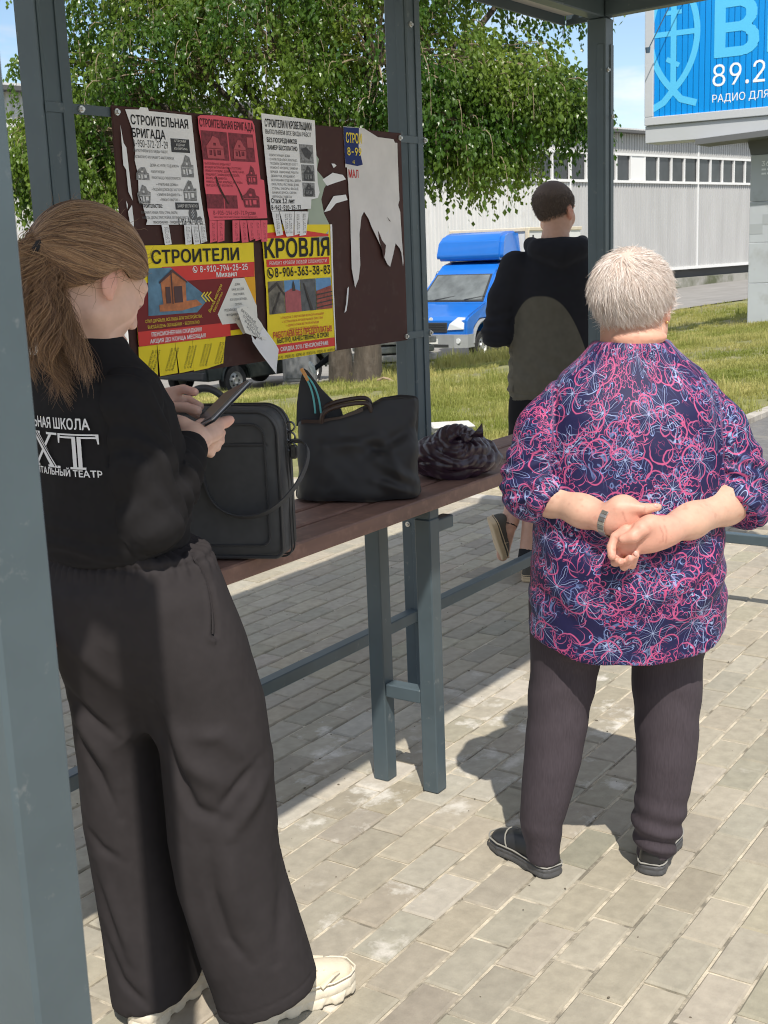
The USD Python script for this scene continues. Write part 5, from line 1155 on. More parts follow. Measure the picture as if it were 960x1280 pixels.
# folds: inner-elbow creases, drag lines, seams
side = (which > 0)
zc = V[:, 2]
cre = np.sin((zc * 1.0 + np.abs(V[:, 0] - .08) * .35) * 2 * math.pi / .034 + 3 * noise(V * 18, 5)) * sstep(.93, .985, zc) * sstep(1.10, 1.03, zc) * (.4 + noise(V * 14, 8))
w = .0045 * cre * side
back = (which == 0) & (V[:, 1] < .05)
drag = np.sin((zc * .9 - (V[:, 0] - .08) * np.sign(V[:, 0] - .08) * .55) * 2 * math.pi / .085 + 5 * noise(V * 7, 6)) * sstep(.62, .74, zc) * sstep(1.02, .88, zc)
w += .0042 * drag * back * (.3 + 1.2 * noise(V * 6, 2))
vert = np.sin(th * 9 + 2.5 * noise(V * 5, 9)) * sstep(.78, .58, zc) * (which == 0); w += .0026 * vert
w += (fbm(V * [11, 11, 6], 3, 12) - .5) * .009
seam = np.exp(-(np.abs(np.minimum(ds1, ds2) - dt) / .004) ** 2) * sstep(.99, 1.02, zc) * (V[:, 1] < .06); w -= .0045 * seam
nb_ = np.exp(-((np.linalg.norm((V - np.array([.084, .008, 1.288])) * [1, 1, 2.4], axis=1) - .088) / .006) ** 2) * (zc > 1.25); w += .0025 * nb_
cuffL = np.exp(-(((V - np.array((-.107, -.085, .953))) @ nL + .006) / .006) ** 2) * (which == 1); cuffR = np.exp(-(((V - np.array((.302, -.085, .916))) @ nR + .006) / .006) ** 2) * (which == 2); w += .003 * (cuffL + cuffR)
push(bl, w)
# printed cloth
def flower_cloth(name):
    n, l = {}, []; cnt = [0]
    def N(kind, **kw): cnt[0] += 1; k = f'n{cnt[0]}'; n[k] = (kind, kw); return k
    def L(a, b): l.append((a, b))
    def M(op, a, b=None, c=None, **kw):
        k = N('math', math_type=op, **kw)
        for i, v_ in enumerate((a, b, c)):
            if v_ is None: continue
            if isinstance(v_, str): L(v_, f'{k}.value{i + 1}')
            else: n[k][1][f'value{i + 1}'] = float(v_)
        return k + '.value'
    at_ = N('attribute', attribute='uvp')
    nz = N('noise_texture', scale=38.0, detail=2.0); L(at_ + '.vector', nz + '.vector')
    sb = N('vector_math', math_type='subtract', vector2=(.5, .5, .5)); L(nz + '.color', sb + '.vector1')
    scv = N('vector_math', math_type='scale', scale=.010); L(sb + '.vector', scv + '.vector1')
    uvn = N('vector_math', math_type='add'); L(at_ + '.vector', uvn + '.vector1'); L(scv + '.vector', uvn + '.vector2')
    UV = uvn + '.vector'
    def cell(scale, off, rnd=.9):
        mp = N('mapping', location=off); L(UV, mp + '.vector')
        vo = N('voronoi_texture', dimensions='2D', scale=scale, randomness=rnd); L(mp + '.vector', vo + '.vector')
        df = N('vector_math', math_type='subtract'); L(mp + '.vector', df + '.vector1'); L(vo + '.position', df + '.vector2')
        s = N('separate_xyz'); L(df + '.vector', s + '.vector')
        ln = M('sqrt', M('add', M('multiply', s + '.x', s + '.x'), M('multiply', s + '.y', s + '.y')))
        an = M('arctan2', s + '.y', s + '.x'); cs = N('separate_xyz'); L(vo + '.color', cs + '.vector')
        return ln, M('add', an, M('multiply', cs + '.x', 6.28)), cs
    def outline(ln, an, cs, R, half, inner, power, w, sizevar=.5):
        """petal outline: |r - R(inner + (1-inner)|cos(half*a)|^power)| < w"""
        pet = M('power', M('absolute', M('cosine', M('multiply', an, half))), power)
        Rr = M('multiply', M('multiply_add', cs + '.y', sizevar, 1 - sizevar * .6), R)
        r = M('multiply', Rr, M('multiply_add', pet, 1 - inner, inner))
        d = M('absolute', M('subtract', ln, r))
        mr = N('map_range', from_min=w * 1.5, from_max=w * .55, to_min=0.0, to_max=1.0, clamp=True); L(d, mr + '.value'); return mr + '.result', r
    def mask(scale, a, b, off):
        mp = N('mapping', location=off); L(at_ + '.vector', mp + '.vector'); z = N('noise_texture', scale=scale, detail=1.0); L(mp + '.vector', z + '.vector')
        mr = N('map_range', from_min=a, from_max=b, to_min=0.0, to_max=1.0, clamp=True); L(z + '.fac', mr + '.value'); return mr + '.result'
    col = N('mix', mix_type='mix', fac=0.0, color1=(.013, .012, .060), color2=(.013, .012, .060)) + '.color'
    def lay(fac, c):
        nonlocal col
        k = N('mix', mix_type='mix', color2=c); L(fac, k + '.fac'); L(col, k + '.color1'); col = k + '.color'
    def strokes(scale, off, freq, thr, c, msk):
        mp = N('mapping', location=off); L(at_ + '.vector', mp + '.vector'); z = N('noise_texture', scale=scale, detail=1.5, distortion=.6); L(mp + '.vector', z + '.vector')
        fr = M('absolute', M('subtract', M('fraction', M('multiply', z + '.fac', freq)), .5)); mr = N('map_range', from_min=thr, from_max=thr * .4, to_min=0.0, to_max=1.0, clamp=True); L(fr, mr + '.value')
        lay(M('multiply', mr + '.result', msk), c)
    strokes(22, (3, 1, 0), 9.0, .13, (.10, .14, .30), mask(9, .52, .58, (7, 2, 0)))
    strokes(26, (1, 6, 0), 8.0, .12, (.27, .34, .54), mask(9, .55, .60, (2, 9, 0)))
    a = cell(9.5, (5.1, 3.3, 0)); f, r = outline(*a, .058, 4.0, .05, 1.4, .0010, .5); lay(f, (.22, .30, .58))
    inn = N('map_range', from_min=.003, from_max=.0015, to_min=0.0, to_max=1.0, clamp=True); L(M('absolute', M('multiply', M('sine', M('multiply', a[1], 4.0)), a[0])), inn + '.value')
    lay(M('multiply', M('multiply', inn + '.result', M('less_than', a[0], .045)), .7), (.40, .48, .72))
    strokes(30, (9, 4, 0), 7.0, .085, (.46, .07, .18), mask(12, .58, .63, (4, 4, 0)))
    a = cell(27.0, (1.7, 8.2, 0)); f, r = outline(*a, .0185, 2.5, .25, .6, .00105, .4); lay(M('multiply', f, mask(7.0, .52, .56, (1, 1, 0))), (.56, .08, .21))
    a = cell(40.0, (6.2, 2.2, 0)); f, r = outline(*a, .012, 2.0, .3, .6, .0008, .4); lay(M('multiply', f, mask(8.0, .56, .60, (5, 8, 0))), (.58, .10, .25))
    a = cell(7.8, (2.4, .7, 0)); f, r = outline(*a, .073, 2.0, .20, .42, .0018, .4); lay(f, (.47, .085, .205))
    a = cell(9.4, (8.8, 5.9, 0)); f, r = outline(*a, .057, 2.5, .30, .45, .0016, .6); lay(f, (.43, .075, .19))
    f2, r = outline(a[0], M('add', a[1], .25), a[2], .046, 2.5, .30, .45, .0009, .6); lay(M('multiply', f2, .7), (.50, .12, .26))
    p = N('principled_bsdf', roughness=.62, specular_ior_level=.3, sheen_weight=.0); L(col, p + '.base_color')
    wv = N('noise_texture', scale=900.0, detail=2.0); g_ = N('geometry'); L(g_ + '.position', wv + '.vector'); b = N('bump', strength=.15, distance=.001); L(wv + '.fac', b + '.height'); L(b + '.normal', p + '.normal')
    return usdkit.material(stage, LK + name, n, l, surface=p + '.BSDF')
blouse_m = flower_cloth('floral_cloth')
bp_ = obj('blouse', bl, blouse_m, ow, smooth=True, col=uv, attr='uvp')
for c, d_, r_, x0 in ((np.array((-.107, -.085, .953)), nL, .0500, 2.3), (np.array((.302, -.085, .916)), nR, .0585, 3.4)):
    e1 = np.cross(d_, [0, 0, 1.0]); e1 /= np.linalg.norm(e1); e2 = np.cross(d_, e1); an = np.linspace(0, 2 * math.pi, 60)[:-1]
    k = tube([c - d_ * .011 + (e1 * math.cos(a) + e2 * math.sin(a)) * (r_ + .0035 * math.sin(a * 5 + 1) + .002 * math.sin(a * 11)) for a in an], .0115, 8, closed=True)
    kv = k.vertices - c; k.vertices = c + kv + np.outer(kv @ d_, d_) * .9
    obj('cuff', k, blouse_m, bp_, smooth=True, col=np.c_[np.arctan2(kv @ e2, kv @ e1) * .07 + x0, 1.7 - kv @ d_, 0 * kv[:, 0]], attr='uvp')
# ---- trousers
pin = mat('pinstripe_cloth', (.058, .047, .055), .85, var=.18, vscale=320, stretch=(1, 1, .12), bump=.25, bscale=700, bdist=.001, spec=.2)
zz = [.030, .06, .09, .14, .21, .30, .42, .55, .70]
def o_trousers(P):
    l = loft(P, zz, [-.128, -.128, -.131, -.133, -.122, -.106, -.090, -.070, -.045], [.012, .006, .0, -.006, -.012, -.012, -.004, 0, 0], [.040, .041, .045, .053, .060, .068, .074, .082, .11], [.056, .055, .057, .062, .068, .078, .086, .096, .13], 2.2)
    r = loft(P, zz, [.150, .150, .151, .154, .163, .170, .172, .172, .19], [.012, .006, .0, -.006, -.012, -.012, -.004, 0, 0], [.044, .048, .055, .063, .064, .070, .077, .084, .11], [.058, .058, .062, .068, .070, .080, .088, .098, .13], 2.2)
    return smin(smin(l, r, .01), loft(P, [.60, .70, .9], [.07] * 3, [0] * 3, [.19, .2, .19], [.15, .155, .15], 2.3), .03)
tr = surfnet(o_trousers, (-.21, -.20, .02), (.30, .20, .75), .008); smooth(tr, 4); tr = subdiv(tr, 1); V = tr.vertices; z = V[:, 2]; rt = V[:, 0] > .05
ph = z * 2 * math.pi / np.where(rt, .055, .075) + 4 * noise(V * [16, 16, 8], 3) + V[:, 0] * 30
w = np.sin(ph) * (.0045 * sstep(.26, .09, z) * rt + .0014 * sstep(.2, .08, z) * ~rt)
kn = np.sin((z + .8 * np.abs(V[:, 0] - np.where(rt, .165, -.08))) * 2 * math.pi / .11 + 5 * noise(V * 7, 4)); w += .0016 * kn * sstep(.30, .42, z) * sstep(.58, .48, z)
w += (fbm(V * [12, 12, 5], 3, 2) - .5) * .008
cr = np.exp(-((V[:, 0] - np.interp(z, zz, np.array([.150, .150, .151, .154, .163, .170, .172, .172, .19]))) / .004) ** 2) * rt + np.exp(-((V[:, 0] - np.interp(z, zz, np.array([-.128, -.128, -.131, -.133, -.122, -.106, -.090, -.070, -.045]))) / .004) ** 2) * ~rt
w += .0016 * cr * (V[:, 1] < 0); push(tr, w)
obj('trousers', tr, pin, ow, smooth=True)
# ---- shoes
leather = mat('black_leather', (.018, .018, .019), .38, var=.2, vscale=20, bump=.15, bscale=300, bdist=.001); sole_m = mat('shoe_sole', (.07, .07, .072), .55, var=.15, vscale=30); pipe_m = mat('shoe_piping', (.28, .27, .24), .6)
def shoe(parent, heel, toe, L=.245, W=.047, upper=leather, sole=sole_m, piping=pipe_m, th=.026, names=('shoe', 'sole', 'piping'), frame=None, tall=1.0, lug=False):
    h, t_ = np.array([*heel, 0.0]), np.array([*toe, 0.0]); fw = (t_ - h) / np.linalg.norm(t_ - h); sd = np.array([fw[1], -fw[0], 0]); R = np.stack([sd, fw, [0, 0, 1.0]], 1)
    if frame is not None: R, h = frame
    half = lambda y: W * np.interp(y / L, [0, .03, .10, .3, .5, .72, .88, .97, 1.0], [.35, .62, .76, .74, .78, 1.0, .86, .5, .2])
    def so(P):
        y = P[:, 1]; d = np.abs(P[:, 0]) - half(y); d = smax(d, np.maximum(-y, y - L), .012)
        d = smax(d, np.abs(P[:, 2] - th / 2) - th / 2, .006); gr = np.abs(P[:, 2] - th * .55) - .0018; gr = gr if not lug else np.maximum(np.minimum(gr, np.abs((y % .05) - .025) + P[:, 2] * .45 - .014), -1); return smax(d, -smax(gr, -(d + .004), .001), .002)
    def up(P):
        y = P[:, 1]; top = np.interp(y / L, [0, .1, .3, .55, .8, 1.0], np.array([.070, .074, .068, .060, .044, .026]) * tall + th - .026)
        x = P[:, 0] / (half(y) * .95); zq = (P[:, 2] - .01) / top; d = ((np.abs(x) ** 2.4 + np.abs(np.maximum(zq, 0)) ** 2.2) ** (1 / 2.3) - 1) * .035
        return smax(smax(d, np.maximum(-y + .003, y - L + .004), .02), th * .7 - P[:, 2], .004)
    a = surfnet(up, (-.07, -.01, 0), (.07, L + .02, .10), .005); b = surfnet(so, (-.07, -.01, -.004), (.07, L + .02, .05), .004); smooth(a, 4); smooth(b, 2)
    p = obj(names[0], xf(a, R, h), upper, parent, smooth=True); obj(names[1], xf(b, R, h), sole, p, smooth=50)
    ys = np.linspace(.004, L - .004, 30); rim = [(half(y) * .985, y, th + .004 + .004 * math.sin(y * 9)) for y in ys] + [(-half(y) * .985, y, th + .004 + .004 * math.sin(y * 9)) for y in ys[::-1]]
    obj(names[2], xf(tube(rim, .0022, 5, closed=True), R, h), piping, p)
    arch = [(half(.15) * .9 * math.cos(a_), .145 + .03 * math.sin(a_) * (1 if 0 else 1), .030 + .036 * math.sin(a_)) for a_ in np.linspace(0, math.pi, 12)]
    obj(names[2], xf(tube(arch, .0018, 5), R, h), piping, p)
    return p
shoe(ow, (-.104, -.035), (-.228, .165)); shoe(ow, (.125, -.045), (.222, .170))
# ================================================================ the young person with the phone
yo = thing('person', 'person with a long brown ponytail in black sweatshirt and wide dark trousers, holding a phone', 'person', at(-.33, 2.28), FIG)
YSK = np.array([.62, .40, .31]); YS = 1.04
YR = head_frame(None, 48, 29)
YC = np.array((-0.132, -0.075, 1.489)) - YR @ (np.array([.078, -.008, -.006]) * YS)
BF_ = np.array([math.sin(math.radians(45)), math.cos(math.radians(45)), 0]); BR_ = np.array([BF_[1], -BF_[0], 0])
NB = np.array([-.205, -.005, 1.375])
def y_head(P):
    d = head_sdf(P, YC, YR, YS, .97, .78, True, .72)
    return smin(d, chain(P, [YC + YR @ np.array([0, -.028, -.035]), YC + YR @ np.array([0, -.045, -.085]), NB, NB - [0, 0, .08]], [.048, .047, .053, .07], .015), .022)
yE, yW = np.array((-0.079, -0.130, 1.074)), np.array((-0.023, 0.060, 1.189))
def y_rhand(P):
    d = chain(P, [yE, yW], [.036, .026], .01)
    k = np.array((-0.005, 0.115, 1.197)); d = smin(d, flat_cone(P, yW, k, .024, .031, (.3, -.5, .8), .62), .015)
    d = smin(d, chain(P, [(-0.024, 0.070, 1.202), (-0.046, 0.075, 1.216), (-0.057, 0.090, 1.223)], [.018, .015, .011], .006), .012)
    d = smin(d, chain(P, [(-0.010, 0.100, 1.208), (0.012, 0.130, 1.206), (0.026, 0.145, 1.208), (0.035, 0.152, 1.211)], [.0155, .0128, .0112, .0095], .005), .008)
    for a, b, c in (((0.004, 0.125, 1.191), (0.014, 0.165, 1.185), (-0.001, 0.190, 1.198)), ((0.004, 0.120, 1.179), (0.012, 0.160, 1.170), (-0.008, 0.190, 1.182)), ((-0.003, 0.115, 1.169), (0.005, 0.150, 1.159), (-0.016, 0.180, 1.171)), ((-0.010, 0.105, 1.162), (-0.005, 0.135, 1.150), (-0.022, 0.160, 1.161))):
        d = smin(d, finger(P, [np.array(a), np.array(b), np.array(c)], .0105, .0085), .005)
    return d
yWL = np.array((-0.127, 0.220, 1.244))
def y_lhand(P):
    d = chain(P, [(-.24, .24, 1.06), yWL], [.036, .025], .01)
    k = np.array((-0.088, 0.200, 1.249)); d = smin(d, flat_cone(P, yWL, k, .024, .029, (0, .6, .8), .6), .012)
    for a, b, c, r in (((-0.092, 0.190, 1.265), (-0.057, 0.185, 1.272), (-0.032, 0.165, 1.267), .0102), ((-0.095, 0.180, 1.239), (-0.050, 0.155, 1.239), (-0.024, 0.135, 1.234), .0112), ((-0.086, 0.210, 1.253), (-0.052, 0.215, 1.246), (-0.028, 0.200, 1.234), .010), ((-0.091, 0.215, 1.243), (-0.060, 0.220, 1.230), (-0.036, 0.200, 1.217), .0095)):
        d = smin(d, finger(P, [np.array(a), np.array(b), np.array(c)], r, r * .84), .005)
    return d
def y_core(P): return loft(P, [.94, 1.0, 1.2, 1.30, 1.34], [-.16, -.165, -.18, -.19, -.2], [0] * 5, [.09, .10, .12, .11, .05], [.06, .07, .08, .07, .04], 2.2, -math.pi / 4)
ps = [surfnet(y_head, (-.36, -.16, 1.27), (.02, .18, 1.70), .0042), surfnet(y_rhand, (-.16, -.20, .96), (.14, .24, 1.32), .0034), surfnet(y_lhand, (-.30, .08, 1.0), (.06, .32, 1.36), .0034), surfnet(y_core, (-.34, -.2, .90), (.0, .2, 1.36), .02)]
for p in ps[:3]: smooth(p, 3)
body = union(ps)
C = face_paint(body.vertices, YC, YR, YS, YSK, (.50, .22, .19), (.24, .15, .10), lids=True)
hd = body.vertices[:, 0] * 0 + np.minimum(np.linalg.norm(body.vertices - np.array((0.035, 0.152, 1.211)), axis=1), np.linalg.norm(body.vertices - np.array((-0.032, 0.165, 1.267)), axis=1)); C *= 1 + np.exp(-(hd / .03) ** 2)[:, None] * np.array([.05, -.10, -.08])
obj('body', body, skin, yo, smooth=True, col=C)
# ---- sweatshirt
cot = cloth('black_cotton', (.0165, .0155, .0165), .9, var=.12, vscale=60, bump=.25, bscale=900, bdist=.001)
sh = NB + BR_ * .145 + np.array([0, 0, -.085]) - BF_ * .005; shL = NB - BR_ * .145 + np.array([0, 0, -.085])
ySL = [sh, sh + (yE - sh) * .5 + np.array([.004, -.012, 0]), yE, yE + (yW - yE) * .5, yE + (yW - yE) * .86]
def y_torso(P):
    return loft(P, [.985, .998, 1.018, 1.05, 1.12, 1.20, 1.27, 1.32, 1.352, 1.385, 1.41], [-.178, -.178, -.178, -.178, -.179, -.182, -.19, -.196, -.2, -.204, -.206], [.0] * 11, [.130, .146, .158, .164, .164, .168, .172, .150, .108, .074, .06], [.106, .120, .129, .130, .122, .118, .112, .098, .08, .066, .058], 2.3, -math.pi / 4)
def y_sr(P): return chain(P, ySL, [.056, .049, .051, .044, .038], .025)
def y_slv(P): return chain(P, [shL, (-.30, .17, 1.10), (-.24, .24, 1.06), yWL * .8 + np.array([-.24, .24, 1.06]) * .2], [.066, .06, .055, .038], .025)
def y_shirt(P):
    d = smin(smin(y_torso(P), y_sr(P), .022), y_slv(P), .02)
    dr = (yW - yE) / np.linalg.norm(yW - yE); d = smax(d, ((P - (yE + (yW - yE) * .93)) @ dr) * np.where(y_sr(P) < .03, 1, 0) - np.where(y_sr(P) < .03, 0, 1), .004) if False else d
    return smax(d, -ell(P, NB + [.01, .01, .04], (.060, .060, .046)), .004)
js = surfnet(y_shirt, (-.45, -.26, .93), (.10, .36, 1.44), .0085); smooth(js, 4); js = subdiv(js, 1); V = js.vertices
arm = y_sr(V) < y_torso(V); ax = (yW - yE) / np.linalg.norm(yW - yE); sA = (V - yE) @ ax
w = .0036 * np.sin(sA * 2 * math.pi / .036 + 4 * noise(V * 15, 2)) * arm * sstep(-.05, .03, sA) * sstep(.30, .10, sA) * (.4 + noise(V * 11, 3))
ua = (yE - sh) / np.linalg.norm(yE - sh); sU = (V - sh) @ ua
w += .0018 * np.sin((sU + .5 * ((V - sh) @ BR_)) * 2 * math.pi / .07 + 4 * noise(V * 9, 12)) * arm * sstep(.10, .2, sU)
w += (fbm(V * [9, 9, 7], 3, 4) - .5) * .012 + .0022 * np.sin(V[:, 2] * 2 * math.pi / .045 + 6 * noise(V * 8, 7)) * ~arm * sstep(1.12, 1.03, V[:, 2])
seam = np.exp(-((y_sr(V) - y_torso(V)) / .004) ** 2) * (V[:, 2] > 1.18); w -= .003 * seam
cuf = sstep(.185, .19, sA) * arm; w -= .003 * cuf
neckr = np.exp(-((np.linalg.norm((V - NB - [.01, .01, .01]) * [1, 1, 1.5], axis=1) - .068) / .008) ** 2) * (V[:, 2] > 1.37); w += .003 * neckr
push(js, w); sw = obj('sweatshirt', js, cot, yo, smooth=True)
# print on the back: mapped onto the cloth
jt = trimesh.Trimesh(js.vertices, js.faces, process=False)
from scipy.spatial import cKDTree
_bk = V[(V[:, 2] > 1.05) & (V[:, 2] < 1.34) & (((V - NB) @ BF_) < -.02)]; _sx = (_bk - NB) @ BR_; _tree = cKDTree(np.c_[_sx, _bk[:, 2]])
def on_back(k, off=.0045):
    s, z = k.vertices[:, 0], k.vertices[:, 1]; dd, ii = _tree.query(np.c_[s, z], k=10); wt = 1 / (dd + .003) ** 2; dep = (((_bk[ii] - NB) @ BF_) * wt).sum(1) / wt.sum(1)
    return tm(NB * [1, 1, 0] + np.outer(s, BR_) + np.outer(dep - off, BF_) + np.outer(z, [0, 0, 1.0]), k.faces)
def dense(k, e=.006): return trimesh.Trimesh(*trimesh.remesh.subdivide_to_size(k.vertices, k.faces, e), process=False)
prn = mat('white_print_cloth', (.66, .66, .67), .8)
SX = lambda x: np.interp(x, [46, 128], [-.035, .128])          # back coordinate of the print
zt = 1.243
obj('lettering', [on_back(dense(text2d('ЛЬНАЯ ШКОЛА', -.030, zt, w=.158, h=.0185, bold=True)))], prn, sw)
obj('lettering', [on_back(dense(text2d('МЕНТАЛЬНЫЙ ТЕАТР', -.042, zt - .083, w=.186, h=.0115, bold=True)))], prn, sw)
def serif_T(x, z, w, h, t):
    return unary_union([sg.box(x + w / 2 - t / 2, z, x + w / 2 + t / 2, z + h), sg.box(x, z + h - t * .42, x + w, z + h), sg.Polygon([(x, z + h), (x + t * .3, z + h), (x + t * .16, z + h - t * .9), (x, z + h - t * .9)]), sg.Polygon([(x + w, z + h), (x + w - t * .3, z + h), (x + w - t * .16, z + h - t * .9), (x + w, z + h - t * .9)]), sg.box(x + w / 2 - t * .85, z, x + w / 2 + t * .85, z + t * .2)])
def serif_X(x, z, w, h, t):
    return unary_union([sg.Polygon([(x + w * .04, z + h), (x + w * .04 + t, z + h), (x + w * .98, z), (x + w * .98 - t, z)]), sg.Polygon([(x + w * .86, z + h), (x + w * .86 - t * .4, z + h), (x + w * .06, z), (x + w * .06 + t * .4, z)]), sg.box(x - w * .03, z + h - t * .2, x + w * .36, z + h), sg.box(x + w * .62, z + h - t * .2, x + w * 1.0, z + h), sg.box(x - w * .06, z, x + w * .26, z + t * .2), sg.box(x + w * .62, z, x + w * 1.06, z + t * .2)])
Tt = serif_T(.058, zt - .070, .085, .062, .019).difference(unary_union([sg.box(.058 + .0425 - .0015, zt - .066, .058 + .0425 + .0015, zt - .012), sg.box(.064, zt - .0128, .137, zt - .0108)]))
Xx = serif_X(-.025, zt - .070, .080, .062, .020).difference(unary_union([sg.LineString([(-.012, zt - .010), (.044, zt - .067)]).buffer(.0013), sg.LineString([(-.005, zt - .010), (.051, zt - .067)]).buffer(.0013)]))
flatp = lambda g: join([poly2d(q) for q in (g.geoms if hasattr(g, 'geoms') else [g])])
obj('letter', on_back(dense(flatp(Tt))), prn, sw); obj('letter', on_back(dense(flatp(Xx))), prn, sw)
strap = grid(4, 26, lambda u, v: np.stack([-.095 + .034 * u + .01 * v, 1.335 - .20 * v, 0 * u], 1)); obj('bag_strap', on_back(strap, .006), mat('webbing', (.035, .036, .04), .7, bump=.4, bscale=600, bdist=.001), yo, smooth=True)
# ---- trousers
suit = cloth('dark_suiting', (.031, .0272, .0282), .85, var=.1, vscale=40, bump=.2, bscale=800, bdist=.001)
zr = [.0, .10, .20, .32, .42, .57, .70, .82, .92, 1.0]
def y_rleg(P):
    d = loft(P, zr, [.060, .050, .030, .006, -.008, -.012, -.018, -.040, -.070, -.09], [-.01, -.012, -.018, -.024, -.028, -.028, -.026, -.03, -.03, -.02], [.100, .106, .110, .109, .108, .108, .104, .098, .095, .09], [.098, .102, .104, .104, .106, .108, .11, .118, .12, .11], 2.15, .3)
    return smax(d, .040 + .33 * (P[:, 0] + .03) - P[:, 2], .004)
def y_lleg(P):
    d = loft(P, [.0, .10, .20, .30, .43, .57, .70, .82, .92], [-.175, -.178, -.184, -.196, -.205, -.207, -.205, -.20, -.19], [.055, .055, .055, .055, .05, .05, .04, .02, .01], [.094, .095, .094, .090, .086, .082, .084, .095, .11], [.098, .10, .10, .098, .098, .10, .105, .11, .115], 2.15, -.2)
    return smax(d, .028 + .25 * (P[:, 0] + .25) - P[:, 2], .004)
def y_hips(P): return loft(P, [.66, .76, .84, .92, .985, 1.02, 1.035], [-.120, -.142, -.162, -.173, -.178, -.178, -.177], [.0] * 7, [.07, .128, .150, .148, .130, .120, .118], [.05, .10, .122, .125, .112, .105, .104], 2.2, -.5)
def y_pants(P): return smin(smin(y_rleg(P), y_lleg(P), .012), y_hips(P), .06)
pt = surfnet(y_pants, (-.36, -.20, -.01), (.21, .20, 1.06), .009); smooth(pt, 4); pt = subdiv(pt, 1); V = pt.vertices; z = V[:, 2]
rl = y_rleg(V) < y_lleg(V)
w = (fbm(V * [6, 6, 1.6], 2, 21) - .5) * .020 * sstep(.95, .75, z) + (fbm(V * [14, 14, 9], 2, 5) - .5) * .004
def crease(pts, amp, wd, ww=-.12):
    """a fold along a polyline on the side towards the bench's front"""
    global w
    p = np.array([[q[0], q[2]] for q in pts]); best, bt = np.full(len(V), 9.0), np.zeros(len(V)); n = len(p) - 1
    for i in range(n):
        ab = p[i + 1] - p[i]; q = V[:, [0, 2]] - p[i]; t = np.clip(q @ ab / (ab @ ab), 0, 1); d = np.linalg.norm(q - t[:, None] * ab, axis=1)
        bt = np.where(d < best, (i + t) / n, bt); best = np.minimum(best, d)
    w = w + amp * np.exp(-(best / wd) ** 2) * (V[:, 1] < .02) * np.sin(math.pi * np.clip(bt, .08, .92))
for pts, amp, wd in (([(-0.107, -0.120, 0.724), (-0.078, -0.120, 0.613), (-0.040, -0.120, 0.532), (0.018, -0.120, 0.503)], -.016, .014), ([(-0.085, -0.120, 0.730), (-0.041, -0.120, 0.620), (0.029, -0.120, 0.561)], .012, .020),
    ([(-0.045, -0.120, 0.675), (0.014, -0.120, 0.672), (0.062, -0.120, 0.608)], .009, .016), ([(0.073, -0.120, 0.607), (0.029, -0.120, 0.561), (-0.000, -0.120, 0.523)], -.010, .009), ([(0.096, -0.100, 0.590), (0.062, -0.100, 0.527), (0.024, -0.120, 0.473)], .010, .014),
    ([(-0.019, -0.120, 0.459), (-0.017, -0.120, 0.361), (0.003, -0.120, 0.260), (0.045, -0.120, 0.199)], -.011, .012), ([(0.016, -0.120, 0.474), (0.020, -0.120, 0.359), (0.040, -0.120, 0.250)], .011, .022), ([(0.102, -0.100, 0.427), (0.107, -0.100, 0.328), (0.089, -0.100, 0.193)], -.008, .012),
    ([(-0.073, -0.120, 0.477), (-0.072, -0.120, 0.346), (-0.039, -0.120, 0.160)], .009, .018), ([(-0.001, -0.120, 0.998), (0.043, -0.120, 0.893), (0.064, -0.120, 0.771)], .006, .02),
    ([(-0.277, -0.050, 0.740), (-0.235, -0.050, 0.686), (-0.187, -0.050, 0.636)], -.010, .010), ([(-0.280, -0.050, 0.712), (-0.246, -0.050, 0.646), (-0.191, -0.050, 0.538)], .009, .014), ([(-0.268, -0.050, 0.655), (-0.237, -0.050, 0.573), (-0.200, -0.050, 0.473)], -.010, .010),
    ([(-0.279, -0.050, 0.451), (-0.244, -0.050, 0.408), (-0.199, -0.050, 0.381)], -.007, .010), ([(-0.270, -0.050, 0.367), (-0.248, -0.050, 0.263), (-0.209, -0.050, 0.158)], -.009, .012), ([(-0.257, -0.050, 0.375), (-0.225, -0.050, 0.262), (-0.189, -0.050, 0.122)], .009, .018), ([(-0.270, -0.050, 0.230), (-0.228, -0.050, 0.123), (-0.169, -0.050, 0.064)], -.008, .010), ([(-0.254, -0.100, 0.853), (-0.207, -0.100, 0.805), (-0.153, -0.100, 0.741)], .008, .02)):
    crease(pts, amp, wd)
bandz = sstep(.985, .99, z); w += .0030 * np.sin(np.arctan2(V[:, 1], V[:, 0] + .176) * 46 + 3 * noise(V * 20, 2)) * sstep(.955, .985, z) - .004 * np.exp(-((z - .988) / .005) ** 2)
def pocket_line(n=24):
    t = np.linspace(0, 1, n)[:, None]; a, b, c = np.array((-0.014, -0.100, 0.998)), np.array((0.010, -0.100, 0.941)), np.array((0.016, -0.085, 0.863)); q = (1 - t) ** 2 * a + 2 * t * (1 - t) * (b + [.012, 0, 0]) + t * t * c
    o = q.copy(); o[:, 1] = -.3
    lo, hi = np.full(n, -.3), np.full(n, .05)
    for _ in range(24):
        m = (lo + hi) / 2; o[:, 1] = m; ins = y_pants(o) < 0; hi = np.where(ins, m, hi); lo = np.where(ins, lo, m)
    return o
pk = pocket_line(); dk = cKDTree(pk).query(V)[0]; w -= .009 * np.exp(-(dk / .006) ** 2); w += .004 * np.exp(-((dk - .013) / .006) ** 2) * (V[:, 0] < np.interp(z, pk[::-1, 2], pk[::-1, 0]))
hm = np.where(rl, np.abs(z - (.040 + .33 * (V[:, 0] + .03)) - .03), 1); w -= .0015 * np.exp(-(hm / .003) ** 2)
push(pt, w); tp_ = obj('trousers', pt, suit, yo, smooth=True)
obj('pocket_edge', tube(pk + [-.002, -.004, 0], .0022, 5), suit, tp_)
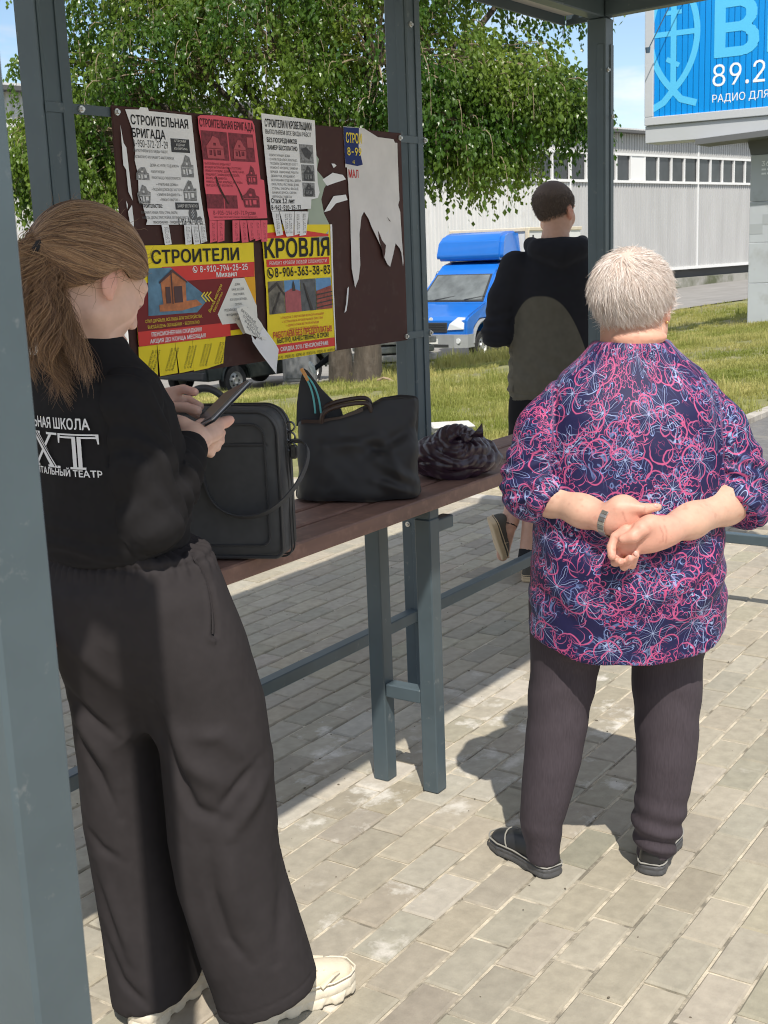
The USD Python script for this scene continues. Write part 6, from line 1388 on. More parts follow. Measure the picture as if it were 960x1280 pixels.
# ---- chunky trainers
creamm = mat('cream_leather', (.66, .58, .44), .5, var=.08, vscale=14, bump=.15, bscale=300, bdist=.001); creams = mat('cream_sole', (.70, .63, .50), .6, var=.08, vscale=14)
for he, to in (((.005, -.025), (.220, .110)), ((-.205, -.035), (-.105, .165))):
    p = shoe(yo, he, to, L=.262, W=.050, upper=creamm, sole=creams, piping=creams, th=.046, names=('trainer', 'sole', 'seam'), tall=1.05, lug=True)
    h = np.array([*he, 0.0]); fw = np.array([to[0] - he[0], to[1] - he[1], 0]); fw /= np.linalg.norm(fw); sd = np.array([fw[1], -fw[0], 0]); R = np.stack([sd, fw, [0, 0, 1.0]], 1)
    for k in range(5):
        yk = .125 + .018 * k; obj('lace', xf(tube([(-.026, yk, .092 - k * .006), (0, yk + .004, .104 - k * .008), (.026, yk, .092 - k * .006)], .0032, 6), R, h), creams, p)
    for s_ in (-1, 1):
        for j in range(3): obj('overlay', xf(tube([(s_ * .046, .04 + j * .06, .052), (s_ * .043, .07 + j * .06, .075 - j * .004), (s_ * .034, .10 + j * .055, .088 - j * .012)], [.006, .0045, .003], 6), R, h), creamm, p)
# ---- hair: combed back into a tail
brown = hair_mat('brown_hair', (.060, .030, .014), (.30, .175, .085), .36)
HT = YC + YR @ (np.array([0, -.112, .042]) * YS); tie = np.array((-0.250, 0.000, 1.557)); tie[1] = HT[1]; tie_l = YR.T @ (tie - YC) / YS
EC, ER_ = np.array([0, -.018, .030]), np.array([.0865, .106, .096])
def y_line(y): return np.interp(y, [-.13, -.10, -.06, -.03, -.008, .01, .03, .055, .075, .11], [-.060, -.060, -.045, -.018, .022, .026, .018, .030, .048, .064])
def y_hair(P):
    q = ((P - YC) @ YR) / YS; return smax(ell(q, EC, ER_ * .985) , y_line(q[:, 1]) - q[:, 2], .012) * YS
hsm = surfnet(y_hair, (-.37, -.16, 1.40), (.02, .16, 1.70), .006); smooth(hsm, 3)
hbase = mat('brown_hair_base', (.075, .038, .018), .6, var=.3, vscale=60); hr2 = obj('hair', hsm, hbase, yo, smooth=True)
g = np.random.default_rng(77)
D0 = sphere_dirs(9000); ql = EC + D0 * ER_; ok = ql[:, 2] > y_line(ql[:, 1]) - .004; D0 = D0[ok] + g.normal(0, .02, (ok.sum(), 3))
hl = []                                              # extra strands starting right on the hairline
for yv in np.linspace(-.10, .062, 1300):
    for sgx in (-1, 1):
        zz_ = y_line(yv) + g.normal(0, .004); dv = np.array([0, (yv - EC[1]) / ER_[1], (zz_ - EC[2]) / ER_[2]]); r2 = 1 - dv @ dv
        if r2 > 0: hl.append([sgx * math.sqrt(r2), dv[1], dv[2]])
D0 = np.vstack([D0, np.array(hl)]); D0 /= np.linalg.norm(D0, axis=1, keepdims=True)
dt_ = (tie_l - EC) / ER_; dt_ /= np.linalg.norm(dt_)
def slerp(a, b, t):
    om = np.arccos(np.clip(a @ b, -1, 1))[:, None, None]; so = np.sin(om) + 1e-6; t = t[None, :, None]
    return np.sin((1 - t) * om) / so * a[:, None] + np.sin(t * om) / so * b
t = np.linspace(0, 1, 12); S = slerp(D0, dt_, t)
bump_ = 1.0 + .075 * (fbm((D0 * 5.0), 3, 3) - .5)[:, None] * np.sin(math.pi * t)[None] + g.uniform(-.004, .016, len(D0))[:, None] + .035 * (noise(D0 * 20, 8) - .5)[:, None] * np.sin(math.pi * t)[None]
sag = .02 * np.sin(math.pi * t)[None, :, None] * np.array([0, 0, -1.0]) * (np.abs(D0[:, :1]) * (D0[:, 2:] < .6))[:, None]
wav = .045 * np.sin(t * 9 + 12 * noise(D0 * 6, 5)[:, None])[..., None] * np.cross(D0, dt_)[:, None] * np.sin(math.pi * t)[None, :, None]
S = (S + sag + wav) ; S /= np.linalg.norm(S, axis=2, keepdims=True)
S = (EC + S * ER_ * bump_[..., None]); S[..., 2] = np.maximum(S[..., 2], y_line(S[..., 1]) + g.uniform(0, .006, S.shape[:1])[:, None]); S[:, -1] = S[:, -1] * .6 + tie_l * .4
browns = [hair_mat('brown_hair_dark', (.055, .026, .012), (.15, .075, .036), .38), hair_mat('brown_hair_mid', (.14, .072, .035), (.29, .16, .08), .36), hair_mat('brown_hair_light', (.23, .13, .065), (.42, .26, .14), .34)]
lock = noise(D0 * 9, 31) * .75 + g.uniform(0, .5, len(D0)); lk = np.digitize(lock, [.50, .74])
for k in range(3): curves('hair_strands', YC + (S[lk == k] * YS) @ YR.T, .0010, browns[k], hr2, taper=False)
# tail
bz = np.array([0.0, 0, 0]); ends = [((-0.280, -0.050, 1.351), (-0.280, -0.050, 1.470)), ((-0.255, -0.080, 1.317), (-0.263, -0.070, 1.443)), ((-0.227, -0.110, 1.295), (-0.245, -0.090, 1.429)), ((-0.198, -0.130, 1.286), (-0.224, -0.110, 1.395)), ((-0.176, -0.140, 1.321), (-0.211, -0.120, 1.389)), ((-0.199, -0.120, 1.361), (-0.229, -0.090, 1.456)), ((-0.290, -0.030, 1.413), (-0.290, -0.040, 1.505)), ((-0.247, -0.060, 1.372), (-0.254, -0.060, 1.476))]; TS = []; n_t = 26; tt = np.linspace(0, 1, n_t)[:, None]
for k in range(7500):
    j = g.integers(len(ends)); e, m = (np.array(q) for q in ends[j]); e = e + g.normal(0, [.008, .010, .016]); m = m + g.normal(0, [.009, .011, .010])
    st_ = tie + g.normal(0, .009, 3); c1 = tie + np.array([-.028 + .03 * (m[0] - tie[0] > .03), -.02, .012]) + g.normal(0, .007, 3)
    L_ = g.uniform(.30, 1.0) ** .6; q = (1 - tt) ** 3 * st_ + 3 * tt * (1 - tt) ** 2 * c1 + 3 * tt ** 2 * (1 - tt) * m + tt ** 3 * e; q = q[: max(10, int(n_t * L_))]
    q = np.stack([np.interp(np.linspace(0, 1, n_t), np.linspace(0, 1, len(q)), q[:, i]) for i in range(3)], 1)
    ph = j * 1.7 + g.normal(0, .28); am = .026 * tt[:, 0] ** .8 * g.uniform(.5, 1.4)
    q[:, 0] += am * np.sin(tt[:, 0] * (8 + 2.2 * (j % 4)) + ph); q[:, 1] += am * np.cos(tt[:, 0] * (7 + 2 * (j % 3)) + ph)
    TS.append(q)
TS = np.array(TS)
X = TS.reshape(-1, 3); dsf = y_shirt(X); inn = dsf < .008; X[inn] -= BF_ * (.010 - dsf[inn])[:, None] * .9
lk = np.digitize(g.uniform(0, 1, len(TS)) * .6 + .4 * noise(TS[:, 12] * 40, 3), [.36, .62])
for k in range(3): curves('ponytail', TS[lk == k], .0010, browns[k], hr2)
core = tube([tie, tie + [-.012, -.012, -.01], np.array((-0.257, -0.050, 1.497)), np.array((-0.247, -0.060, 1.435)), np.array((-0.222, -0.090, 1.394))], [.012, .014, .020, .020, .006], 12); obj('ponytail_core', core, hbase, hr2, smooth=True)
fly = []
for k in range(160):
    a = D0[g.integers(len(D0))]; p = YC + YR @ ((EC + a * ER_ * 1.01) * YS); q = [p]
    dr_ = YR @ np.cross(a, g.normal(0, 1, 3)); dr_ /= np.linalg.norm(dr_)
    for i in range(6): dr_ = dr_ + g.normal(0, .25, 3) + YR @ a * .06; dr_ /= np.linalg.norm(dr_); q.append(q[-1] + dr_ * .008)
    fly.append(q)
curves('loose_strands', np.array(fly), .0006, brown, hr2)
tdir = (tie - YC) / np.linalg.norm(tie - YC); e1 = np.cross(tdir, [0, 0, 1]); e1 /= np.linalg.norm(e1); e2 = np.cross(tdir, e1)
obj('hair_tie', tube([tie + tdir * .006 + (e1 * math.cos(a) + e2 * math.sin(a)) * .027 * (1 + .05 * math.sin(a * 7)) for a in np.linspace(0, 2 * math.pi, 30)[:-1]], .0105, 8, closed=True), mat('scrunchie', (.02, .02, .022), .9), hr2, smooth=True)
# ---- phone in an open flip case
PCn = np.array((0.016, 0.150, 1.239)); la_ = np.array([.39, .84, .36]); la_ /= np.linalg.norm(la_); sa_ = np.array([.72, -.50, .38]); sa_ -= la_ * (sa_ @ la_); sa_ /= np.linalg.norm(sa_); na_ = np.cross(sa_, la_); 
if na_[2] < 0: na_ = -na_; 
PR = np.stack([sa_, la_, na_], 1)
if np.linalg.det(PR) < 0: PR[:, 0] *= -1
wp = at(-.33, 2.28)
ph_ = thing('smartphone', 'dark smartphone in an open black flip case held by the person with ponytail', 'phone', wp, FIG)
obj('phone_body', xf(box(-.0375, .0375, -.078, .078, -.0045, .0035, .003), PR, PCn), mat('phone_metal', (.30, .30, .31), .35, metal=.8), ph_)
obj('screen', xf(box(-.0355, .0355, -.076, .076, .0036, .0042), PR, PCn), mat('phone_screen', (.022, .028, .032), .32, spec=.7), ph_)
fl_ = rotm([0, 1, 0], -24); obj('flip_cover', xf(xf(box(-.078, -.001, -.079, .079, -.0015, .0015, .001), fl_, (-.0385, 0, -.002)), PR, PCn), mat('flip_leather', (.02, .02, .021), .55, bump=.2, bscale=300, bdist=.001), ph_)
obj('case_back', xf(box(-.039, .039, -.0795, .0795, -.0062, -.0046, .0007), PR, PCn), MATS['flip_leather'], ph_)
# ================================================================ the walking man
ma = thing('person', 'person in a black and khaki hooded top and shorts, walking away behind the bench', 'person', at(.615, 5.7), FIG)
MR = head_frame(None, 40, 6); MC = np.array((0.196, 0.000, 1.664)); MS = 1.04; MSK = np.array([.52, .30, .215])
def m_head(P):
    d = head_sdf(P, MC, MR, MS); return smin(d, chain(P, [MC + [0, -.02, -.06], MC + [-.005, -.03, -.13], MC + [-.01, -.03, -.22]], [.056, .059, .075], .02), .02)
kL, aL = np.array((.045, .10, .47)), np.array((-0.029, 0.000, 0.255)); kR, aR = np.array((.115, .04, .46)), np.array((0.038, -0.080, 0.099))
tL = np.array((-0.063, 0.120, 0.025))
def m_legs(P):
    d = chain(P, [(.28, .0, .86), kR, kR + (aR - kR) * .35 + [0, -.012, 0], aR], [.085, .056, .052, .036], .03)
    l = chain(P, [(.10, .0, .86), kL, kL + (aL - kL) * .35 + [0, -.01, 0], aL, aL + (tL - aL) * .8], [.085, .056, .054, .036, .03], .03)
    return smin(d, l, .02)
eML, wML = np.array((-0.076, -0.030, 1.136)), np.array((.10, .26, 1.10)); eMR, wMR = np.array((.475, -.02, 1.13)), np.array((.30, .27, 1.12))
def m_hands(P):
    d = None
    for e, w_, s in ((eML, wML, 1), (eMR, wMR, -1)):
        k = w_ + np.array([.035 * s, .07, .03]); c = smin(chain(P, [e, w_], [.04, .029], .02), flat_cone(P, w_, k, .027, .034, (0, 0, 1), .6), .015)
        for i in range(4): a = k + np.array([.01 * s, .02, .022 - .016 * i]); c = smin(c, finger(P, [a, a + [.035 * s, .025, .0], a + [.06 * s, .0, -.004]], .0098, .008), .005)
        c = smin(c, finger(P, [w_ + [.01 * s, .03, .03], w_ + [.035 * s, .055, .055], w_ + [.06 * s, .07, .06]], .013, .009), .008)
        d = c if d is None else np.minimum(d, c)
    return d
def m_core(P): return loft(P, [.80, 1.1, 1.35, 1.44, 1.5], [.185, .19, .2, .2, .205], [0] * 5, [.15, .15, .18, .15, .06], [.10] * 5, 2.2)
ps = [surfnet(m_head, (.08, -.14, 1.40), (.38, .18, 1.83), .006), surfnet(m_legs, (-.14, -.16, -.02), (.40, .24, .98), .009), surfnet(m_hands, (-.20, -.12, 1.0), (.56, .42, 1.26), .0055), surfnet(m_core, (-.02, -.14, .78), (.40, .14, 1.52), .025)]
for p in ps[:3]: smooth(p, 3)
body = union(ps); obj('body', body, skin, ma, smooth=True, col=face_paint(body.vertices, MC, MR, MS, MSK))
def m_hair(P):
    q = ((P - MC) @ MR) / MS; x = np.abs(q[:, 0]); line = np.interp(q[:, 1], [-.12, -.085, -.05, -.02, .0, .03, .06, .1], [-.060, -.058, -.052, -.020, .0, .01, .05, .058])
    return smax(ell(q, (0, -.02, .030), (.0805, .101, .0885)) + np.interp(q[:, 2], [-.07, .0, .05], [.006, .004, -.003]), line - q[:, 2], .012) * MS
hm_ = surfnet(m_hair, (.08, -.16, 1.55), (.38, .18, 1.84), .007); smooth(hm_, 2)
dkh = hair_mat('dark_hair', (.06, .042, .034), (.17, .12, .09), .45); hh = obj('hair', hm_, mat('dark_hair_base', (.10, .070, .055), .8, bump=.2, bscale=300, bdist=.001), ma, smooth=True)
sp = trimesh.sample.sample_surface(hm_, 12000, seed=3); n_ = hm_.face_normals[sp[1]]; g = np.random.default_rng(4); dn_ = np.array([0, 0, -.9]) + n_ * .32 + g.normal(0, .16, n_.shape); dn_ /= np.linalg.norm(dn_, axis=1, keepdims=True)
curves('hair_strands', sp[0][:, None] + dn_[:, None] * (np.linspace(0, 1, 4)[None, :, None] * g.uniform(.008, .016, len(n_))[:, None, None]), .0008, dkh, hh)
blk = mat('hoodie_cloth', (.02, .02, .024), .9, attr='Cd', var=.12, vscale=30, bump=.2, bscale=500, bdist=.001, spec=.2)
mS = [(.015, -.005, 1.425), (-.045, -.02, 1.29), eML, eML + (wML - eML) * .5, wML]; mT = [(.385, -.005, 1.425), (.445, -.02, 1.28), eMR, eMR + (wMR - eMR) * .5, wMR]
def m_hood(P):
    d = loft(P, [.80, .83, .86, .92, 1.05, 1.2, 1.33, 1.41, 1.46, 1.50, 1.535], [.185, .185, .185, .187, .19, .195, .198, .20, .20, .20, .20], [0] * 11, [.195, .200, .212, .214, .208, .204, .205, .190, .150, .105, .082], [.13, .135, .145, .148, .14, .135, .13, .12, .105, .09, .08], 2.3)
    d = smin(d, chain(P, mS, [.068, .066, .062, .052, .044], .03), .03); d = smin(d, chain(P, mT, [.068, .066, .062, .052, .044], .03), .03)
    h = ell(P, (.205, -.085, 1.49), (.125, .075, .060)); h = smin(h, chain(P, [(.09, .02, 1.52), (.11, -.07, 1.50), (.205, -.115, 1.46), (.30, -.07, 1.50), (.32, .02, 1.52)], [.034, .040, .042, .040, .034], .02), .03)
    h = smax(h, -ell(P, (.208, .01, 1.575), (.085, .085, .055)), .01)
    return smin(d, h, .02)
mh = surfnet(m_hood, (-.20, -.24, .77), (.60, .34, 1.62), .012); smooth(mh, 4); mh = subdiv(mh, 2); V = mh.vertices
arm = np.minimum(np.abs(V[:, 0] - .19) - .2, 9) > 0
w = (fbm(V * [7, 7, 6], 3, 31) - .5) * .016 + .0035 * np.sin(V[:, 2] * 2 * math.pi / .055 + 5 * noise(V * 9, 3)) * arm * sstep(1.30, 1.2, V[:, 2])
w += .004 * np.sin((V[:, 2] + .7 * (V[:, 0] - .1)) * 2 * math.pi / .11 + 4 * noise(V * 5, 8)) * sstep(1.1, .95, V[:, 2]) * ~arm - .006 * np.exp(-((V[:, 2] - .86) / .008) ** 2)
push(mh, w); V = mh.vertices
top = np.interp(V[:, 0], np.linspace(-.04, .40, 31), 1.295 - 9.0 * np.abs(np.linspace(-.04, .40, 31) - .10) ** 2.6 * np.where(np.linspace(-.04, .40, 31) < .1, 4.4, 1.6))
kh = (sstep(-.004, .004, top - V[:, 2]) * (V[:, 1] < .03) * (V[:, 0] > -.03) * (V[:, 0] < .40) * (y_sel if False else 1))[:, None]
kh = np.where(((np.minimum(chain(V, mS, [.068, .066, .062, .052, .044], .03), chain(V, mT, [.068, .066, .062, .052, .044], .03)) > .012))[:, None], kh, 0)
obj('hooded_top', mh, blk, ma, smooth=True, col=np.array([.016, .016, .020]) + kh * (np.array([.105, .095, .074]) - [.016, .016, .020]))
def m_shorts(P):
    r = chain(P, [(.285, .0, .80), kR + (np.array((.285, 0, .8)) - kR) * .16], [.105, .085], .02); l = chain(P, [(.10, .0, .80), kL + (np.array((.10, 0, .8)) - kL) * .16], [.112, .088], .02)
    return smax(smin(smin(r, l, .03), loft(P, [.72, .80, .9], [.19] * 3, [0] * 3, [.195, .2, .19], [.13, .135, .13], 2.3), .03), .50 - P[:, 2], .006)
sm = surfnet(m_shorts, (-.08, -.18, .46), (.44, .26, .95), .012); smooth(sm, 3); sm = subdiv(sm, 1); push(sm, (fbm(sm.vertices * [8, 8, 4], 3, 6) - .5) * .02); obj('shorts', sm, cloth('shorts_cloth', (.012, .012, .014)), ma, smooth=True)
sock = mat('sock', (.012, .012, .013), .95, bump=.4, bscale=500, bdist=.001)
dvL = (kL - aL) / np.linalg.norm(kL - aL); dvR = (kR - aR) / np.linalg.norm(kR - aR)
obj('sock', tube([aL - dvL * .02, aL + dvL * .045], [.040, .041], 16), sock, ma, smooth=True); obj('sock', tube([aR - dvR * .03, aR + dvR * .035], [.040, .040], 16), sock, ma, smooth=True)
suede = mat('grey_suede', (.070, .064, .052), .9, var=.15, vscale=30, bump=.3, bscale=300, bdist=.001); gum = mat('gum_sole', (.50, .38, .24), .6, var=.12, vscale=20)
hp, tp2 = np.array((-0.131, -0.055, 0.279)), np.array((-0.056, 0.115, 0.014)); fw = (tp2 - hp) / np.linalg.norm(tp2 - hp); upv = np.array([.75, .30, .0]); upv = upv - fw * (upv @ fw); upv /= np.linalg.norm(upv); sd = np.cross(fw, upv)
shoe(ma, (0, 0), (0, 1), L=.275, W=.050, upper=suede, sole=gum, piping=gum, th=.026, names=('shoe', 'sole', 'seam'), frame=(np.stack([sd, fw, upv], 1), hp))
shoe(ma, (.040, -.16), (.085, .11), L=.275, W=.050, upper=suede, sole=gum, piping=gum, th=.028, names=('shoe', 'sole', 'seam'))
# ---- someone passing beyond, only the legs in sight under the board
pw = at(-.86, 22.6); pz = float(ground_z([pw[:2]])[0])
wa = thing('person', 'distant person in black trousers and white trainers walking beside the tree trunks', 'person', (*pw[:2], pz), RZ - 60)
def w_body(P):
    d = loft(P, [.85, 1.1, 1.3, 1.42, 1.47], [0] * 5, [0] * 5, [.16, .16, .19, .16, .06], [.11, .11, .12, .10, .06], 2.2)
    d = smin(d, chain(P, [(0, 0, 1.44), (0, .01, 1.53)], [.055, .05], .02), .02); d = smin(d, ell(P, (0, .015, 1.62), (.078, .095, .115)), .02)
    for s in (-1, 1):
        d = smin(d, chain(P, [(.19 * s, 0, 1.38), (.23 * s, -.02 * s, 1.10), (.22 * s, .12, .90)], [.055, .045, .032], .02), .03)
    d = smin(d, chain(P, [(.09, 0, .90), (.09, .06, .48), (.09, -.02, .06)], [.085, .06, .045], .03), .03); d = smin(d, chain(P, [(-.09, 0, .90), (-.09, .10, .50), (-.09, -.28, .28)], [.085, .06, .045], .03), .03)
    return d
wm = surfnet(w_body, (-.32, -.4, -.0), (.32, .26, 1.76), .02); smooth(wm, 3); zc = wm.vertices[:, 2]
obj('body', wm, blk, wa, smooth=True, col=np.where((zc > 1.49)[:, None], MSK, np.array([.015, .015, .017])))
wt_ = mat('white_trainer', (.72, .72, .70), .5)
for c, a in (((.09, .03, .045), 0), ((-.09, -.33, .30), 65)):
    m = trimesh.creation.icosphere(3, 1.0); m.vertices *= [.045, .13, .05]; m.vertices[:, 2] = np.maximum(m.vertices[:, 2], -.035); obj('trainer', xf(m, rotm([1, 0, 0], -a), c), wt_, wa, smooth=True)
# ================================================================ things on the bench
# ---- black document case, standing across the boards
cd_ = np.array([.537, -.843, 0]); ce_ = np.array([.843, .537, 0]); crz = math.degrees(math.atan2(cd_[1], cd_[0]))
case = thing('document_case', 'black upright document case with shoulder strap, standing at the near end of the bench', 'bag', (2.052, 1.655, .8735), crz - 8)
nyl = cloth('case_nylon', (.072, .073, .075), .6, var=.12, vscale=40, bump=.25, bscale=900, bdist=.001); lea = mat('case_leather', (.045, .045, .047), .42, var=.1, vscale=30, bump=.12, bscale=400, bdist=.001)
CWd, CH, CT = .36, .335, .115
def rbox(P, c, h, r):
    q = np.abs(P - np.asarray(c)) - (np.asarray(h) - r); return np.linalg.norm(np.maximum(q, 0), axis=1) + np.minimum(q.max(1), 0) - r
def c_body(P):
    d = rbox(P, (-CWd / 2, CT / 2, CH / 2), (CWd / 2, CT / 2, CH / 2), .030)
    k = np.hypot(np.maximum(np.abs(P[:, 0] + CWd / 2) - (CWd / 2 - .055), 0), np.maximum(P[:, 2] - (CH - .055), 0)) - .055; d = smax(d, k, .006)
    return d
m = surfnet(c_body, (-CWd - .02, -.03, -.01), (.02, CT + .03, CH + .02), .007); smooth(m, 3); m = subdiv(m, 1); V = m.vertices
push(m, (fbm(V * [7, 7, 7], 2, 3) - .5) * .010 - .003 * np.exp(-((V[:, 2] - .255) / .003) ** 2) * (V[:, 1] < .02) * (V[:, 0] > -.33) * (V[:, 0] < -.03)); obj('shell', m, nyl, case, smooth=True)
def rrect(y, ins, n=10, r=.05):
    x0, x1, z0, z1 = -CWd + ins, -ins, ins, CH - ins; P = []
    for cx, cz, a0 in ((x1 - r, z1 - r, 0), (x0 + r, z1 - r, 90), (x0 + .02, z0 + .02, 180), (x1 - .02, z0 + .02, 270)):
        rr = r if a0 < 180 else .02
        for a in np.radians(np.linspace(a0, a0 + 90, n)): P.append((cx + rr * math.cos(a), y, cz + rr * math.sin(a)))
    return np.array(P)
for y, ins in ((.004, .008), (CT - .004, .008)): obj('piping', tube(rrect(y, ins), .0042, 7, closed=True), lea, case, smooth=True)
for y in (.045, .070): obj('zip', tube(rrect(y, -.0005), .0022, 5, closed=True), mat('zip_metal', (.06, .06, .062), .4, metal=.5), case)
obj('front_pocket', [xf(tube(rrect(-.0035, .035, r=.03), .0024, 5, closed=True))], lea, case)
obj('pocket_seam', tube([(-CWd + .035, -.003, .256), (-.037, -.003, .256)], .002, 5), lea, case)
hd_ = [(-CWd / 2 - .06, .055, CH - .004), (-CWd / 2 - .055, .055, CH + .03), (-CWd / 2, .055, CH + .04), (-CWd / 2 + .055, .055, CH + .03), (-CWd / 2 + .06, .055, CH - .004)]; obj('handle', tube(bez(np.array(hd_[0]), np.array(hd_[2]) + [0, 0, .04], np.array(hd_[4]), 14), .008, 8), lea, case, smooth=True)
ring_m = mat('bag_ring', (.12, .12, .125), .3, metal=.9)
def ribbon(pts, w, th, side):
    p = np.asarray(pts, float); t = np.gradient(p, axis=0); t /= np.linalg.norm(t, axis=1, keepdims=True); s = np.asarray(side, float)[None] - t * (t @ np.asarray(side, float))[:, None]; s /= np.linalg.norm(s, axis=1, keepdims=True); n = np.cross(t, s)
    q = np.stack([p + s * w / 2 + n * th, p - s * w / 2 + n * th, p - s * w / 2 - n * th, p + s * w / 2 - n * th], 1).reshape(-1, 3); F = []
    for i in range(len(p) - 1):
        for j in range(4): a, b = i * 4 + j, i * 4 + (j + 1) % 4; F += [[a, b, b + 4], [a, b + 4, a + 4]]
    F += [[0, 2, 1], [0, 3, 2], [len(q) - 4, len(q) - 3, len(q) - 2], [len(q) - 4, len(q) - 2, len(q) - 1]]
    return tm(q, F)
sp_ = np.array([(.004, .06, .252), (.045, .055, .235), (.040, .0, .185), (.0, -.022, .135), (-.055, -.020, .105), (-.115, -.014, .105), (-.155, -.010, .135), (-.172, -.008, .185), (-.17, -.006, .235), (-.15, .0, .30), (-.13, .03, CH + .003)])
ts = np.linspace(0, 1, len(sp_)); tf = np.linspace(0, 1, 50)
from scipy.interpolate import CubicSpline
obj('shoulder_strap', ribbon(CubicSpline(ts, sp_)(tf), .022, .0014, (0, -1, .5)), MATS['webbing'], case, smooth=30)
for z in (.285, .262, .240): obj('ring', tube([(.006 + .010 * math.cos(a), .06 + .004, z + .010 * math.sin(a)) for a in np.linspace(0, 6.28, 16)[:-1]], .0022, 6, closed=True), ring_m, case)
obj('clip', box(.005, .020, .052, .068, .215, .245, .003), ring_m, case)
# ---- black tote
tw = at(-.045, 3.32)
tote = thing('tote_bag', 'slouching black fabric tote bag with short brown handles, standing in the middle of the bench', 'bag', (tw[0], tw[1], 0), FIG)
tcl = mat('tote_cloth', (.020, .019, .020), .6, var=.15, vscale=14, bump=.18, bscale=700, bdist=.001)
tz_ = np.array([(-.190, 1.085), (-.165, 1.088), (-.12, 1.083), (-.06, 1.092), (0, 1.112), (.05, 1.138), (.10, 1.145), (.148, 1.140), (.152, 1.135)])
def t_body(P):
    x, y, z = P.T; top = np.interp(x, tz_[:, 0], tz_[:, 1]); zz = np.clip((z - .8735) / .25, 0, 1)
    lft = np.interp(z, [.87, .95, 1.09], [-.196, -.180, -.176]); rgt = np.interp(z, [.87, .92, 1.0, 1.15], [.152, .142, .140, .153])
    th = np.interp(zz, [0, .12, .5, 1], [.085, .088, .07, .030]) * (1 - .35 * np.abs((x + .02) / .18) ** 3)
    d = smax(np.maximum(lft - x, x - rgt), np.abs(y) - th, .030); return smax(smax(d, z - top, .010), .8735 - z, .012)
m = surfnet(t_body, (-.22, -.13, .86), (.18, .13, 1.17), .0075); smooth(m, 3); m = subdiv(m, 1); V = m.vertices
fr = (V[:, 1] < 0)
w = (fbm(V * [9, 9, 9], 3, 9) - .5) * .026 * fr
for a, b, amp, wd in (((-.11, 1.02), (.04, 1.035), .014, .018), ((.0, 1.0), (.13, 1.06), -.012, .016), ((.03, .98), (.14, .915), .013, .015), ((.02, .93), (.13, .89), .012, .012), ((-.05, 1.05), (.09, .99), -.010, .013), ((.06, 1.03), (.10, .90), .010, .014)):
    a, b = np.array(a), np.array(b); ab = b - a; q = V[:, [0, 2]] - a; t = np.clip(q @ ab / (ab @ ab), 0, 1); dd = np.linalg.norm(q - t[:, None] * ab, axis=1); w += amp * np.exp(-(dd / wd) ** 2) * fr * np.sin(math.pi * np.clip(t, .12, .88))
push(m, w); obj('shell', m, tcl, tote, smooth=True)
pkp = np.array([(-.182, 1.07), (-.178, 1.13), (-.168, 1.185), (-.155, 1.222), (-.145, 1.215), (-.11, 1.165), (-.06, 1.11), (-.05, 1.075)])
pm3 = trimesh.creation.extrude_polygon(sg.Polygon(pkp), .010, engine='earcut'); pm3 = trimesh.Trimesh(*trimesh.remesh.subdivide_to_size(pm3.vertices, pm3.faces, .02), process=False); v = pm3.vertices; pm3.vertices = np.c_[v[:, 0], .012 + v[:, 2] + .25 * (v[:, 0] + .12) ** 2 * 8 * 0 + .03 * np.sin((v[:, 1] - 1.07) * 12) * .5, v[:, 1]]; pm3.invert() if pm3.volume < 0 else None
obj('raised_side', pm3, tcl, tote, smooth=40)
hb = mat('brown_handle', (.045, .026, .02), .4, bump=.2, bscale=200, bdist=.001)
for y, dz in ((-.034, .0), (.006, .008)):
    hp_ = np.array([(-.108, y, 1.075), (-.104, y - .006, 1.108 + dz), (-.07, y - .004, 1.124 + dz), (-.02, y, 1.131 + dz), (.012, y, 1.128 + dz), (.020, y, 1.105)]); obj('handle', tube(CubicSpline(np.linspace(0, 1, 6), hp_)(np.linspace(0, 1, 26)), .0062, 8), hb, tote, smooth=True)
obj('rim', ribbon([(-.165, -.030, 1.086), (-.12, -.036, 1.085), (-.06, -.038, 1.092), (.0, -.034, 1.112)], .012, .002, (0, 0, 1)), hb, tote)
teal = mat('teal_cord', (.10, .42, .42), .5); org = mat('orange_tip', (.62, .28, .07), .5)
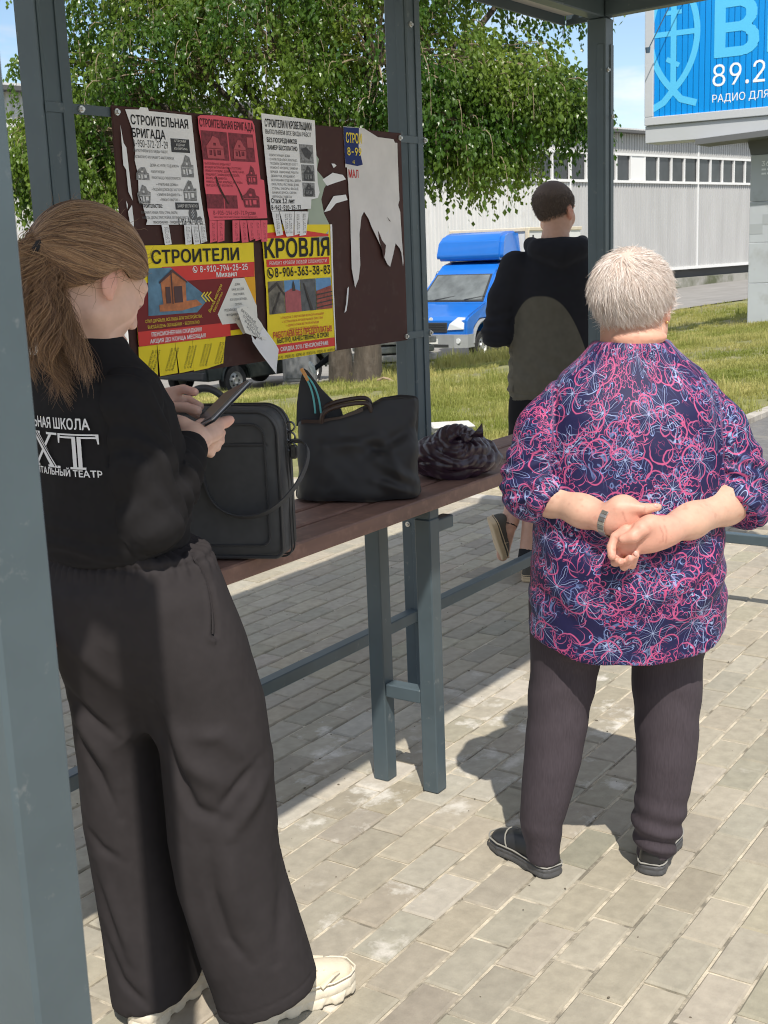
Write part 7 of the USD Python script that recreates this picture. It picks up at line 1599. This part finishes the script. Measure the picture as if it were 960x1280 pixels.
for k in (0, 1): obj('cord', tube(CubicSpline([0, .5, 1], [(-.153 + .006 * k, .0, 1.205), (-.135 + .012 * k, -.004, 1.165), (-.128 + .015 * k, -.008, 1.105)])(np.linspace(0, 1, 14)), .0026, 6), teal, tote)
obj('cord_tip', tube([(-.160, .004, 1.224), (-.151, .0, 1.208), (-.143, -.002, 1.192)], .0048, 6), org, tote)
# ---- tied plastic bag
pw_ = at(.22, 3.58)
pb = thing('plastic_bag', 'dark purple tied plastic bag lying on the bench beside the black tote', 'bag', (pw_[0], pw_[1], .8735), FIG)
def p_body(P): 
    d = ell(P, (0, 0, .062), (.100, .085, .080)); d = smin(d, ell(P, (-.06, .0, .05), (.075, .08, .055)), .04); d = smin(d, ell(P, (.07, .01, .045), (.05, .07, .045)), .03); return smax(d, .0 - P[:, 2], .02)
m = surfnet(p_body, (-.16, -.12, -.01), (.13, .12, .18), .006); smooth(m, 2); m = subdiv(m, 1); V = m.vertices
kn = np.array([.020, -.060, .118]); q = V - kn; rd = np.linalg.norm(q, axis=1); an = np.arctan2(q[:, 2], q[:, 0])
w = .006 * np.sin(an * 8 + 7 * noise(V * 26, 4)) * np.exp(-(rd / .04) ** 2) * .7 + (np.abs(fbm(V * [10, 16, 22], 2, 6) - .5) * 2 - .25) * .022 + (np.abs(noise(V * 24, 9) - .5) - .25) * .008 - .012 * np.exp(-(rd / .018) ** 2) + .004 * np.abs(np.sin(an * 5 + 12 * rd / .1))
push(m, w); film = mat('purple_film', (.030, .014, .026), .32, var=.35, vscale=30, spec=.7, bump=.35, bscale=60, bdist=.004, dirt=(.10, .075, .10), dscale=55, dpos=(.66, .72)); obj('film', m, film, pb, smooth=True)
kt = trimesh.creation.icosphere(3, .013); kt.vertices *= [1.4, .8, 1]; push(kt, (fbm(kt.vertices * 90, 2, 4) - .5) * .008); obj('knot', xf(kt, None, kn + [0, -.004, 0]), film, pb, smooth=True)
for s in (-1, 1):
    e = grid(6, 5, lambda u, v: np.stack([kn[0] + s * (.004 + .045 * u), kn[1] - .006 + .018 * np.sin(u * 4 + v * 3), kn[2] + (v - .5) * .04 * u + .022 * u * (1 if s > 0 else .4)], 1)); obj('loop_end', e, film, pb, smooth=True)
